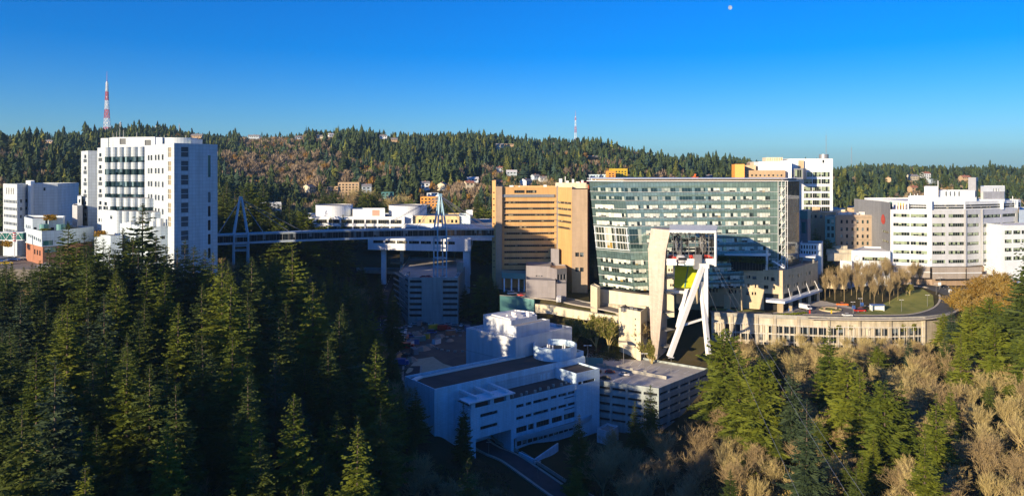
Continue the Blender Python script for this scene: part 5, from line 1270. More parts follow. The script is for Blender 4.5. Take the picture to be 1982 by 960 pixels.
block(B, [C(1818, 426), C(1887, 424), C(1888, 440), C(1818, 440)], zt2 - .9, ZY(369, 425), 'white', 'roof_white', {0: lambda a, b: [(spx(a, b, x), spx(a, b, x + 3.2), ZY(380, 425), ZY(371, 425), 'louvre_dark') for x in (1830, 1838, 1846.5, 1855)]}, wname='plant_room_wall')
block(B, [C(1874, 428), C(1889, 428), C(1893, 438), C(1874, 438)], zt2 - .9, ZY(344, 428), 'grey_panel', 'roof_grey', {}, wname='lift_tower_wall')
block(B, [C(1889, 430), C(1893.5, 432), C(1893.5, 438), C(1889, 438)], zt2 - .9, ZY(351, 430), 'teal_glass', 'roof_grey', {}, wname='lift_tower_glazing')
block(B, [C(1898, 430), C(1945, 436), C(1945, 448), C(1898, 446)], zt2 - .9, ZY(360.5, 432), 'white', 'roof_white', {0: lambda a, b: [(spx(a, b, x), spx(a, b, x + 2.2), ZY(371, 433), ZY(365, 433), 'louvre_dark') for x in (1923, 1928, 1933)]}, wname='plant_room_wall')
block(B, [C(1903, 426), C(1944, 433), C(1944, 446), C(1903, 440)], zt2 - .9, ZY(371, 429), 'grey_panel', 'roof_white', {}, wname='screen_wall')
m = M()
for x, y in ((1815.5, 350), (1762, 374), (1770, 376), (1776, 375), (1960, 380)): q = C(x, 424); m.beam((*q, zt2 - .5), (*q, ZY(y, 424)), .3)
m.obj('roof_mast', 'steel_white', B)
m = M(); q = C(1806, 404.5); m.box(q[0] - 1, q[1] + 2, zt - .5, 2.6, 1, ZY(384, 406) - zt + .5); q = C(1939, 423); m.box(q[0], q[1], zt - .5, 1.5, 1, ZY(386, 421) - zt + .5); q = C(1967, 432); m.box(q[0], q[1], zt - .5, 1.5, 1, ZY(387, 431) - zt + .5); m.obj('white_pier', 'white', B)
m = M()
for x in (1735, 1740.5, 1746, 1751, 1758): q = C(x, 413); m.box(q[0], q[1], zt - .1, .5, .5, 4)
m.obj('roof_terrace_frame', 'steel_white', B)
block(B, [C(1738, 420), C(1750, 418), C(1750, 430), C(1738, 432)], zt - .1, ZY(393, 420), 'orange', 'roof_white', {}, wname='terrace_room_wall')
block(B, [C(1720.5, 418), C(1727, 414.5), C(1727, 422), C(1721, 424)], zt - .5, ZY(392, 416), 'teal_glass', 'roof_white', {}, wname='terrace_stair_wall')
# emblem: red upright flame with a darker core
m = M(); c = np.array([*C(1708, 429 - .0), ZY(424, 428)]); d_ = unit(np.array(K[1]) - np.array(K[0])); n_ = np.array([d_[1], -d_[0]])
base_ = np.array(K[0]) + d_ * 5.4 + n_ * .12
def disc(rx, rz, off, mat, nm, zc_):
    m = M(); pts = []
    for k in range(20): a = 2 * math.pi * k / 20; s_ = math.cos(a) * rx * (1 - .25 * math.sin(a)); pts.append((*(base_ + n_ * off + d_ * s_), zc_ + math.sin(a) * rz))
    m.face(pts); m.obj(nm, mat, B)
disc(4.4, 2.9, 0, 'red', 'emblem', ZY(424, 428)); disc(1.6, 1.5, .03, 'car_red', 'emblem_core', ZY(423, 428))
# lower east wing
B = thing('clinic_east_wing', 'lower white wing with ribbon windows projecting at the right end of the faceted clinic', 'building', (*C(1945, 402), -64))
a, b, c, d = C(1938, 402), C(1944, 399), C(1999, 402), C(2080, 420)
fw_ = lambda p, q: [(spx(p, q, xa), spx(p, q, xb), ZY(y + 7, 401), ZY(y, 401), 'gl_casey') for y in (446, 463, 479.5, 496) for xa, xb in ((1944.8, 1959), (1961.5, 1976), (1977.5, 1993))]
block(B, [a, b, c, d, (d[0], 450), (a[0] + 2, 450)], -63, ZY(436, 400), 'white', 'roof_white', {1: fw_, 2: lambda p, q: [(2 + 9 * k, 9 + 9 * k, ZY(y + 5.6, 408), ZY(y, 408), 'gl_casey') for y in (446, 463, 479.5, 496) for k in range(4)]})
block(B, [C(1972, 428), C(2100, 450), C(2100, 470), C(1974, 460)], -62, ZY(406, 430), 'blue_panel', 'roof_white', {}, wname='link_wall')
# low annex with clerestory
B = thing('clinic_entrance_annex', 'low white annex with a row of clerestory windows left of the faceted clinic', 'building', (*C(1650, 405), -64))
a, b, c = C(1648, 413), C(1723, 408), C(1724, 430)
block(B, [a, b, c, C(1672, 436)], -66, ZY(486, 410), 'white', 'roof_white', {0: lambda p, q: [(spx(p, q, 1669), spx(p, q, 1719), ZY(505, 410), ZY(498, 410), 'gl_casey')]}, depth=1.0)
block(B, [C(1626, 414), C(1649, 408), C(1650, 420), C(1628, 424)], -66, ZY(505, 411), 'white', 'roof_white', {}, wname='low_wall')
MT['seal'] = plain('pale_seal', (.60, .59, .56), .7, .05, 1)
m = M(); q = C(1658, 411.6); m.torus((q[0], q[1], ZY(500, 412)), (0.05, 1, 0), 1.5, .12, 24, 4); m.obj('round_seal', 'seal', B)
# ================================================================ tall white children's hospital behind the glass building
B = thing('rear_white_tower', 'tall white and orange hospital block with glazed bands rising behind the glass pavilion', 'hospital', (*C(1560, 480), -64))
def blk(xa, xb, ya, Yf, dep, mat, faces={}, z0=-64, rm='roof_white', wn='wall', gm='gl_casey', skew=3):
    return block(B, [C(xa, Yf), C(xb, Yf - skew), (C(xb, Yf - skew)[0] + 1.5, Yf + dep - skew), (C(xa, Yf)[0] + 1.5, Yf + dep)], z0, ZY(ya, Yf), mat, rm, faces, gm, .3, wname=wn)
def fd(a, b):
    w = []
    for y in (333.5, 347, 361.5, 374.5, 388, 400.5):
        for xa, xb in ((1556, 1572), (1573, 1589), (1590, 1606)):
            if y < 340 and xa < 1560: xa = 1562
            w.append((spx(a, b, xa), spx(a, b, xb), ZY(y + 9, 477), ZY(y, 477)))
    w.append((spx(a, b, 1592), spx(a, b, 1595.5), ZY(315.5, 477), ZY(310, 477), 'gl_dark')); return w
blk(1526, 1612, 307.5, 480, 26, 'white_band', {0: fd})
blk(1519, 1532, 311, 470, 26, 'white', {}, wn='stair_wall')
blk(1468, 1519, 313.3, 474, 26, 'white_band', {}, wn='west_wall')
blk(1434, 1520, 330, 468, 5, 'tan', {0: lambda a, b: [(spx(a, b, x), spx(a, b, x + 3.4), ZY(341.5, 467), ZY(338, 467), 'gl_dark') for x in (1446, 1454, 1462, 1470, 1478.5, 1486.5, 1495, 1503.5, 1511)]}, wn='tan_wall')
blk(1422.5, 1441, 318.2, 466, 12, 'orange', {}, wn='orange_wall')
blk(1443, 1463, 320, 476, 12, 'tan', {}, wn='tan_upper_wall'); blk(1452, 1469, 314.5, 486, 12, 'brown_stone', {}, wn='brown_wall')
blk(1483, 1515, 305, 482, 12, 'cream', {0: lambda a, b: [(.4 + 1.1 * k, .9 + 1.1 * k, ZY(312, 482), ZY(305.8, 482), 'louvre') for k in range(9)]}, wn='louvred_plant_wall', z0=4)
block(B, [C(1536.5, 462), C(1554.5, 461), C(1561, 476), C(1537, 478)], ZY(347, 462), ZY(326.5, 462), 'grey_side', 'roof_grey', {0: lambda a, b: [(.6, math.dist(a, b) - .7, ZY(343.5, 462), ZY(329, 462), 'gl_casey')]}, wname='projecting_bay_wall')
m = M(); m.prism([C(1536.5, 462.1), C(1554.5, 461.1), C(1561, 476), C(1537, 478)], ZY(347.2, 462), ZY(347, 462), True, True); m.obj('bay_soffit', 'grey_side', B)
m = M(); q = C(1594.5, 488); m.cyl(q[0], q[1], ZY(309, 488), ZY(299, 488), 3.0, 28); m.obj('roof_tank', 'steel_grey', B)
m = M(); q0, q1 = C(1546, 479.3 - 1), C(1556, 478.3 - 1); m.prism([q0, q1, (q1[0], q1[1] + .5), (q0[0], q0[1] + .5)], ZY(326, 478), ZY(311, 478)); m.obj('recessed_panel', 'tan', B)
# ================================================================ older buildings between glass pavilion and clinic
B = thing('old_stone_hospital', 'old four-storey tan stone hospital building with sash windows, mostly in shadow', 'building', (*C(1650, 445), -62))
def fo(a, b):
    w = []
    for i, y in enumerate((426, 440.5, 454, 467.5)):
        for x in (1627, 1637.5, 1648, 1658, 1668, 1677.5): w.append((spx(a, b, x), spx(a, b, x + 4), ZY(y + 6.5, 446), ZY(y, 446), 'gl_vision_dark' if (i * 7 + int(x)) % 3 == 0 else 'gl_dark'))
    w += [(spx(a, b, 1692.5), spx(a, b, 1695), ZY(y + 6, 446), ZY(y, 446)) for y in (426, 440, 453, 466)]; return w
block(B, [C(1617, 447), C(1700, 444), C(1702, 480), C(1620, 480)], -66, ZY(416, 446), 'oldstone', 'roof_grey', {0: fo}, par=.8)
m = M(); p, q = C(1616.5, 446.6), C(1701, 443.6); m.prism([(p[0], p[1] - .4), (q[0], q[1] - .4), q, p], ZY(420.5, 446), ZY(419, 446), True, True); m.obj('cornice', 'oldstone', B); m = M(); m.prism([(p[0], p[1] - .3), (q[0], q[1] - .3), q, p], ZY(463.5, 446), ZY(462.5, 446), True, True); m.obj('string_course', 'oldstone', B)
block(B, [C(1597, 446), C(1616.4, 444), C(1616.9, 460), C(1598, 462)], -66, ZY(419.5, 445), 'teal', 'roof_grey', {0: lambda a, b: [(spx(a, b, x), spx(a, b, x + 5), ZY(y + 8, 445), ZY(y, 445), 'gl_vision_dark') for x in (1601, 1609) for y in (425, 438, 451.5)]}, wname='green_oriel_wall')
m = M()
for x, y, w_ in ((1630, 412, 12), (1642, 411, 10), (1655, 412, 8), (1668, 410, 6)): q = C(x, 455); m.box(q[0], q[1], ZY(418, 450), w_ / F * 450, 4, ZY(y, 455) - ZY(418, 450))
m.obj('rooftop_unit', 'roof_white', B)
B = thing('copper_roofed_hall', 'tan building with a pale green copper gable roof behind the old stone hospital', 'building', (*C(1670, 490), -60))
block(B, [C(1640, 490), C(1706, 486), C(1707, 520), C(1642, 520)], -62, ZY(402.5, 488), 'tan', 'roof_grey')
m = M(); a, b, c, d = np.array([*C(1648, 488), ZY(404, 488)]), np.array([*C(1702, 486), ZY(404.5, 486)]), np.array([*C(1700, 512), ZY(397, 512)]), np.array([*C(1660, 512), ZY(397, 512)])
m.face([a, b, c, d]); m.face([b, np.array([*C(1704, 530), ZY(400, 530)]), c]); m.face([a, d, np.array([*C(1652, 530), ZY(400, 530)])]); m.obj('gable_roof', 'copper', B)
block(B, [C(1686, 500), C(1699, 500), C(1699, 510), C(1686, 510)], -40, ZY(391.5, 500), 'tan', 'roof_grey', wname='roof_house_wall')
B = thing('low_tan_terrace_building', 'row of low tan and cream rooftops with plant rooms behind the glass pavilion', 'building', (*C(1600, 500), -60))
for xa, xb, y, Yd, mt_ in ((1560, 1640, 410, 475, 'tan'), (1572, 1587, 401, 478, 'tan'), (1590, 1636, 405.5, 490, 'cream'), (1600, 1622, 404, 498, 'roof_white'), (1640, 1668, 405, 505, 'tan'), (1636, 1690, 412, 470, 'tan')):
    block(B, [C(xa, Yd), C(xb, Yd - 2), C(xb, Yd + 20), C(xa, Yd + 20)], -64, ZY(y, Yd), mt_, 'roof_white', {0: (lambda a, b: [(2 + 3.4 * k, 3.6 + 3.4 * k, ZY(422, 475), ZY(416, 475)) for k in range(7)]) if y == 410 else ()})
B = thing('blue_capped_tower', 'narrow mauve stair tower with a blue top beside the glass pavilion end', 'tower', (*C(1556, 420), -60))
block(B, [C(1549, 420), C(1563, 417), C(1569, 428), C(1555, 432)], -64, ZY(409, 418), 'mauve', 'roof_grey', {0: lambda a, b: [(spx(a, b, 1551), spx(a, b, 1560), ZY(452, 418), ZY(430, 418), 'teal_glass')]})
m = M(); m.prism([C(1548.5, 419.5), C(1563.3, 416.5), C(1569.5, 428), C(1555, 432.4)], ZY(424, 418), ZY(407.5, 418), True, True); m.obj('cap', 'teal', B)
B = thing('small_white_office', 'small white three-storey office with narrow paired windows beside the podium', 'building', (*C(1570, 405), -62))
block(B, [C(1549, 407), C(1589.5, 403), C(1593, 418), C(1552, 420)], -66, ZY(471, 405), 'white', 'roof_grey', {0: lambda a, b: [(spx(a, b, x), spx(a, b, x + 2.6), ZY(y + 7, 405), ZY(y, 405)) for x in (1550.5, 1555.5, 1560.8, 1566, 1571, 1576.5) for y in (475, 486)]}, depth=.5)
B = thing('flat_entrance_roof', 'thin blue-white flat roof projecting beside the small white office', 'canopy', (*C(1560, 396), -62))
m = M(); m.prism([C(1546, 392), C(1578, 388), C(1580, 400), C(1548, 404)], ZY(497, 394), ZY(494.5, 394), True, True); m.obj('roof_slab', 'white', B)
for x in (1552, 1574): m = M(); q = C(x, 394); m.box(q[0], q[1], -66, .8, .8, ZY(497, 394) + 66); m.obj('post', 'concrete', B)
for i, (xa, xb, y0, y1, Yd) in enumerate(((1597, 1640, 476, 482, 430), (1600, 1652, 483, 490, 424), (1602, 1666, 491, 501, 418))):
    ribbon_wall('garden_terrace_wall', ('uppermost', 'middle', 'lowest and longest')[i] + ' pale garden terrace wall below the old stone hospital', [(xa, Yd), (xb, Yd - 2)], [y0, y0 + .5], [y1 + 4, y1 + 4], 'concrete_pale')
ribbon_wall('olive_wall', 'sunlit olive-yellow wall behind the bare grove left of the clinic', [(1600, 402), (1640, 398)], [533, 535], [558, 560], 'beige')
ribbon_wall('forecourt_kerb_wall', 'low tan wall curving along the back of the forecourt below the bare grove', [(1590, 384), (1640, 376), (1695, 364)], [584, 588.5, 595], [589, 594, 600], 'beige')

# ================================================================ ground surfaces: roads, forecourt, lawns
def sheet(name, pts, mat, dz=.05, res=0):
    """a flat-ish patch draped on the terrain: pts are px, Y; fan of fine strips"""
    P = [np.array(C(*p)) for p in pts]; c = sum(P) / len(P); V = []; m = M(); n = 14; rings = []
    Q = []
    for i in range(len(P)):
        a, b = P[i], P[(i + 1) % len(P)]; k = max(1, int(np.linalg.norm(b - a) / 4)); Q += [a + (b - a) * j / k for j in range(k)]
    for r in range(n + 1):
        t_ = r / n; X_ = np.array([c + (q - c) * t_ for q in Q]); z = height(X_[:, 0], X_[:, 1]) + dz; rings.append(np.column_stack([X_, z]))
    for r in range(n):
        for i in range(len(Q)):
            j = (i + 1) % len(Q)
            if r == 0: m.face([rings[0][0], rings[1][i], rings[1][j]], [(p[0], p[1]) for p in (rings[0][0], rings[1][i], rings[1][j])])
            else: f_ = [rings[r][i], rings[r + 1][i], rings[r + 1][j], rings[r][j]]; m.face(f_, [(p[0], p[1]) for p in f_])
    o = m.obj(name, mat); tag(o, None, None, kind='structure'); return o
def road(name, pts, w, mat, dz=.3, kerb=True, lines=True, step=3.):
    """pts world (x, y, z or None)"""
    pts = [np.array([p[0], p[1], hz(p[0], p[1]) if len(p) < 3 or p[2] is None else p[2]], float) for p in pts]
    L = []
    for i in range(len(pts) - 1):
        p0_, p1_, p2_, p3_ = pts[max(i - 1, 0)], pts[i], pts[i + 1], pts[min(i + 2, len(pts) - 1)]; k = max(2, int(np.linalg.norm(p2_ - p1_) / step))
        for j in range(k): t_ = j / k; L.append(.5 * ((2 * p1_) + (-p0_ + p2_) * t_ + (2 * p0_ - 5 * p1_ + 4 * p2_ - p3_) * t_ ** 2 + (-p0_ + 3 * p1_ - 3 * p2_ + p3_) * t_ ** 3))
    L.append(pts[-1]); L = np.array(L); d = np.gradient(L[:, :2], axis=0); d /= np.linalg.norm(d, axis=1)[:, None]; n_ = np.column_stack([-d[:, 1], d[:, 0], 0 * d[:, 0]])
    def strip_(o0, o1, z_, nm, mt_, dash=0, th=0):
        m = M()
        for i in range(len(L) - 1):
            if dash and i % dash: continue
            up = np.array([0, 0, dz + z_]); f_ = [L[i] + n_[i] * o0 + up, L[i] + n_[i] * o1 + up, L[i + 1] + n_[i + 1] * o1 + up, L[i + 1] + n_[i + 1] * o0 + up]; m.face(f_[::-1])
            if th:
                for s_, o_ in ((1, o0), (-1, o1)):
                    g_ = [L[i] + n_[i] * o_ + up, L[i + 1] + n_[i + 1] * o_ + up, L[i + 1] + n_[i + 1] * o_ + up - (0, 0, th), L[i] + n_[i] * o_ + up - (0, 0, th)]; m.face(g_)
        tag(m.obj(nm, mt_), None, None, kind='structure')
    strip_(-w / 2, w / 2, 0, name, mat)
    if kerb: strip_(w / 2, w / 2 + .9, .14, 'kerb', 'sidewalk', 0, .5); strip_(-w / 2 - .9, -w / 2, .14, 'kerb', 'sidewalk', 0, .5)
    if lines: strip_(-.1, .1, .012, 'road_marking', 'white', 2)
road('valley_road', ROAD_LOW, 7, 'asphalt', .1, lines=False)
m = M()
pts_ = ROAD_LOW[:7]
for a, b in zip(pts_, pts_[1:]):
    a, b = np.array(a), np.array(b); d_ = unit(b - a); n_ = np.array([-d_[1], d_[0], 0]) * -5.6; m.beam(a + n_ + (0, 0, .6), b + n_ + (0, 0, .6), .35, 1.1)
tag(m.obj('road_barrier', 'concrete'), 'low concrete barrier beside the valley road at the bottom of the photo', 'barrier')
road('hill_road', ROAD_HILL, 8, 'asphalt', .1, kerb=False)
road('hospital_street', [(*C(930, 452), None), (*C(985, 428), None), (*C(1030, 404), None), (*C(1085, 386 + 6), None), (*C(1130, 378), None), (*C(1180, 364), -68.8), (*C(1240, 350), -69.5)], 9, 'asphalt_pale', .25, lines=False)
sheet('valley_lot', [(756, 330), (800, 318), (905, 316), (1120, 322), (1000, 372), (893, 438), (768, 440)], 'dirt', .06)
sheet('gravel_pad', [(785, 322), (800, 318), (858, 322), (882, 327), (858, 334), (838, 346), (806, 342)], 'beige', .14)
sheet('forecourt', [(1480, 352.5), (1560, 349.5), (1640, 347), (1700, 350), (1672, 360), (1620, 374), (1588, 386), (1560, 385), (1518, 360)], 'sidewalk', .26)
sheet('forecourt_lane', [(1545, 351), (1640, 348.5), (1690, 351), (1662, 359), (1617, 370), (1560, 372), (1535, 358)], 'asphalt_pale', .275)
sheet('podium_lawn', [(1378, 354.5), (1440, 351.5), (1478, 351), (1482, 359), (1440, 364), (1378, 368)], 'grass', .2)
sheet('podium_path', [(1400, 357), (1432, 352), (1440, 352), (1410, 364)], 'sidewalk', .3)
sheet('grass_mound', [(1655, 352), (1720, 347.5), (1760, 348), (1795, 356), (1808, 368), (1806, 384), (1785, 397), (1755, 392), (1725, 376), (1690, 364)], 'grass', .3)
sheet('grove_bark', [(1588, 388), (1640, 379), (1697, 366), (1740, 384), (1752, 402), (1700, 404), (1600, 404)], 'ground', .25)
road('ring_road', [(*C(1560, 345), -68.97), (*C(1640, 343.6), -68.97), (*C(1720, 343), -68.95), (*C(1785, 346), -68.9), (*C(1828, 357), -68.0), (*C(1842, 374), -66.6), (*C(1833, 392), -65.2), (*C(1805, 404), -64.3), (*C(1770, 410), -64)], 9.5, 'asphalt', .1, True, False, 2.)
sheet('upper_road', [(1790, 398), (1850, 378), (1872, 384), (1890, 398), (1850, 404), (1800, 404)], 'asphalt', .24)
for i in range(3):
    m = M(); a, b = np.array(C(1838 + 8 * i, 386)), np.array(C(1829 + 8 * i, 397)); z = hz(*a) + .27; z2 = hz(*b) + .27; w_ = np.array([.12, 0]); m.face([(*(a - w_), z), (*(a + w_), z), (*(b + w_), z2), (*(b - w_), z2)]); tag(m.obj('road_marking', 'white'), None, None, kind='structure')
ribbon_wall('ramp_wall', 'pale curved ramp wall beside the upper road at the right', [(1860, 396), (1872, 386), (1886, 376)], [563, 566, 583], [567, 574, 592], 'cream')
# round planter
B = thing('round_planter', 'low round stone planter in the middle of the forecourt turning circle', 'planter', (*C(1605, 360), -69))
q = C(1607, 361); m = M(); m.cyl(q[0], q[1], -69.6, -68.3, 5.2, 32, False); m.obj('rim', 'beige', B); m = M(); m.cyl(q[0], q[1], -69.5, -68.5, 4.8, 32); m.obj('soil', 'grass', B)
m = M(); [m.box(q[0] + dx, q[1] + dy, -68.6, .8, .8, 1.2) for dx, dy in ((-3, 0), (3, .5))]; m.obj('sign_block', 'brown_stone', B)
B = thing('bus_shelter', 'small white bus shelter with a blue roof edge below the grove', 'shelter', (*C(1697, 358), -69))
q = C(1698, 359); m = M(); m.box(q[0], q[1], hz(*q) + 3.0, 6.4, 3, .35, -.1); m.obj('roof', 'car_blue', B); m = M(); m.box(q[0], q[1] + 1.2, hz(*q), 6, .2, 3, -.1); m.box(q[0] - 2.9, q[1], hz(*q), .2, 2.4, 3, -.1); m.box(q[0] + 2.9, q[1], hz(*q), .2, 2.4, 3, -.1); m.obj('walls', 'white', B)

# ================================================================ vehicles
def car_proto(kind, color):
    o = bpy.data.objects.new(dict(sedan='car', van='van', pickup='pickup_truck', ambulance='ambulance', truck='box_truck')[kind], None); COL.objects.link(o)
    Lc, wc = dict(sedan=(4.5, 1.8), van=(5.2, 2.0), pickup=(5.6, 1.95), ambulance=(6.2, 2.2), truck=(7.5, 2.4))[kind]
    prof = dict(sedan=[(-2.25, .35), (2.25, .35), (2.25, .75), (1.9, .85), (1.1, .95), (-1.8, 1.0), (-2.2, .9)],
                van=[(-2.6, .35), (2.6, .35), (2.6, .8), (2.2, 1.05), (-2.6, 1.1)], pickup=[(-2.8, .5), (2.8, .5), (2.8, 1.0), (1.3, 1.15), (-2.8, 1.15)],
                ambulance=[(-3.1, .5), (3.1, .5), (3.1, 1.1), (2.3, 1.3), (1.6, 2.5), (-3.1, 2.6)], truck=[(-3.7, .6), (3.7, .6), (3.7, 1.3), (3.5, 2.2), (2.2, 2.3), (2.2, 1.0), (2.0, 1.0), (2.0, 3.1), (-3.7, 3.1)])[kind]
    m = M(); n = len(prof)
    for s in (-1, 1):
        P_ = [(x, s * wc / 2, z) for x, z in prof]; m.face(P_ if s < 0 else P_[::-1])
    for i in range(n): (x0, z0), (x1, z1) = prof[i], prof[(i + 1) % n]; m.face([(x1, -wc / 2, z1), (x0, -wc / 2, z0), (x0, wc / 2, z0), (x1, wc / 2, z1)])
    m.obj('body', color, o)
    cab = dict(sedan=(-1.7, 1.2, -1.0, .45, .97, 1.42), van=(-2.5, 2.1, -2.4, 1.2, 1.08, 1.9), pickup=(-.9, 1.4, -.6, .8, 1.12, 1.75), ambulance=(1.5, 2.4, 1.5, 1.7, 1.3, 2.3), truck=(2.3, 3.52, 2.3, 3.4, 1.5, 2.28))[kind]
    a, b, c, d, z0, z1 = cab; m = M(); w0, w1 = wc / 2 - .06, wc / 2 - .22
    P_ = [(a, -w0, z0), (b, -w0, z0), (b, w0, z0), (a, w0, z0), (c, -w1, z1), (d, -w1, z1), (d, w1, z1), (c, w1, z1)]
    for f in ((0, 1, 5, 4), (1, 2, 6, 5), (2, 3, 7, 6), (3, 0, 4, 7)): m.face([P_[i] for i in f])
    m.obj('windows', 'carglass', o); m = M(); m.box((c + d) / 2, 0, z1, d - c, w1 * 2, .05); m.obj('roof', color, o)
    for x in (-Lc * .3, Lc * .3):
        for s in (-1, 1): m = M(); m.tube((x, s * (wc / 2 - .18), .34), (x, s * (wc / 2 + .04), .34), .34, .34, 12); wh = m.obj('wheel', 'rubber', o); m = M(); m.tube((x, s * (wc / 2 + .04), .34), (x, s * (wc / 2 + .06), .34), .2, .2, 10); m.obj('rim', 'car_silver', wh)
    for s in (-1, 1): m = M(); m.box(Lc / 2 + .0, s * (wc / 2 - .3), .62, .06, .35, .16); m.obj('headlight', 'white', o)
    return o
CARP = {}
def car(kind, color, px, Yd, rz, label, group=None, z=None):
    k = (kind, color)
    if k not in CARP: CARP[k] = car_proto(kind, color); o = CARP[k]
    else:
        o = copy_tree(CARP[k])
    x, y = C(px, Yd); o.location = (x, y, (hz(x, y) + .08) if z is None else z); o.rotation_euler = (0, 0, rz)
    o['label'] = label; o['category'] = dict(sedan='car', van='van', pickup='pickup truck', ambulance='ambulance', truck='truck')[kind]
    if 'group' in o: del o['group']
    if group: o['group'] = group
car('pickup', 'car_orange', 1630, 371, 2.9, 'bright orange pickup truck parked at the back of the forecourt', z=-68.65)
car('van', 'car_red', 1664.5, 356, .1, 'red van parked near the bus shelter on the forecourt', z=-68.7)
car('sedan', 'car_white', 1640, 345.5, .02, 'white sedan driving on the ring road above the parking wall', z=-68.85)
car('ambulance', 'car_white', 1559, 362, -1.1, 'white ambulance standing at the forecourt beside the entrance canopy', z=-68.7)
car('sedan', 'car_black', 1829, 402, .05, 'black sedan on the upper road in front of the faceted clinic')
car('van', 'car_blue', 1803, 411, .4, 'blue van parked at the foot of the faceted clinic')
for i, (px, c_) in enumerate(((1762, 'car_silver'), (1822, 'car_white'), (1870, 'car_black'), (1880, 'car_grey'))):
    car('sedan', c_, px, 413, .1, ('silver', 'white', 'black', 'grey')[i] + ' car parked along the base of the faceted clinic', 'cars at the faceted clinic')
car('van', 'car_white', 991, 408, .3, 'white van parked on the street below the yellow wing')
car('sedan', 'car_red', 1010, 402, -.3, 'red car on the shaded street below the yellow wing, next to the white van')
car('sedan', 'car_grey', 1023, 399, -.5, 'grey car on the shaded street below the yellow wing')
car('truck', 'car_white', 1082, 384.5, 1.45, 'white box truck backed up to the service annex')
# garage roof cars
for i, (s, t, c_, l_) in enumerate(((.16, .30, 'car_black', 'black car parked below the gable wall on the garage roof'), (.30, .34, 'car_red', 'red car parked on the garage roof next to the ramp wall'), (.46, .33, 'car_silver', 'silver car parked on the garage roof right of the red car'),
                                   (.07, .12, 'car_black', 'black car at the left edge of the garage roof'), (.30, .12, 'car_black', 'dark car near the front parapet of the garage roof'))):
    x, y = ((ga * (1 - s) + gb * s) * (1 - t) + (gd * (1 - s) + gc * s) * t); px_ = CX + F * x / y; car('sedan', c_, px_, y, -.35 + (i % 2) * .2, l_, z=-85.97)
# valley lot vehicles
lot = [(795, 425, 'sedan', 'car_white'), (803, 430, 'sedan', 'car_silver'), (812, 428, 'truck', 'car_grey'), (822, 431, 'sedan', 'car_black'), (836, 429, 'sedan', 'car_white'), (868, 430, 'sedan', 'car_silver'), (880, 418, 'sedan', 'car_grey'), (893, 414, 'sedan', 'car_white'),
       (842, 404, 'truck', 'car_yellow'), (860, 402, 'truck', 'car_red'), (876, 402, 'sedan', 'car_silver'), (889, 398, 'pickup', 'car_grey'), (836, 396, 'van', 'car_blue'), (852, 412, 'sedan', 'car_black'), (866, 412, 'sedan', 'car_black'), (786, 410, 'sedan', 'car_grey'),
       (778, 398, 'pickup', 'car_white'), (792, 386, 'van', 'car_blue'), (770, 372, 'truck', 'car_white'), (776, 364, 'pickup', 'car_grey'), (770, 352, 'sedan', 'car_white'), (787, 360, 'truck', 'car_red'), (783, 346, 'pickup', 'car_black'), (776, 332, 'truck', 'car_blue')]
cn = dict(car_white='white', car_silver='silver', car_grey='grey', car_black='black', car_yellow='yellow', car_red='red', car_blue='blue')
kn = dict(sedan='car', truck='box truck', van='van', pickup='pickup')
where = lambda px, Yd: 'along the foot of the grey parking garage' if Yd > 408 else ('in the middle of the shaded valley lot' if px > 815 else 'on the left side of the shaded valley lot')
lot = [(p, min(y, 414) if y < 424 else y - 13, k, c) for p, y, k, c in lot]
for i, (px, Yd, k, c_) in enumerate(lot):
    car(k, c_, px, Yd, random.choice((0, .1, 1.5, 1.6, .5)), f'{cn[c_]} {kn[k]} parked {where(px, Yd)}', 'vehicles on the shaded valley lot')
for i, (px, Yd, c_) in enumerate(((820, 425, 'car_red'), (829, 426, 'car_red'), (845, 423.5, 'car_white'), (857, 423.5, 'car_white'), (884, 427, 'car_white'), (886, 432, 'car_silver'), (789, 432, 'car_white'), (790, 440, 'car_silver'), (888, 440, 'car_white'))):
    car('sedan', c_, px, Yd, 0 if i < 4 else 1.5, ('red', 'red', 'white', 'white', 'white', 'silver', 'white', 'silver', 'white')[i] + ' car on the top deck of the shaded grey garage, ' + ('beside the pylon foot' if i < 4 else 'by the lift shaft' if px > 880 else 'on the left corner'), 'cars on the shaded garage roof', z=ZY(537, 420) - .98)
for i, (px, Yd, c_) in enumerate(((4, 296, 'car_blue'), (12, 300, 'car_grey'), (20, 303, 'car_white'), (27, 300, 'car_blue'), (12, 288, 'car_yellow'), (92, 282, 'car_white'), (84, 279, 'car_silver'), (38, 305, 'car_silver'))):
    car('sedan', c_, px, Yd, .5, ('blue', 'grey', 'white', 'dark blue', 'yellow', 'white', 'silver', 'silver')[i] + (' car parked below the teal footbridge at the left edge' if px < 60 else ' car parked below the brick-based wing'), 'cars parked at the left edge', z=-37 + .0)
m = M(); m.prism([C(-60, 285), C(0, 276), C(110, 272), C(118, 283), C(50, 300), C(45, 316), C(-60, 320)], -60, -37.05, True); tag(m.obj('car_park_terrace', 'asphalt_pale'), None, None, kind='structure')
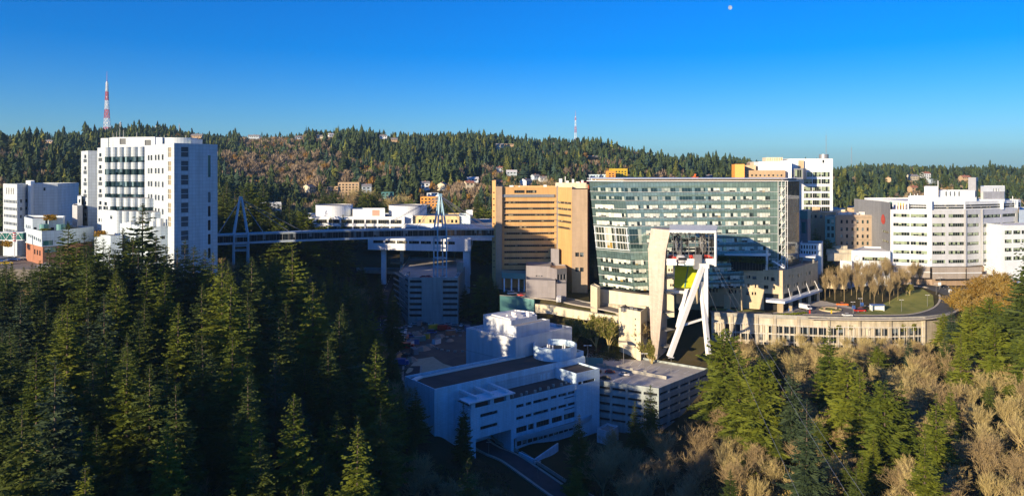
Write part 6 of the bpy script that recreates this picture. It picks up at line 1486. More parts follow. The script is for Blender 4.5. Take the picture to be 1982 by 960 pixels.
# site clutter: containers, heaps of spoil, stacked pallets
for i, (px, Yd, c_, w_) in enumerate(((800, 372, 'car_blue', 6), (812, 378, 'teal', 6), (792, 366, 'white', 5), (784, 378, 'salmon', 6), (802, 352, 'car_grey', 6), (778, 388, 'white', 5), (826, 384, 'car_yellow', 3), (872, 392, 'brick', 5), (845, 372, 'white', 4), (768, 342, 'tan', 6), (905, 404, 'car_blue', 5))):
    x, y = C(px, Yd); B = thing('site_container', ('blue', 'teal', 'white', 'salmon', 'grey', 'short white', 'yellow', 'brick red', 'small white', 'tan', 'small blue')[i] + ' steel container on the ' + ('left side' if px < 815 else 'middle') + ' of the valley work site', 'container', (x, y, hz(x, y)), 'containers on the valley work site')
    z = hz(x, y) + .06; m = M(); m.box(x, y, z, w_, 2.4, 2.5, i * .5); m.obj('body', c_, B); m = M(); m.box(x, y, z + 2.51, w_ + .1, 2.5, .12, i * .5); m.obj('roof', 'roof_grey', B)
for i, (px, Yd, r_) in enumerate(((818, 360, 4), (832, 366, 3), (806, 394, 3), (852, 388, 3), (796, 340, 3.5), (870, 378, 2.5))):
    x, y = C(px, Yd); m = M(); g = random.Random(i); n = 14; R1 = [(x + r_ * g.uniform(.8, 1.15) * math.cos(k * .449), y + r_ * g.uniform(.8, 1.15) * math.sin(k * .449), hz(x, y)) for k in range(n)]; R2 = [(x + (p[0] - x) * g.uniform(.4, .6), y + (p[1] - y) * g.uniform(.4, .6), hz(x, y) + r_ * g.uniform(.28, .42)) for p in R1]; tp = (x, y, hz(x, y) + r_ * .52)
    for k in range(n): j = (k + 1) % n; m.face([R1[k], R1[j], R2[j], R2[k]]); m.face([R2[k], R2[j], tp])
    tag(m.obj('spoil_heap', 'brown_stone', None, True), ('brown', 'small brown', 'low brown', 'flat brown', 'nearest brown', 'smallest brown')[i] + ' heap of earth on the valley work site', 'heap', 'heaps of earth on the work site')
# stone edging of the construction planting beds
def edging(cx_, cy_, rx, ry, lab):
    m = M()
    for k in range(26):
        a = k / 26 * 2 * math.pi
        if k in (3, 4, 5): continue
        x, y = cx_ + rx * math.cos(a), cy_ + ry * math.sin(a); m.box(x, y, hz(x, y) - .1, 1.5, .8, .9, a + 1.57)
    tag(m.obj('block_edging', 'concrete'), lab, 'edging')
edging(*C(893, 372), 15, 17, 'oval ring of pale concrete blocks beside the ribbed white building'); edging(*C(782, 404), 11, 9, 'smaller oval ring of pale concrete blocks on the left of the valley lot')
# street lamps
LP = None
def lamp(px, Yd, h, label, z=None, dark=False):
    global LP
    if LP is None:
        LP = bpy.data.objects.new('street_lamp', None); COL.objects.link(LP); m = M(); m.tube((0, 0, 0), (0, 0, 8), .13, .08, 6); m.obj('pole', 'steel_grey', LP)
        m = M(); m.beam((-.9, 0, 8), (.9, 0, 8), .12); m.box(-1, 0, 7.85, .8, .4, .22); m.box(1, 0, 7.85, .8, .4, .22); m.obj('lamp_head', 'steel_white', LP); o = LP
    else:
        o = copy_tree(LP)
    x, y = C(px, Yd); o.location = (x, y, hz(x, y) if z is None else z); o.scale = (h / 8,) * 3; o['label'] = label; o['category'] = 'street lamp'; o['group'] = 'street lamps'
lamp(1137.5, 318, 10, 'tall white twin-headed lamp at the back left corner of the garage roof', -86)
lamp(1207, 326, 8, 'lamp post on the garage roof left of the cream tower foot', -86); lamp(1247, 312, 8, 'lamp post on the garage roof behind the parked silver car', -86); lamp(1299, 309, 7, 'lamp post near the right side of the garage roof', -86)
for px, Yd, l_ in ((1466, 354, 'dark lamp post on the podium lawn'), (1665, 360, 'lamp post beside the blue sign at the grove edge'), (1651, 352, 'lamp post at the tip of the grass mound'), (1745, 357, 'lamp post on the lower edge of the grass mound'),
                 (1795, 366, 'lamp post on the right edge of the grass mound'), (1812, 386, 'lamp post at the top of the ring road bend'), (1820, 400, 'lamp post at the clinic end of the ring road')): lamp(px, Yd, 6, l_)
lamp(1041, 246, 6, 'small lamp beside the valley road in the bottom centre'); lamp(946, 262, 5, 'small lamp beside the road under the white office block')
for px, Yd, zc_, cc, lb in ((1818.5, 396, 3.2, 'white', 'round white road sign on a post at the head of the ring road'), (1818.6 + 20, 384, 2.6, 'white', 'white rectangular sign at the bend of the ring road'), (1668, 362, 2.6, 'car_blue', 'blue sign board at the grove edge'),
                            (1567, 350, 1.6, 'red', 'small red pennant sign at the forecourt edge'), (1609, 350, 1.6, 'car_yellow', 'small yellow pennant sign at the forecourt edge'), (1652, 353, 3.2, 'car_blue', 'narrow blue upright sign by the white sedan')):
    x, y = C(px, Yd); z = hz(x, y); B = thing('road_sign', lb, 'sign', (x, y, z), 'signs on the forecourt'); m = M(); m.tube((x, y, z), (x, y, z + zc_), .08, .08, 6); m.obj('post', 'steel_grey', B)
    m = M(); m.box(x, y - .12, z + zc_ - .8, 1.6 if zc_ > 2 else .7, .1, 1.7); m.obj('board', cc, B)
# ================================================================ lattice masts and hilltop things
def mast(px, Yd, ytop, ybot, wbot, wtop, label, colors=('red', 'white'), nseg=9, cat='radio mast', spire=.16):
    x, y = C(px, Yd); z0, z1 = ZY(ybot, Yd) - 12, ZY(ytop, Yd); B = thing('lattice_mast', label, cat, (x, y, z0), 'masts on the skyline'); H = z1 - z0; ms = [M(), M()]
    zs_ = z0 + H * (1 - spire)
    for i in range(nseg):
        a, b = z0 + (zs_ - z0) * i / nseg, z0 + (zs_ - z0) * (i + 1) / nseg; wa, wb = [wbot + (wtop - wbot) * (t_ ** .7) for t_ in (i / nseg, (i + 1) / nseg)]; m = ms[(i // 2) % 2]
        ca = [(x + wa * dx / 2, y + wa * dy / 2, a) for dx, dy in ((-1, -1), (1, -1), (1, 1), (-1, 1))]; cb = [(x + wb * dx / 2, y + wb * dy / 2, b) for dx, dy in ((-1, -1), (1, -1), (1, 1), (-1, 1))]; t_ = max(.14, wbot * .06)
        for k in range(4): m.beam(ca[k], cb[k], t_); m.beam(ca[k], cb[(k + 1) % 4], t_ * .55); m.beam(ca[(k + 1) % 4], cb[k], t_ * .55); m.beam(cb[k], cb[(k + 1) % 4], t_ * .7)
    ms[0].tube((x, y, zs_), (x, y, z1), max(.15, wtop * .16), .1, 5)
    for k in range(4): z = zs_ - (zs_ - z0) * .14 * k; ms[1].tube((x, y, z), (x, y, z + 2.5 * wtop / 3), wtop * .62, wtop * .62, 8)
    ms[0].obj('red_section' if colors[0] == 'red' else 'lattice', colors[0], B); ms[1].obj('white_section' if colors[1] == 'white' else 'platforms', colors[1], B)
mast(207, 1400, 138, 252, 11, 2.6, 'tall red and white lattice mast on the ridge behind the left hospital tower', spire=.18, nseg=12)
mast(1114, 1500, 214, 270, 5, 1.8, 'slender red and white mast on the ridge above the yellow building', spire=.2)
mast(233.5, 1400, 234, 256, 5, 3, 'short grey antenna mast right of the tall red and white mast', ('steel_grey', 'steel_grey'), 4)
mast(303, 1400, 240, 262, 5, 3, 'grey antenna mast above the hospital tower roof', ('steel_grey', 'steel_grey'), 4); mast(347, 1450, 238, 262, 2, 1.5, 'thin grey antenna on the ridge right of the hospital tower', ('steel_grey', 'steel_grey'), 4)
mast(1599, 2600, 250, 318, 3, 1.2, 'thin distant mast above the rear white tower tank', ('steel_grey', 'steel_grey')); mast(1648, 2600, 278, 320, 3, 1.2, 'faint distant mast right of the rear white tower', ('steel_grey', 'steel_grey'), 7)
# houses on the hill
HSP = []
def house(px, py, Yd, w_, d_, h_, wall, roofm, label, rz=0., flat=False, grp='houses on the hillside'):
    if Yd < 1300:
        yy = np.arange(470., 1600., 8); xx = (px - CX) / F * yy; dd = ZY(py, yy) - h_ * yy / Yd - height(xx, yy); j = np.argmax(dd < 0); Yn = float(yy[j]) if dd[j] < 0 else Yd
        if Yn > Yd: k_ = min(Yn / Yd, 1.9); w_, d_, h_ = w_ * k_, d_ * k_ ** .5, h_ * k_; Yd = Yn
    HSP.append((px, py, Yd, w_, d_, h_))
    x, y = C(px, Yd); z = ZY(py, Yd); g_ = hz(x, y); B = thing('hillside_house' if h_ < 9 else 'hillside_apartment_block', label, 'house' if h_ < 9 else 'apartment building', (x, y, z - h_), grp)
    c, s = math.cos(rz), math.sin(rz); T = lambda a, b: (x + a * c - b * s, y + a * s + b * c)
    P_ = [T(-w_ / 2, -d_ / 2), T(w_ / 2, -d_ / 2), T(w_ / 2, d_ / 2), T(-w_ / 2, d_ / 2)]; zb_ = min(z - h_, g_ - 1); n = max(2, int(w_ / 3.6)); nf = max(1, int(h_ / 3.4))
    fw = lambda a, b: [(1 + k * (math.dist(a, b) - 1) / n, 1 + (k + .55) * (math.dist(a, b) - 1) / n, z - h_ * .12 - 1.6 - 3 * j - (0 if not flat else 0), z - h_ * .12 - 3 * j) for k in range(n) for j in range(nf)]
    if flat: block(B, P_, zb_, z, wall, roofm, {0: fw}); return
    W = M()
    for i in range(4): facade(B, W, P_[i], P_[(i + 1) % 4], zb_, z, fw(P_[i], P_[(i + 1) % 4]) if i == 0 else (), 'gl_dark', .15)
    e = .5; r0, r1 = (*T(-w_ / 2 - e, 0), z + d_ * .28), (*T(w_ / 2 + e, 0), z + d_ * .28); q = [(*T(-w_ / 2 - e, -d_ / 2 - e), z - .2), (*T(w_ / 2 + e, -d_ / 2 - e), z - .2), (*T(w_ / 2 + e, d_ / 2 + e), z - .2), (*T(-w_ / 2 - e, d_ / 2 + e), z - .2)]
    for i in (0, 2): pass
    W.face([(*P_[1], z), (*P_[2], z), (r1[0], r1[1], r1[2] - .3)]); W.face([(*P_[3], z), (*P_[0], z), (r0[0], r0[1], r0[2] - .3)]); W.obj('wall', wall, B)
    m = M(); m.face([q[0], q[1], r1, r0]); m.face([q[2], q[3], r0, r1]); rf_ = m.obj('roof', roofm, B)
    m = M(); m.box(x, y, z, .9, .9, d_ * .28 + .9); c_ = m.obj('chimney', 'brick'); c_.parent = rf_
HS = [(598, 362, 620, 8, 9, 6, 'cream', 'roof_grey', 'small cream gabled house among conifers left of the orange roofed flats', 1.2, 0),
      (676, 353, 640, 18, 12, 12, 'tan', 'roof_grey', 'sunlit tan block with a flat roof half hidden by conifers above the white tanks', .1, 1), (650, 361, 650, 14, 9, 7, 'tan', 'roof_grey', 'lower tan building left of the flat-roofed tan block', .1, 1),
      (709, 361, 640, 8, 9, 7, 'blue_panel', 'roof_grey', 'small blue-grey house right of the flat-roofed tan block', .3, 0), (750, 372, 620, 10, 9, 7, 'teal', 'roof_grey', 'teal-sided house between dark conifers', .2, 1),
      (836, 381, 560, 17, 10, 9, 'orange', 'brick', 'orange-yellow timber-framed flats behind the right bridge pylon', .05, 1), (838, 373.5, 568, 9, 6, 4, 'white', 'roof_white', 'white roof box on top of the orange flats', 0, 1),
      (520, 392, 540, 18, 12, 9, 'white', 'roof_white', 'white flat-roofed building among dark trees right of the left pylon', .3, 1), (893, 421, 520, 9, 8, 5, 'white', 'roof_grey', 'small white gabled house left of the yellow building', .2, 0),
      (823, 355, 760, 9, 8, 7, 'white', 'roof_grey', 'white house with dark windows on the lower hillside', .2, 0), (856, 357, 750, 8, 8, 6, 'cream', 'roof_grey', 'cream gabled house right of the white hillside house', 1.3, 0), (908, 354, 760, 9, 8, 6, 'cream', 'brick', 'cream house just left of the yellow building', .4, 0), (915, 346, 800, 12, 8, 5, 'white', 'roof_white', 'long white house above the cream house', .2, 0),
      (1018, 350, 720, 11, 9, 6, 'white', 'roof_grey', 'white gabled house above the yellow building roof', 1.0, 0), (990, 333, 860, 12, 9, 5, 'blue_panel', 'roof_white', 'pale blue long house above the yellow building', .1, 0), (967, 325, 880, 7, 7, 6, 'white', 'brick', 'small white house with a red base at the edge of the woods', .3, 0), (962, 352, 740, 10, 9, 5, 'tan', 'brick', 'tan house with a red-brown roof left of the white gabled house', .3, 0),
      (1036, 341, 800, 8, 8, 5, 'blue_panel', 'roof_grey', 'grey-blue house between conifers above the yellow building', .6, 0), (1051, 345, 790, 8, 8, 5, 'white', 'roof_grey', 'small white house beside the grey-blue house', .3, 0),
      (1196.5, 326.5, 780, 17, 14, 22, 'car_yellow', 'roof_white', 'bright yellow apartment tower above the glass pavilion', .1, 1), (1182, 331, 778, 8, 12, 20, 'orange', 'roof_white', 'orange-sided lower bay joined to the yellow apartment tower', .1, 1),
      (1158, 338, 760, 19, 10, 10, 'tile_white', 'roof_grey', 'grey and white apartment block left of the yellow apartment tower', .05, 1), (1130, 352, 560, 9, 8, 8, 'red', 'roof_grey', 'red and white striped building between the yellow wing and the glass pavilion', .1, 1),
      (967, 281, 1320, 14, 10, 6, 'cream', 'roof_grey', 'cream house high on the ridge left of the woods crest', .1, 0), (985, 279, 1330, 16, 10, 5, 'tan', 'roof_grey', 'tan house high on the ridge beside the cream house', .1, 1), (492, 264, 1470, 22, 10, 6, 'blue_panel', 'roof_grey', 'long low house on the ridge above the bridge', .1, 0),
      (382, 263, 1400, 20, 12, 6, 'tan', 'roof_grey', 'wide tan house on the ridge just right of the hospital tower', .1, 0), (578, 266, 1470, 14, 10, 5, 'blue_panel', 'roof_grey', 'pale blue house on the ridge crest', .3, 0), (620, 264, 1470, 12, 10, 6, 'cream', 'roof_grey', 'cream house on the ridge crest left of the tallest conifers', .2, 0), (640, 261, 1470, 10, 10, 6, 'white', 'roof_white', 'white house on the ridge crest next to the tallest conifers', .6, 0),
      (742, 264, 1450, 14, 10, 6, 'white', 'roof_grey', 'white house on the ridge right of the pointed conifer pair', .2, 0), (763, 270, 1440, 12, 10, 6, 'tan', 'roof_grey', 'tan house below the ridge crest', .2, 0), (1148, 305, 1250, 18, 10, 5, 'tan', 'roof_grey', 'tan house in the woods below the slender mast', .1, 0),
      (16, 289, 1250, 14, 10, 6, 'blue_panel', 'roof_grey', 'pale house in the dark woods at the far left', .1, 0), (95, 274, 1400, 16, 10, 5, 'tan', 'roof_grey', 'low tan house on the ridge left of the tall mast', .1, 0),
      (1766, 341, 980, 14, 10, 7, 'cream', 'roof_grey', 'cream house on the wooded slope behind the faceted clinic', .3, 0), (1791, 336, 1000, 10, 10, 9, 'white', 'brick', 'white house with an orange roof behind the faceted clinic', .2, 0), (1804, 347, 930, 10, 8, 7, 'blue_panel', 'roof_dark', 'dark blue house behind the faceted clinic roof', .2, 1), (1719, 345, 950, 9, 8, 7, 'tan', 'roof_grey', 'tan house left of the faceted clinic on the slope', 1.1, 0), (1767, 363, 860, 9, 8, 6, 'tan', 'brick', 'tan house low on the slope above the faceted clinic', .2, 0),
      (1867, 343, 1000, 12, 10, 5, 'tan', 'brick', 'brown-roofed house among trees right of the lift tower', .1, 0), (1372, 342, 980, 12, 10, 5, 'tan', 'roof_grey', 'small tan house in the trees above the glass pavilion roof', .1, 0)]
for px, py, Yd, w_, d_, h_, wall, rf, lab, rz, fl_ in HS: house(px, py, Yd, w_, d_, h_, wall, rf, lab, rz, bool(fl_))
# orange play structure / crane above the glass roof
B = thing('orange_crane', 'small orange crane cab and jib on the roofline of the glass pavilion', 'crane', PT(1345, 352, 600))
m = M(); q = C(1345, 600); m.box(q[0], q[1], ZY(349, 600), 5, 3, 2.6); m.beam((q[0] - 1, q[1], ZY(345, 600)), (q[0] + .5, q[1], ZY(337, 600)), 1.2); m.obj('cab', 'car_orange', B); m = M(); m.box(q[0], q[1], ZY(358, 600) - 14, 2, 2, 18); m.obj('mast', 'car_orange', B)
# chimney-like exhaust? people
def person(px, Yd, mat, lab, z=None):
    x, y = C(px, Yd); z = (hz(x, y) + .05) if z is None else z
    V = [(x, y, z + .95), (x, y, z + 1.4), (x, y, z + 1.55), (x, y, z + 1.72), (x - .12, y, z + .5), (x - .15, y - .1, z), (x + .12, y, z + .5), (x + .15, y + .1, z), (x - .25, y, z + 1.4), (x - .3, y, z + .85), (x + .25, y, z + 1.4), (x + .3, y, z + .85)]
    E = [(0, 1), (1, 2), (2, 3), (0, 4), (4, 5), (0, 6), (6, 7), (1, 8), (8, 9), (1, 10), (10, 11)]; rad = [.17, .2, .07, .12, .09, .06, .09, .06, .08, .05, .08, .05]
    me = bpy.data.meshes.new('person'); me.from_pydata([tuple(map(float, v)) for v in V], E, []); me.materials.append(MT[mat]); o = bpy.data.objects.new('person', me); COL.objects.link(o)
    md = o.modifiers.new('skin', 'SKIN')
    for i, r_ in enumerate(rad): me.skin_vertices[0].data[i].radius = (r_, r_)
    me.skin_vertices[0].data[0].use_root = True; o.modifiers.new('smooth', 'SUBSURF').render_levels = 1; tag(o, lab, 'person')

person(1168, 366, 'car_black', 'person in dark clothes walking along the street below the glass pavilion')
person(1527, 356, 'car_blue', 'person in blue standing on the forecourt beside the podium lawn', -68.7)
person(1533, 355, 'car_grey', 'person in grey standing on the forecourt next to the one in blue', -68.7)
# ================================================================ trees
random.seed(11); rs = np.random.RandomState(4)
CON = [proto_conifer(s, mt_, h, rb, **kw) for s, mt_, h, rb, kw in ((1, 'needles_pale', 34, 5.6, {}), (2, 'needles_pale', 30, 5.0, dict(ragged=.28)), (3, 'needles', 34, 5.2, dict(droop=.3)), (4, 'needles', 28, 5.2, dict(ragged=.3, bare=.14)),
       (5, 'needles_blue', 30, 4.6, {}), (6, 'needles', 24, 4.6, dict(bare=.03)), (7, 'needles_pale', 22, 4.6, dict(ragged=.34, bare=.03, ex=.55, lob=.42, dens=1.25)))]
COLUMN = proto_conifer(9, 'needles', 16, 2.3, bare=.02, ragged=.1, droop=.05, dens=1.6)
BARE = [proto_bare(20 + i, 17, tw, spread=sp_, vase=v_, fine=f_) for i, (tw, sp_, v_, f_) in enumerate((('twigs', .6, 1.2, .7), ('twigs', .9, .8, .8), ('twigs_brown', .7, 1.0, .75), ('twigs', .5, 1.5, .7), ('twigs_brown', .85, .7, .8)))]
BIRCH = [proto_bare(40 + i, 15, 'twigs_white', name='birch', spread=.6, vase=1.0, fine=.75, nlimb=8, stem=(.3, .4), thick=.75) for i in range(2)]
GOLD = proto_bare(50, 13, 'twigs', name='golden_maple', leafmat='gold_leaf', spread=.8, vase=.8, leaf=5)
RUST = proto_bare(51, 15, 'twigs', name='rusty_maple', leafmat='rust_leaf', spread=.75, vase=.9, leaf=2)
LIME = proto_bare(52, 9, 'twigs', name='yellow_green_tree', leafmat='green_leaf', spread=.6, vase=1.2, leaf=3)
placed = []
def ok(x, y, r):
    return all((x - a) ** 2 + (y - b) ** 2 > (r + c) ** 2 for a, b, c in placed)
def yfor(px, py, H):
    yy = np.arange(100., 420., 2); dd = ZY(py, yy) - H - height((px - CX) / F * yy, yy); j = int(np.argmax(dd < 0)); return float(yy[j]) if dd[j] < 0 else 300.
def key(px, py, Yd, proto, label, grp='conifers of the left forest', cat='conifer', wide=1., r=3.2):
    x, y = C(px, Yd); g_ = hz(x, y); H = ZY(py, Yd) - g_; placed.append((x, y, r)); return plant_tree(proto, x, y, max(H, 4), label, cat, grp, g_, wide=wide)
KL = [(200, 462, 232, 1, 'olive conifer left of the lower tower bays'), (168, 470, 222, 3, 'ragged conifer below the brick wing roof'), (322, 470, 250, 2, 'dark conifer against the curved tower base'), (268, 478, 236, 4, 'bluish conifer below the middle of the tower bays'), (222, 484, 230, 2, 'dark conifer in front of the white terrace wing'), (-6, 515, 262, 2, 'dark conifer at the very left edge below the footbridge'), (24, 512, 258, 1, 'olive conifer below the parked cars near the striped pole'), (46, 516, 256, 3, 'ragged conifer right of the striped pole foot'), (98, 500, 255, 1, 'olive conifer below the brick base'), (62, 508, 262, 2, 'dark conifer below the left end of the brick base'), (12, 510, 214, 3, 'ragged conifer at the left edge below the parked cars'), (78, 503, 222, 1, 'olive conifer below the car park at the left'), (185, 452, 238, 3, 'ragged conifer below the golden terrace shrubs'), (238, 436, 246, 2, 'pointed dark conifer against the lowest bays of the hospital tower'), (257, 456, 240, 1, 'olive conifer below the hospital tower bays'), (302, 452, 246, 2, 'dark conifer in front of the curved base of the tower'), (148, 466, 226, 1, 'yellow-green conifer below the brick-based wing corner'), (118, 474, 224, 3, 'ragged conifer left of the brick-based wing corner'), (376, 474, 250, 3, 'ragged conifer against the shaded tower face'), (412, 488, 248, 1, 'olive conifer at the corner of the shaded tower face'), (225, 520, 208, 0, 'broad sunlit conifer in the upper left forest'), (284, 505, 222, 1, 'olive conifer in the upper left forest below the tower bays'), (60, 520, 206, 2, 'dark conifer below the parked cars at the left edge'), (40, 552, 190, 4, 'tall thin conifer at the left edge below the brick-based wing'), (62, 722, 150, 2, 'dark conifer low at the left edge'), (132, 425, 235, 0, 'tallest conifer in front of the brick-based wing'), (163, 446, 240, 2, 'conifer just right of the tallest one near the brick-based wing'),
      (276, 392, 252, 3, 'thin-topped conifer standing against the hospital tower bays'), (212, 470, 225, 2, 'conifer below the white curved wing'), (95, 478, 228, 5, 'conifer in front of the striped pole'), (343, 478, 243, 4, 'small conifer against the shaded tower wall'), (318, 492, 238, 1, 'conifer below the curved base of the hospital tower'),
      (358, 462, 256, 4, 'slim bluish conifer against the tower louvres'), (397, 480, 255, 2, 'conifer near the right corner of the hospital tower'), (430, 500, 212, 1, 'broad yellow-green conifer right of the tower foot'), (447, 520, 198, 0, 'tall sunlit conifer in the centre of the left forest'), (487, 496, 246, 3, 'conifer below the left bridge pylon'),
      (566, 471, 268, 1, 'isolated sunlit conifer reaching the footbridge'), (605, 545, 236, 1, 'sunlit conifer in the dip right of the isolated one'), (658, 600, 232, 3, 'conifer with a bare lower trunk near the valley edge'), (727, 655, 200, 0, 'sunlit conifer at the edge of the valley lot'), (206, 640, 168, 1, 'bright yellow-green conifer left of centre in the left forest'),
      (246, 668, 152, 0, 'large bright conifer below the yellow-green one'), (345, 582, 188, 0, 'tall bright conifer in the middle of the left forest'), (392, 640, 170, 2, 'dark conifer below the tall bright one'), (482, 585, 208, 3, 'olive conifer right of the central sunlit one'), (540, 610, 205, 2, 'dark conifer in the middle distance of the left forest'),
      (692, 815, 142, 0, 'bright conifer low in the frame left of the valley road'), (569, 757, 150, 0, 'largest bright conifer at the bottom of the left forest'), (905, 880, 165, 2, 'shaded conifer top at the bottom centre'), (158, 800, 136, 1, 'bright conifer at the bottom left corner'), (20, 655, 160, 3, 'ragged conifer at the left edge'),
      (635, 650, 208, 2, 'dark conifer beside the valley edge'), (290, 700, 150, 3, 'ragged conifer in the lower left forest'), (480, 720, 158, 2, 'dark conifer left of the largest bright one'), (805, 752, 246, 3, 'dark conifer in front of the white office end wall'), (450, 640, 178, 0, 'sunlit conifer below the central one'), (110, 600, 186, 2, 'conifer in the upper left forest below the brick wing'), (760, 560, 345, 2, 'shaded conifer beside the hill road')]
for px, py, Yd, k, lab in KL: key(px, py, Yd, CON[k], lab, r=3.6, wide=1.35 if Yd > 221 else 1.15)
key(897, 778, 244, CON[5], 'dark shaded conifer standing against the white office front', wide=.9); key(1259, 745, 276, COLUMN, 'narrow columnar evergreen in front of the rooftop parking garage', 'columnar evergreens'); key(1229, 776, 272, COLUMN, 'shorter columnar evergreen left of the tall one at the garage', 'columnar evergreens')
key(1121, 800, 236, CON[5], 'small dark conifer below the office skirt wall')
KR = [(1826, 606, 326, 6, 'dense conifer hiding the right end of the terrace wall'), (1856, 622, 312, 1, 'conifer in front of the ring road bend'), (1872, 600, 322, 6, 'yellow-green conifer below the ramp wall'), (1700, 668, 292, 6, 'low broad conifer at the foot of the terrace wall'), (1760, 650, 300, 4, 'bluish conifer at the foot of the terrace wall'), (1402, 636, 282, 6, 'yellow-green conifer at the foot of the tram support legs'), (1430, 665, 262, 0, 'sunlit conifer next to the tram support'), (1471, 690, 250, 6, 'broad conifer below the terrace parking wall'), (1605, 630, 270, 1, 'tall conifer in front of the terrace parking wall'), (1640, 685, 246, 6, 'bushy conifer in the middle of the right forest'),
      (1664, 705, 236, 0, 'sunlit conifer right of the bushy one'), (1712, 738, 222, 6, 'conifer in the centre of the right forest'), (1532, 700, 246, 4, 'bluish conifer in the upper right forest'), (1562, 770, 205, 4, 'bluish conifer left in the right forest'), (1842, 590, 310, 4, 'conifer beside the ring road bend'), (1812, 760, 202, 1, 'tall dark conifer low in the right forest'), (1790, 830, 178, 0, 'large sunlit conifer at the bottom of the right forest'),
      (1880, 590, 292, 6, 'broad green conifer right of the ring road'), (1915, 575, 288, 6, 'wide conifer cluster below the golden maples'), (1950, 590, 280, 6, 'wide conifer at the right edge below the golden maples'), (1992, 458, 262, 3, 'tall pine at the right edge beside the east wing'), (1925, 620, 264, 6, 'spreading conifer in the upper right forest'), (1745, 735, 226, 1, 'conifer left of the tall dark one'), (1860, 640, 262, 0, 'green conifer right of the parking wall end'), (1990, 640, 250, 6, 'conifer at the right edge')]
for px, py, Yd, k, lab in KR: key(px, py, Yd, CON[k], lab, 'conifers of the right forest', wide=1.12, r=3.6)
for px, py, Yd, lab in ((1905, 530, 330, 'golden maple left of the east wing'), (1935, 520, 335, 'golden maple below the east wing'), (1965, 538, 322, 'golden maple at the right edge'), (1880, 548, 345, 'low golden maple beside the ramp wall'), (1920, 560, 315, 'golden maple below the others'), (1898, 572, 315, 'golden maple at the end of the ramp wall'), (1950, 566, 315, 'golden maple under the corner of the east wing'), (1978, 560, 315, 'lowest golden maple at the right edge'), (1862, 560, 315, 'small golden maple beside the upper road')):
    key(px, py, yfor(px, py, 16.), GOLD, lab, 'golden maples', 'maple tree', 1.55)
for px, py, Yd, lab in ((1640, 815, 196, 'large rusty-leaved maple in the lower right forest'), (1600, 905, 172, 'pale round bare crown at the bottom of the right forest'), (1960, 700, 215, 'rusty crown at the right edge of the forest'), (1850, 890, 175, 'rusty maple in the bottom right corner'), (1240, 555 + 60, 338, 'rusty shrub behind the cream tower')):
    key(px, py, yfor(px, py, 14.) if Yd < 300 else Yd, RUST, lab, 'rusty maples', 'maple tree', 1.05)
for px, py, Yd, lab in ((1154, 606, 345, 'young yellow-green tree at the foot of the lower terrace wall'), (1178, 611, 341, 'young yellow-green tree right of the other one'), (1112, 612, 350, 'yellow-green bush below the terrace wall'), (1761, 548, 384, 'yellow-green tree on the grass mound'), (1262, 655, 326, 'green bush at the foot of the tram leg')):
    key(px, py, Yd, LIME, lab, 'yellow-green small trees', 'small tree', 1.1, 1.5)
# slender grove beside the forecourt
gn = 0
for px, Yd in [(1597, 386), (1606, 392), (1616, 383), (1628, 390), (1634, 378), (1648, 388), (1658, 380), (1669, 372), (1676, 392), (1684, 378), (1692, 368), (1700, 386), (1708, 374), (1716, 395), (1722, 370), (1730, 384), (1738, 376), (1745, 394), (1754, 384), (1590, 398), (1660, 400), (1690, 402), (1768, 398), (1780, 404), (1715, 404), (1790, 408), (1640, 402)]:
    x, y = C(px, Yd); placed.append((x, y, 1.2)); gn += 1
    near = 'at the front of' if Yd < 380 else ('at the back of' if Yd > 396 else 'inside')
    side = 'left part of' if px < 1650 else ('middle of' if px < 1710 else 'right part of')
    plant_tree(BIRCH[gn % 2], x, y, random.uniform(14, 19), f'slender bare tree {near} the roadside grove, {side} it', 'bare tree', 'slender bare trees of the grove', wide=.62)
# forest fill: keep built places and sight lines open
def open_zone(x, y):
    """built or kept-clear ground"""
    px = CX + F * x / y
    if y < 250 and abs(px - 1020) < 130: return px > 985 and y > 222 and px < 1110 or False
    d, _ = line_near(np.array([x]), np.array([y]), ROAD_LOW)
    if d[0] < 8: return True
    d, _ = line_near(np.array([x]), np.array([y]), ROAD_HILL)
    if d[0] < 8: return True
    if 250 <= y < 455 and 775 < px < 1395 and y > 262 - 0: return not (px < 812 and y < 285)
    if 240 <= y < 320 and 830 < px < 1170: return True
    if 270 <= y < 300 and 1140 < px < 1395: return True
    if y > np.interp(px, WALLC[:, 0], WALLC[:, 1]) - 4 and 1370 < px < 1890 and y < 470: return True
    if px > 1690 and 380 < y < 480: return True
    if 1890 <= px and y > 340 and y < 480: return True
    if px < 440 and 262 < y < 350 and px > -80: return True
    if 930 < px < 1720 and 340 < y < 540: return True
    if 585 < px < 975 and 425 < y < 545: return True
    return False
LIM = np.array([[-100, 500], [60, 500], [125, 500], [140, 432], [200, 470], [300, 470], [330, 478], [425, 490], [560, 488], [600, 500], [660, 515], [705, 545], [745, 610], [770, 690], [790, 770], [815, 900], [900, 905], [1000, 960], [1085, 960], [1120, 840], [1200, 812], [1290, 800], [1350, 742], [1385, 672], [1420, 655], [1500, 652], [1600, 650], [1800, 662], [1835, 610], [1880, 575], [2100, 560]], float)
cnt = dict(con=0, bare=0)
def zone(px, Yd):
    v = 'front' if Yd < 170 else ('middle' if Yd < 230 else 'back')
    if px < 780: return f'in the {v} of the left forest, ' + ('at its left side' if px < 250 else 'at its centre' if px < 520 else 'at its right side'), 'left forest'
    if px < 1350: return f'in the shaded hollow below the white office and garage', 'shaded hollow'
    return f'in the {v} of the right forest, ' + ('at its left side' if px < 1560 else 'at its centre' if px < 1780 else 'at its right side'), 'right forest'
cand = []; OVER = []
for _ in range(13000):
    Yd = math.sqrt(rs.uniform(110 ** 2, 430 ** 2)); px = rs.uniform(-40, 2030); cand.append((px, Yd))
lim = lambda px: float(np.interp(px, LIM[:, 0], LIM[:, 1]))
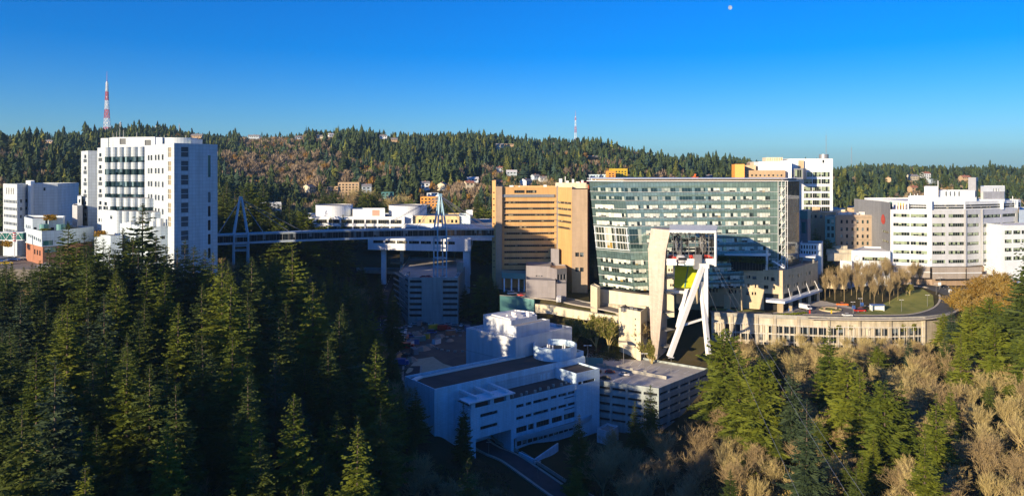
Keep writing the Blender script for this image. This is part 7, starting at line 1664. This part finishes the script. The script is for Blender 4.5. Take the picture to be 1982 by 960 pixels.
for px, Yd in cand:
    if Yd > 345 and not 430 < px < 765: continue
    x, y = C(px, Yd); left = px < 800
    if open_zone(x, y): continue
    fx = float(fbm(np.array([x]), np.array([y]), 22, 2, 9)[0])
    mid = 800 <= px < 1380
    pc = .80 if left else (.10 if mid else (.10 if Yd < 235 and px > 1480 else .20) + .15 * fx)
    if mid and Yd < 180: continue
    iscon = rs.rand() < pc
    r = rs.uniform(3.0, 3.9) if iscon else rs.uniform(3.2, 4.4)
    if iscon and cnt['con'] > 270 or (not iscon and cnt['bare'] > 240): continue
    if not ok(x, y, r): continue
    g_ = hz(x, y); zt_ = ZY(lim(px) + rs.uniform(0, 26) - (10 if (not iscon and px > 1400) else 0), Yd); Hm = zt_ - g_
    H = (rs.uniform(15, 36) if left else rs.uniform(12, 19)) if iscon else rs.uniform(10, 17)
    H = min(H, Hm)
    if H < (9 if iscon else 5): continue
    if ZY(980, Yd) > g_ + H + 2: continue
    placed.append((x, y, r)); zl, fg = zone(px, Yd)
    if iscon:
        k = rs.choice([0, 1, 2, 3, 4], p=[.16, .14, .30, .26, .14]) if left else rs.choice([0, 1, 3, 5, 6], p=[.2, .2, .2, .15, .25])
        sz = 'tall' if H > 27 else ('medium' if H > 19 else 'short'); hue = {0: 'yellow-green', 1: 'yellow-green', 2: 'dark green', 3: 'olive green', 4: 'bluish', 5: 'dark green', 6: 'yellow-green'}[k]
        cnt['con'] += 1
        if Yd > 292: OVER.append((k, x, y, g_, H)); continue
        plant_tree(CON[k], x, y, H, f'{sz} {hue} conifer {zl}', 'conifer', f'conifers of the {fg}', g_, wide=1.12)
    else:
        k = rs.randint(0, 5); hue = 'tan' if k in (0, 1, 3) else 'brown'; sh = {0: 'vase-shaped', 1: 'spreading', 2: 'upright', 3: 'narrow', 4: 'wide-crowned'}[k]
        if left or mid: k = 2 if k < 3 else 4; hue = 'brown'; sh = {2: 'upright', 4: 'wide-crowned'}[k]
        plant_tree(BARE[k], x, y, H, f'{hue} {sh} leafless tree {zl}', 'bare tree', f'leafless trees of the {fg}', g_, wide=rs.uniform(1.05, 1.35)); cnt['bare'] += 1
def thicket(lst, name, lab):
    for mt_ in sorted({PV[CON[k][0].name][1] for k, *_ in lst}):
        A = []
        for k, x, y, z, H in lst:
            o_, H0 = CON[k]; V_, m_ = PV[o_.name]
            if m_ != mt_: continue
            a = rs.uniform(0, 6.28); s_ = H / H0; V_ = V_[::2] if H / y < .05 else V_; w_ = s_ * (1.12 if len(V_) > 1 else 1); c_, n_ = math.cos(a) * w_, math.sin(a) * w_
            A.append(np.stack([V_[..., 0] * c_ - V_[..., 1] * n_ + x, V_[..., 0] * n_ + V_[..., 1] * c_ + y, V_[..., 2] * s_ + z], -1))
        o = bpy.data.objects.new(name, soup(name, np.concatenate(A), mt_)); COL.objects.link(o); tag(o, lab + ', ' + {'needles': 'dark green', 'needles_pale': 'yellow-green', 'needles_blue': 'bluish'}[mt_] + ' kind', 'woods', kind='stuff')
thicket(OVER, 'conifer_thicket', 'smaller far conifers closing the gaps of the valley woods')
print('fill', cnt, len(OVER))
# understory of shrubs, saplings and ferns over the forest floor
n = 60000; yd = np.sqrt(rs.uniform(95 ** 2, 352 ** 2, n)); px = rs.uniform(-40, 2030, n); x, y = (px - CX) / F * yd, yd
keep = np.array([not open_zone(a, b) for a, b in zip(x, y)]); x, y, px = x[keep], y[keep], px[keep]; n = len(x); z = height(x, y)
f = fbm(x, y, 12, 3, 2); k = 5
cen = np.repeat(np.stack([x, y, z + rs.uniform(0, 1.4, n)], -1), k, 0) + rs.uniform(-.9, .9, (n * k, 3)) * (1, 1, .6)
a1 = unit(rs.uniform(-1, 1, (n * k, 3))); a2 = unit(np.cross(a1, rs.uniform(-1, 1, (n * k, 3)))); s = rs.uniform(.15, .55, (n * k, 1))
V = np.stack([cen - a1 * s * .35, cen + a2 * s, cen + a1 * s * .35, cen - a2 * s], 1)
tone = np.where((f + rs.uniform(-.6, .6, n) > .1)[:, None], np.array([[.085, .10, .02]]), np.where((px > 1350)[:, None], np.array([[.34, .25, .075]]), np.array([[.085, .060, .035]]))) * rs.uniform(.6, 1.4, (n, 1))
me = soup('undergrowth', V, 'far_tree', 4, np.repeat(tone, k, 0)); o = bpy.data.objects.new('undergrowth', me); COL.objects.link(o); tag(o, 'shrubs, ferns and saplings covering the forest floor', 'undergrowth', kind='stuff')
# slope shrubs between garage and terrace wall
n = 2600; px = rs.uniform(1040, 1200, n); yd = rs.uniform(330, 366, n); x, y = (px - CX) / F * yd, yd; z = height(x, y); k = 14
cen = np.repeat(np.stack([x, y, z + rs.uniform(0, 2.4, n)], -1), k, 0) + rs.uniform(-.8, .8, (n * k, 3)); a1 = unit(rs.uniform(-1, 1, (n * k, 3))); a2 = unit(np.cross(a1, rs.uniform(-1, 1, (n * k, 3)))); s = rs.uniform(.1, .32, (n * k, 1))
V = np.stack([cen - a1 * s * .6, cen + a2 * s, cen + a1 * s * .6, cen - a2 * s], 1); f = fbm(x, y, 6, 3, 21)
tone = np.where((f > .15)[:, None], np.array([[.14, .13, .02]]), np.where((f > -.3)[:, None], np.array([[.05, .06, .016]]), np.array([[.16, .08, .03]]))) * rs.uniform(.6, 1.3, (n, 1))
me = soup('slope_shrubs', V, 'far_tree', 4, np.repeat(tone, k, 0)); o = bpy.data.objects.new('slope_shrubs', me); COL.objects.link(o); tag(o, 'tangled autumn shrubs on the slope below the street walls', 'shrubs', kind='stuff')
# planted roof terraces and greenery
def hedge(pts, n, mat, lab, h=1.0, z0=None, w_=1.0, nm='planting'):
    P = []
    for a, b in zip(pts, pts[1:]):
        a, b = np.array(a, float), np.array(b, float); P.append(a + (b - a) * rs.rand(n, 1))
    P = np.concatenate(P); q = np.repeat(P, 14, 0) + rs.uniform(-1, 1, (len(P) * 14, 3)) * (w_, w_, h); a1 = unit(rs.uniform(-1, 1, q.shape)); a2 = unit(np.cross(a1, rs.uniform(-1, 1, q.shape))); s = rs.uniform(.15, .4, (len(q), 1))
    o = bpy.data.objects.new(nm, soup(nm, np.stack([q - a1 * s, q + a2 * s, q + a1 * s, q - a2 * s], 1), mat)); COL.objects.link(o); tag(o, lab, 'shrubs')
hedge([PT(186, 452, 288), PT(204, 452, 286)], 40, 'gold_leaf', 'golden shrubs on the white curved terrace wing'); hedge([PT(88, 421, 297), PT(105, 421, 298)], 36, 'gold_leaf', 'golden shrubs on the roof of the brick-based wing')
hedge([PT(80, 446, 290), PT(95, 446, 290)], 30, 'green_leaf', 'green shrubs on the lower roof edge of the brick-based wing', .6); hedge([PT(1383, 500, 366.5), PT(1440, 502, 364), PT(1478, 506, 362)], 60, 'needles', 'dark evergreen shrubs on the podium terrace', 1.3)
hedge([PT(1488, 513, 361.5), PT(1494, 514, 361.5)], 16, 'green_leaf', 'small green bush at the foot of the lounge fin', .8, w_=.7); hedge([PT(1085, 592, 392), PT(1130, 600, 380)], 70, 'green_leaf', 'trailing green plants on the lower terrace wall', .6, w_=1.2)
hedge([PT(1560, 605, 350), PT(1500, 610, 350)], 40, 'needles_pale', 'low hedge at the outer edge of the podium lawn', .35, w_=.8); hedge([PT(8, 470, 296), PT(20, 474, 294)], 26, 'gold_leaf', 'golden shrub above the parked cars at the left edge', 1.0)
for i, x_ in enumerate((1622, 1645, 1683, 1746, 1768)): hedge([PT(x_ - 3, 634, 341), PT(x_ + 5, 633, 341)], 12, 'green_leaf', ('first', 'second', 'third', 'fourth', 'fifth')[i] + ' yellow-green climber from the left on the terrace wall trellis', 1.0 if i < 3 else 1.6, w_=.5, nm='climbing_plant')
# individual trees between buildings and hill
MID = [(438, 338, 470), (455, 345, 430), (432, 360, 410), (472, 352, 460), (500, 375, 440), (522, 400, 425), (545, 350, 500), (560, 372, 470), (575, 395, 450), (590, 405, 440), (628, 368, 600), (645, 352, 620), (660, 372, 600), (697, 345, 640), (712, 368, 600), (728, 360, 600), (740, 375, 600), (700, 372, 590), (775, 378, 640), (790, 385, 610), (868, 370, 590), (905, 375, 570), (925, 362, 600), (940, 352, 590), (936, 385, 540), (615, 385, 560), (640, 420, 455), (664, 412, 462),
       (440, 330, 520), (480, 340, 540), (510, 345, 560), (420, 345, 480), (604, 424, 455), (622, 428, 450), (540, 430, 420), (505, 425, 420), (700, 505, 432), (735, 530, 410), (760, 560, 400), (935, 530, 425), (950, 528, 418), (960, 545, 410), (130, 356, 420), (145, 345, 440), (150, 360, 410), (900, 550, 428), (1562, 452, 440), (1578, 440, 445), (1588, 455, 432), (1600, 462, 428), (20, 350, 470), (60, 345, 480), (100, 340, 470)]
side_ = {}
for i, (px_, py_, Yd) in enumerate(MID):
    x, y = C(px_, Yd); g_ = hz(x, y); H = ZY(py_, Yd) - g_
    if H < 6: H = 10
    k = (3, 5, 2, 4, 6)[i % 5]; H = min(H, 42)
    pl = 'left of the hospital tower' if px_ < 200 else 'between the hospital tower and the left bridge pylon' if px_ < 500 else 'behind the middle of the footbridge' if px_ < 600 else 'behind the round white tanks' if (px_ < 800 and Yd > 500) else 'in front of the long white medical building' if px_ < 720 and py_ < 450 else 'in the shade near the grey parking garage' if py_ > 500 and px_ < 920 else 'behind the right bridge pylon' if px_ < 945 and py_ < 400 else 'below the yellow wing' if px_ < 1000 else 'between the glass pavilion and the old stone hospital'
    plant_tree(CON[k], x, y, H, f"{ {3: 'ragged olive', 5: 'dense dark', 2: 'tall dark', 4: 'slim bluish', 6: 'broad yellow-green'}[k]} conifer {pl}", 'conifer', 'conifers between the hospital buildings', g_, wide=1.3)
for i, (px_, py_, Yd) in enumerate([(480, 352, 520), (500, 360, 560), (530, 365, 560), (700, 325, 720), (690, 335, 700), (585, 372, 580), (770, 365, 680), (880, 388, 560), (500, 535, 360), (1000, 345, 690), (1060, 340, 720), (830, 395, 560), (1210, 306, 800), (1225, 312, 790), (1240, 316, 790)]):
    x, y = C(px_, Yd); g_ = hz(x, y); H = min(max(ZY(py_, Yd) - g_, 6), 30); pr = BARE[(1, 2, 4)[i % 3]]; cat_ = 'bare tree'; lb = f"{('tan spreading', 'brown upright', 'brown wide-crowned')[i % 3]} leafless tree " + ('behind the footbridge' if px_ < 620 else 'on the lower hillside above the white tanks' if px_ < 960 else 'above the yellow building roof' if px_ < 1100 else 'beside the yellow apartment tower')
    if px_ in (1210,): pr = GOLD; lb = 'tall golden-brown tree right of the yellow apartment tower'; cat_ = 'maple tree'
    plant_tree(pr, x, y, H, lb, cat_, 'leafless trees on the lower hillside', g_, wide=1.3)
# ---------------------------------------------------------------- wooded hills
def far_conifers(x, y, z, H, Rr, tone, layers, sides):
    n = len(x); out = []; cols = []; rd = rs.rand(n) < .38; ex = np.where(rd, .42, .82); H = np.where(rd, H * .78, H); Rr = np.where(rd, Rr * 1.2, Rr); z = np.where(rd, z - 1, z)
    for l in range(layers):
        t0 = l / layers; zb_ = z + H * (.10 + .9 * t0); zt_ = z + H * np.minimum(1.0, .10 + .9 * (t0 + 1.75 / layers)); r0 = Rr * (1 - t0) ** ex * rs.uniform(.75, 1.2, n) + .15
        ph = rs.uniform(0, 6.28, n); ox, oy = rs.uniform(-.3, .3, n) * Rr * (1 - t0) * .4, rs.uniform(-.3, .3, n) * Rr * (1 - t0) * .4
        for s in range(sides):
            a0 = ph + 2 * np.pi * s / sides; a1 = a0 + 2 * np.pi / sides * 1.05; rj0, rj1 = r0 * rs.uniform(.6, 1.25, n), r0 * rs.uniform(.6, 1.25, n); dz_ = rs.uniform(-.06, .03, n) * H
            P0 = np.stack([x + ox + np.cos(a0) * rj0, y + oy + np.sin(a0) * rj0, zb_ + dz_], -1); P1 = np.stack([x + ox + np.cos(a1) * rj1, y + oy + np.sin(a1) * rj1, zb_ + dz_ * .5], -1); P2 = np.stack([x + ox * .4, y + oy * .4, zt_], -1)
            out.append(np.stack([P0, P1, P2], 1)); cols.append(tone * rs.uniform(.8, 1.25, (n, 1)))
    return np.concatenate(out), np.concatenate(cols)
def far_bare(x, y, z, H, tone, k):
    n = len(x); q = n * k; th_ = rs.uniform(0, 6.28, q); el = np.arcsin(rs.uniform(.0, 1, q)); rad = rs.uniform(.35, 1, q) ** .6
    X_, Y_, Z_, H_ = (np.repeat(v, k) for v in (x, y, z, H)); w_ = H_ * rs.uniform(.3, .42, q)
    c = np.stack([X_ + np.cos(th_) * np.cos(el) * w_ * rad, Y_ + np.sin(th_) * np.cos(el) * w_ * rad, Z_ + H_ * .45 + np.sin(el) * H_ * .55 * rad], -1)
    d = unit(c - np.stack([X_, Y_, Z_ + H_ * .2], -1) + rs.uniform(-1.2, 1.2, (q, 3))); s = unit(np.cross(d, rs.uniform(-1, 1, (q, 3)))) * (H_ * rs.uniform(.016, .045, q))[:, None]; l = (H_ * rs.uniform(.07, .16, q))[:, None]
    V = np.stack([c - d * l - s, c - d * l + s, c + d * l], 1); return V, np.repeat(tone, k, 0) * rs.uniform(.75, 1.3, (q, 1))
NC = []
tot = 30000; yd = np.sqrt(rs.uniform(440 ** 2, 1620 ** 2, tot)); px = rs.uniform(-30, 2015, tot)
x, y = (px - CX) / F * yd, yd; px0 = px
# leave room round houses and buildings
keep = ~((yd < 560) & (px > 590) & (px < 1720)) & ~((yd < 640) & (px > 1400) & (px < 1560)) & ~((yd < 500) & (px > 1690)) & ~((yd < 470) & (px < 440) & (px > -100) & (yd < 380))
for hp, hy_, hY, hw, hd, hh in HSP: keep &= ~((np.abs(px - hp) < hw * .75 / hY * F + 4) & (np.abs(yd - hY) < hd + 9))
# jittered thinning: minimal spacing by cell
cell = 7.6; ky = (np.floor(x / cell).astype(int) * 100003 + np.floor(y / cell).astype(int)); _, first = np.unique(ky, return_index=True); mk = np.zeros(tot, bool); mk[first] = True; keep &= mk
x, y, px, yd = x[keep], y[keep], px[keep], yd[keep]; z = height(x, y); n = len(x); print('hill trees', n)
f = fbm(x, y, 80, 3, 31) + .9 * fbm(x, y, 22, 3, 32)
bareb = np.zeros(n)
bareb += 1.25 * np.exp(-(((px - 560) / 170) ** 2 + ((yd - 980) / 260) ** 2)) + .8 * np.exp(-(((px - 860) / 190) ** 2 + ((yd - 720) / 130) ** 2)) + .6 * np.exp(-(((px - 1250) / 160) ** 2 + ((yd - 800) / 160) ** 2)) + 1.0 * np.exp(-(((px - 1840) / 130) ** 2 + ((yd - 900) / 190) ** 2)) + .5 * np.exp(-(((px - 80) / 60) ** 2 + ((yd - 620) / 150) ** 2))
isb = (f * .42 + bareb * .8 + rs.uniform(-.35, .35, n)) > .40
H = rs.uniform(13, 27, n) * np.where(rs.rand(n) < .07, 1.35, 1); H = np.where(isb, rs.uniform(9, 16, n), H)
H *= np.where(yd > 1380, .85, 1) * np.where(px > 1600, .8, 1)
H *= np.clip(.98 + .30 * fbm(x, y, 45, 2, 77), .62, 1.45)
for hp, hy_, hY, hw, hd, hh in HSP:
    m_ = (np.abs(px - hp) < hw * .5 / hY * F + 3) & (yd < hY); H = np.where(m_, np.minimum(H, ZY(hy_, yd) - hh * .75 * yd / hY - z), H)
kk = H > 3.5; x, y, z, px, yd, H, isb = x[kk], y[kk], z[kk], px[kk], yd[kk], H[kk], isb[kk]; n = len(x)
c_ = ~isb; green = np.array([[.045, .066, .022]]) * (1 + .25 * fbm(x, y, 40, 2, 7))[:, None]; yel = np.array([[.11, .12, .025]]); blu = np.array([[.032, .056, .034]])
tone = np.where((rs.rand(n) < .10)[:, None], yel, np.where((rs.rand(n) < .3)[:, None], blu, green)) * rs.uniform(.7, 1.3, (n, 1))
V, T = [], []
for sel, ly, sd in (((yd < 760) & c_, 11, 9), ((yd >= 760) & (yd < 1100) & c_, 8, 7), ((yd >= 1100) & c_, 6, 6)):
    v, t = far_conifers(x[sel], y[sel], z[sel], H[sel], (1.2 + H[sel] * rs.uniform(.15, .24, sel.sum())), tone[sel], ly, sd); V.append(v); T.append(t)
me = soup('hill_conifers', np.concatenate(V), 'far_tree', 3, np.concatenate(T)); o = bpy.data.objects.new('hill_conifers', me); COL.objects.link(o); tag(o, 'dense conifer woods covering the hills behind the hospital', 'woods', kind='stuff')
bt = np.array([[.25, .19, .125]]) * rs.uniform(.7, 1.35, (n, 1)); bt = np.where((rs.rand(n) < .12)[:, None], np.array([[.30, .17, .04]]), bt); bt = np.where((rs.rand(n) < .1)[:, None], np.array([[.11, .11, .03]]), bt)
V, T = [], []
for sel, k in (((yd < 800) & isb, 230), ((yd >= 800) & isb, 110)):
    v, t = far_bare(x[sel], y[sel], z[sel], H[sel], bt[sel], k); V.append(v); T.append(t)
me = soup('hill_leafless_woods', np.concatenate(V), 'far_tree', 3, np.concatenate(T)); o = bpy.data.objects.new('hill_leafless_woods', me); COL.objects.link(o); tag(o, 'pinkish brown leafless woods on the hillside', 'woods', kind='stuff')
# a few ridge-line conifers that stand out against the sky
n = 0; RL = []
for px_, py_ in ((457, 247), (593, 242), (604, 252), (655, 240), (646, 246), (700, 246), (742, 250), (160, 257), (190, 250), (248, 240), (262, 243), (290, 241), (318, 246), (335, 240), (387, 254), (507, 252), (625, 253), (782, 255), (825, 258), (848, 259), (912, 246), (928, 247), (890, 252), (950, 258), (100, 256), (118, 255), (1000, 263), (1025, 262), (1060, 264)):
    x, y = C(px_, 1490); g_ = hz(x, y); RL.append(((2, 4, 5)[n % 3], x, y, g_ - 1, max(ZY(py_, 1490) - g_, 16))); n += 1
for px_, py_ in ((1260, 292), (1288, 297), (1325, 302), (1347, 300), (1386, 300), (1395, 298), (1430, 304), (1452, 305), (1632, 316), (1660, 314), (1713, 312), (1745, 311), (1785, 312), (1810, 316), (1830, 318), (1890, 318), (1912, 320), (1940, 322)):
    x, y = C(px_, 1000 if px_ > 1600 else 1200); g_ = hz(x, y); RL.append(((2, 5, 3)[n % 3], x, y, g_ - 1, min(max(ZY(py_, y) - g_, 14), 34))); n += 1
thicket(RL, 'ridge_line_conifers', 'taller conifers standing out on the skyline of the hills')
# ---------------------------------------------------------------- unseen trees put on the added ridge to cast shade over the valley
n = 2600; pr = rs.uniform(-150, -62, n); la = rs.uniform(-420, 330, n); x = pr * math.sin(SUN_AZ) - la * math.cos(SUN_AZ); y = pr * math.cos(SUN_AZ) + la * math.sin(SUN_AZ)
z = height(x, y); keep = (y < .55 * -x * 1.0) | (y < 0); x, y, z = x[keep], y[keep], z[keep]; n = len(x); H = rs.uniform(13, 22, n)
v, t = far_conifers(x, y, z, H, H * .17, np.tile([[.03, .045, .017]], (n, 1)), 7, 7); me = soup('added_shade_conifers', v, 'far_tree', 3, t); o = bpy.data.objects.new('added_shade_conifers', me); COL.objects.link(o); tag(o, 'unseen conifers added behind the viewpoint to shade the valley', 'woods', kind='stuff')
# ---------------------------------------------------------------- the day moon, glowing by itself; the lit phase is cut into its shape
mm, t, p = nodes('moon_surface'); em = t.nodes.new('ShaderNodeEmission'); nf = ramp(t, noise(t, .03, 3), .35, .65)
t.links.new(mixc(t, nf, (.42, .56, .78), (.85, .88, .92)), em.inputs[0]); em.inputs[1].default_value = .5; t.links.new(em.outputs[0], t.nodes['Material Output'].inputs[0]); MT['moon'] = mm
m = M(); c = PT(1413, 15.5, 9000); rM = 26.
for i in range(14):
    for j in range(16):
        def mp(i, j):
            a = math.pi * i / 14; b = -math.pi * .42 + math.pi * 1.0 * j / 16 * 1.0
            v = Vector((math.sin(a) * math.sin(b), -math.sin(a) * math.cos(b), math.cos(a))) * rM; return c + np.array(v)
        m.face([mp(i, j), mp(i, j + 1), mp(i + 1, j + 1), mp(i + 1, j)])
tag(m.obj('moon', 'moon', None, True), 'pale gibbous day moon high in the blue sky', 'moon')
# ---------------------------------------------------------------- thin winter haze
def haze(density):
    m = M(); m.box(0, 0, -262, 16400, 16400, 262 + 215); hm = bpy.data.materials.new('haze'); hm.use_nodes = True; t = hm.node_tree; t.nodes.remove(t.nodes['Principled BSDF'])
    v = t.nodes.new('ShaderNodeVolumePrincipled'); v.inputs['Color'].default_value = (.45, .74, 1, 1); v.inputs['Density'].default_value = density; v.inputs['Anisotropy'].default_value = .2
    t.links.new(v.outputs[0], t.nodes['Material Output'].inputs['Volume']); MT['haze'] = hm; tag(m.obj('haze', 'haze'), 'thin blue winter haze filling the air over the valley', 'haze', kind='stuff')
haze(.00006)
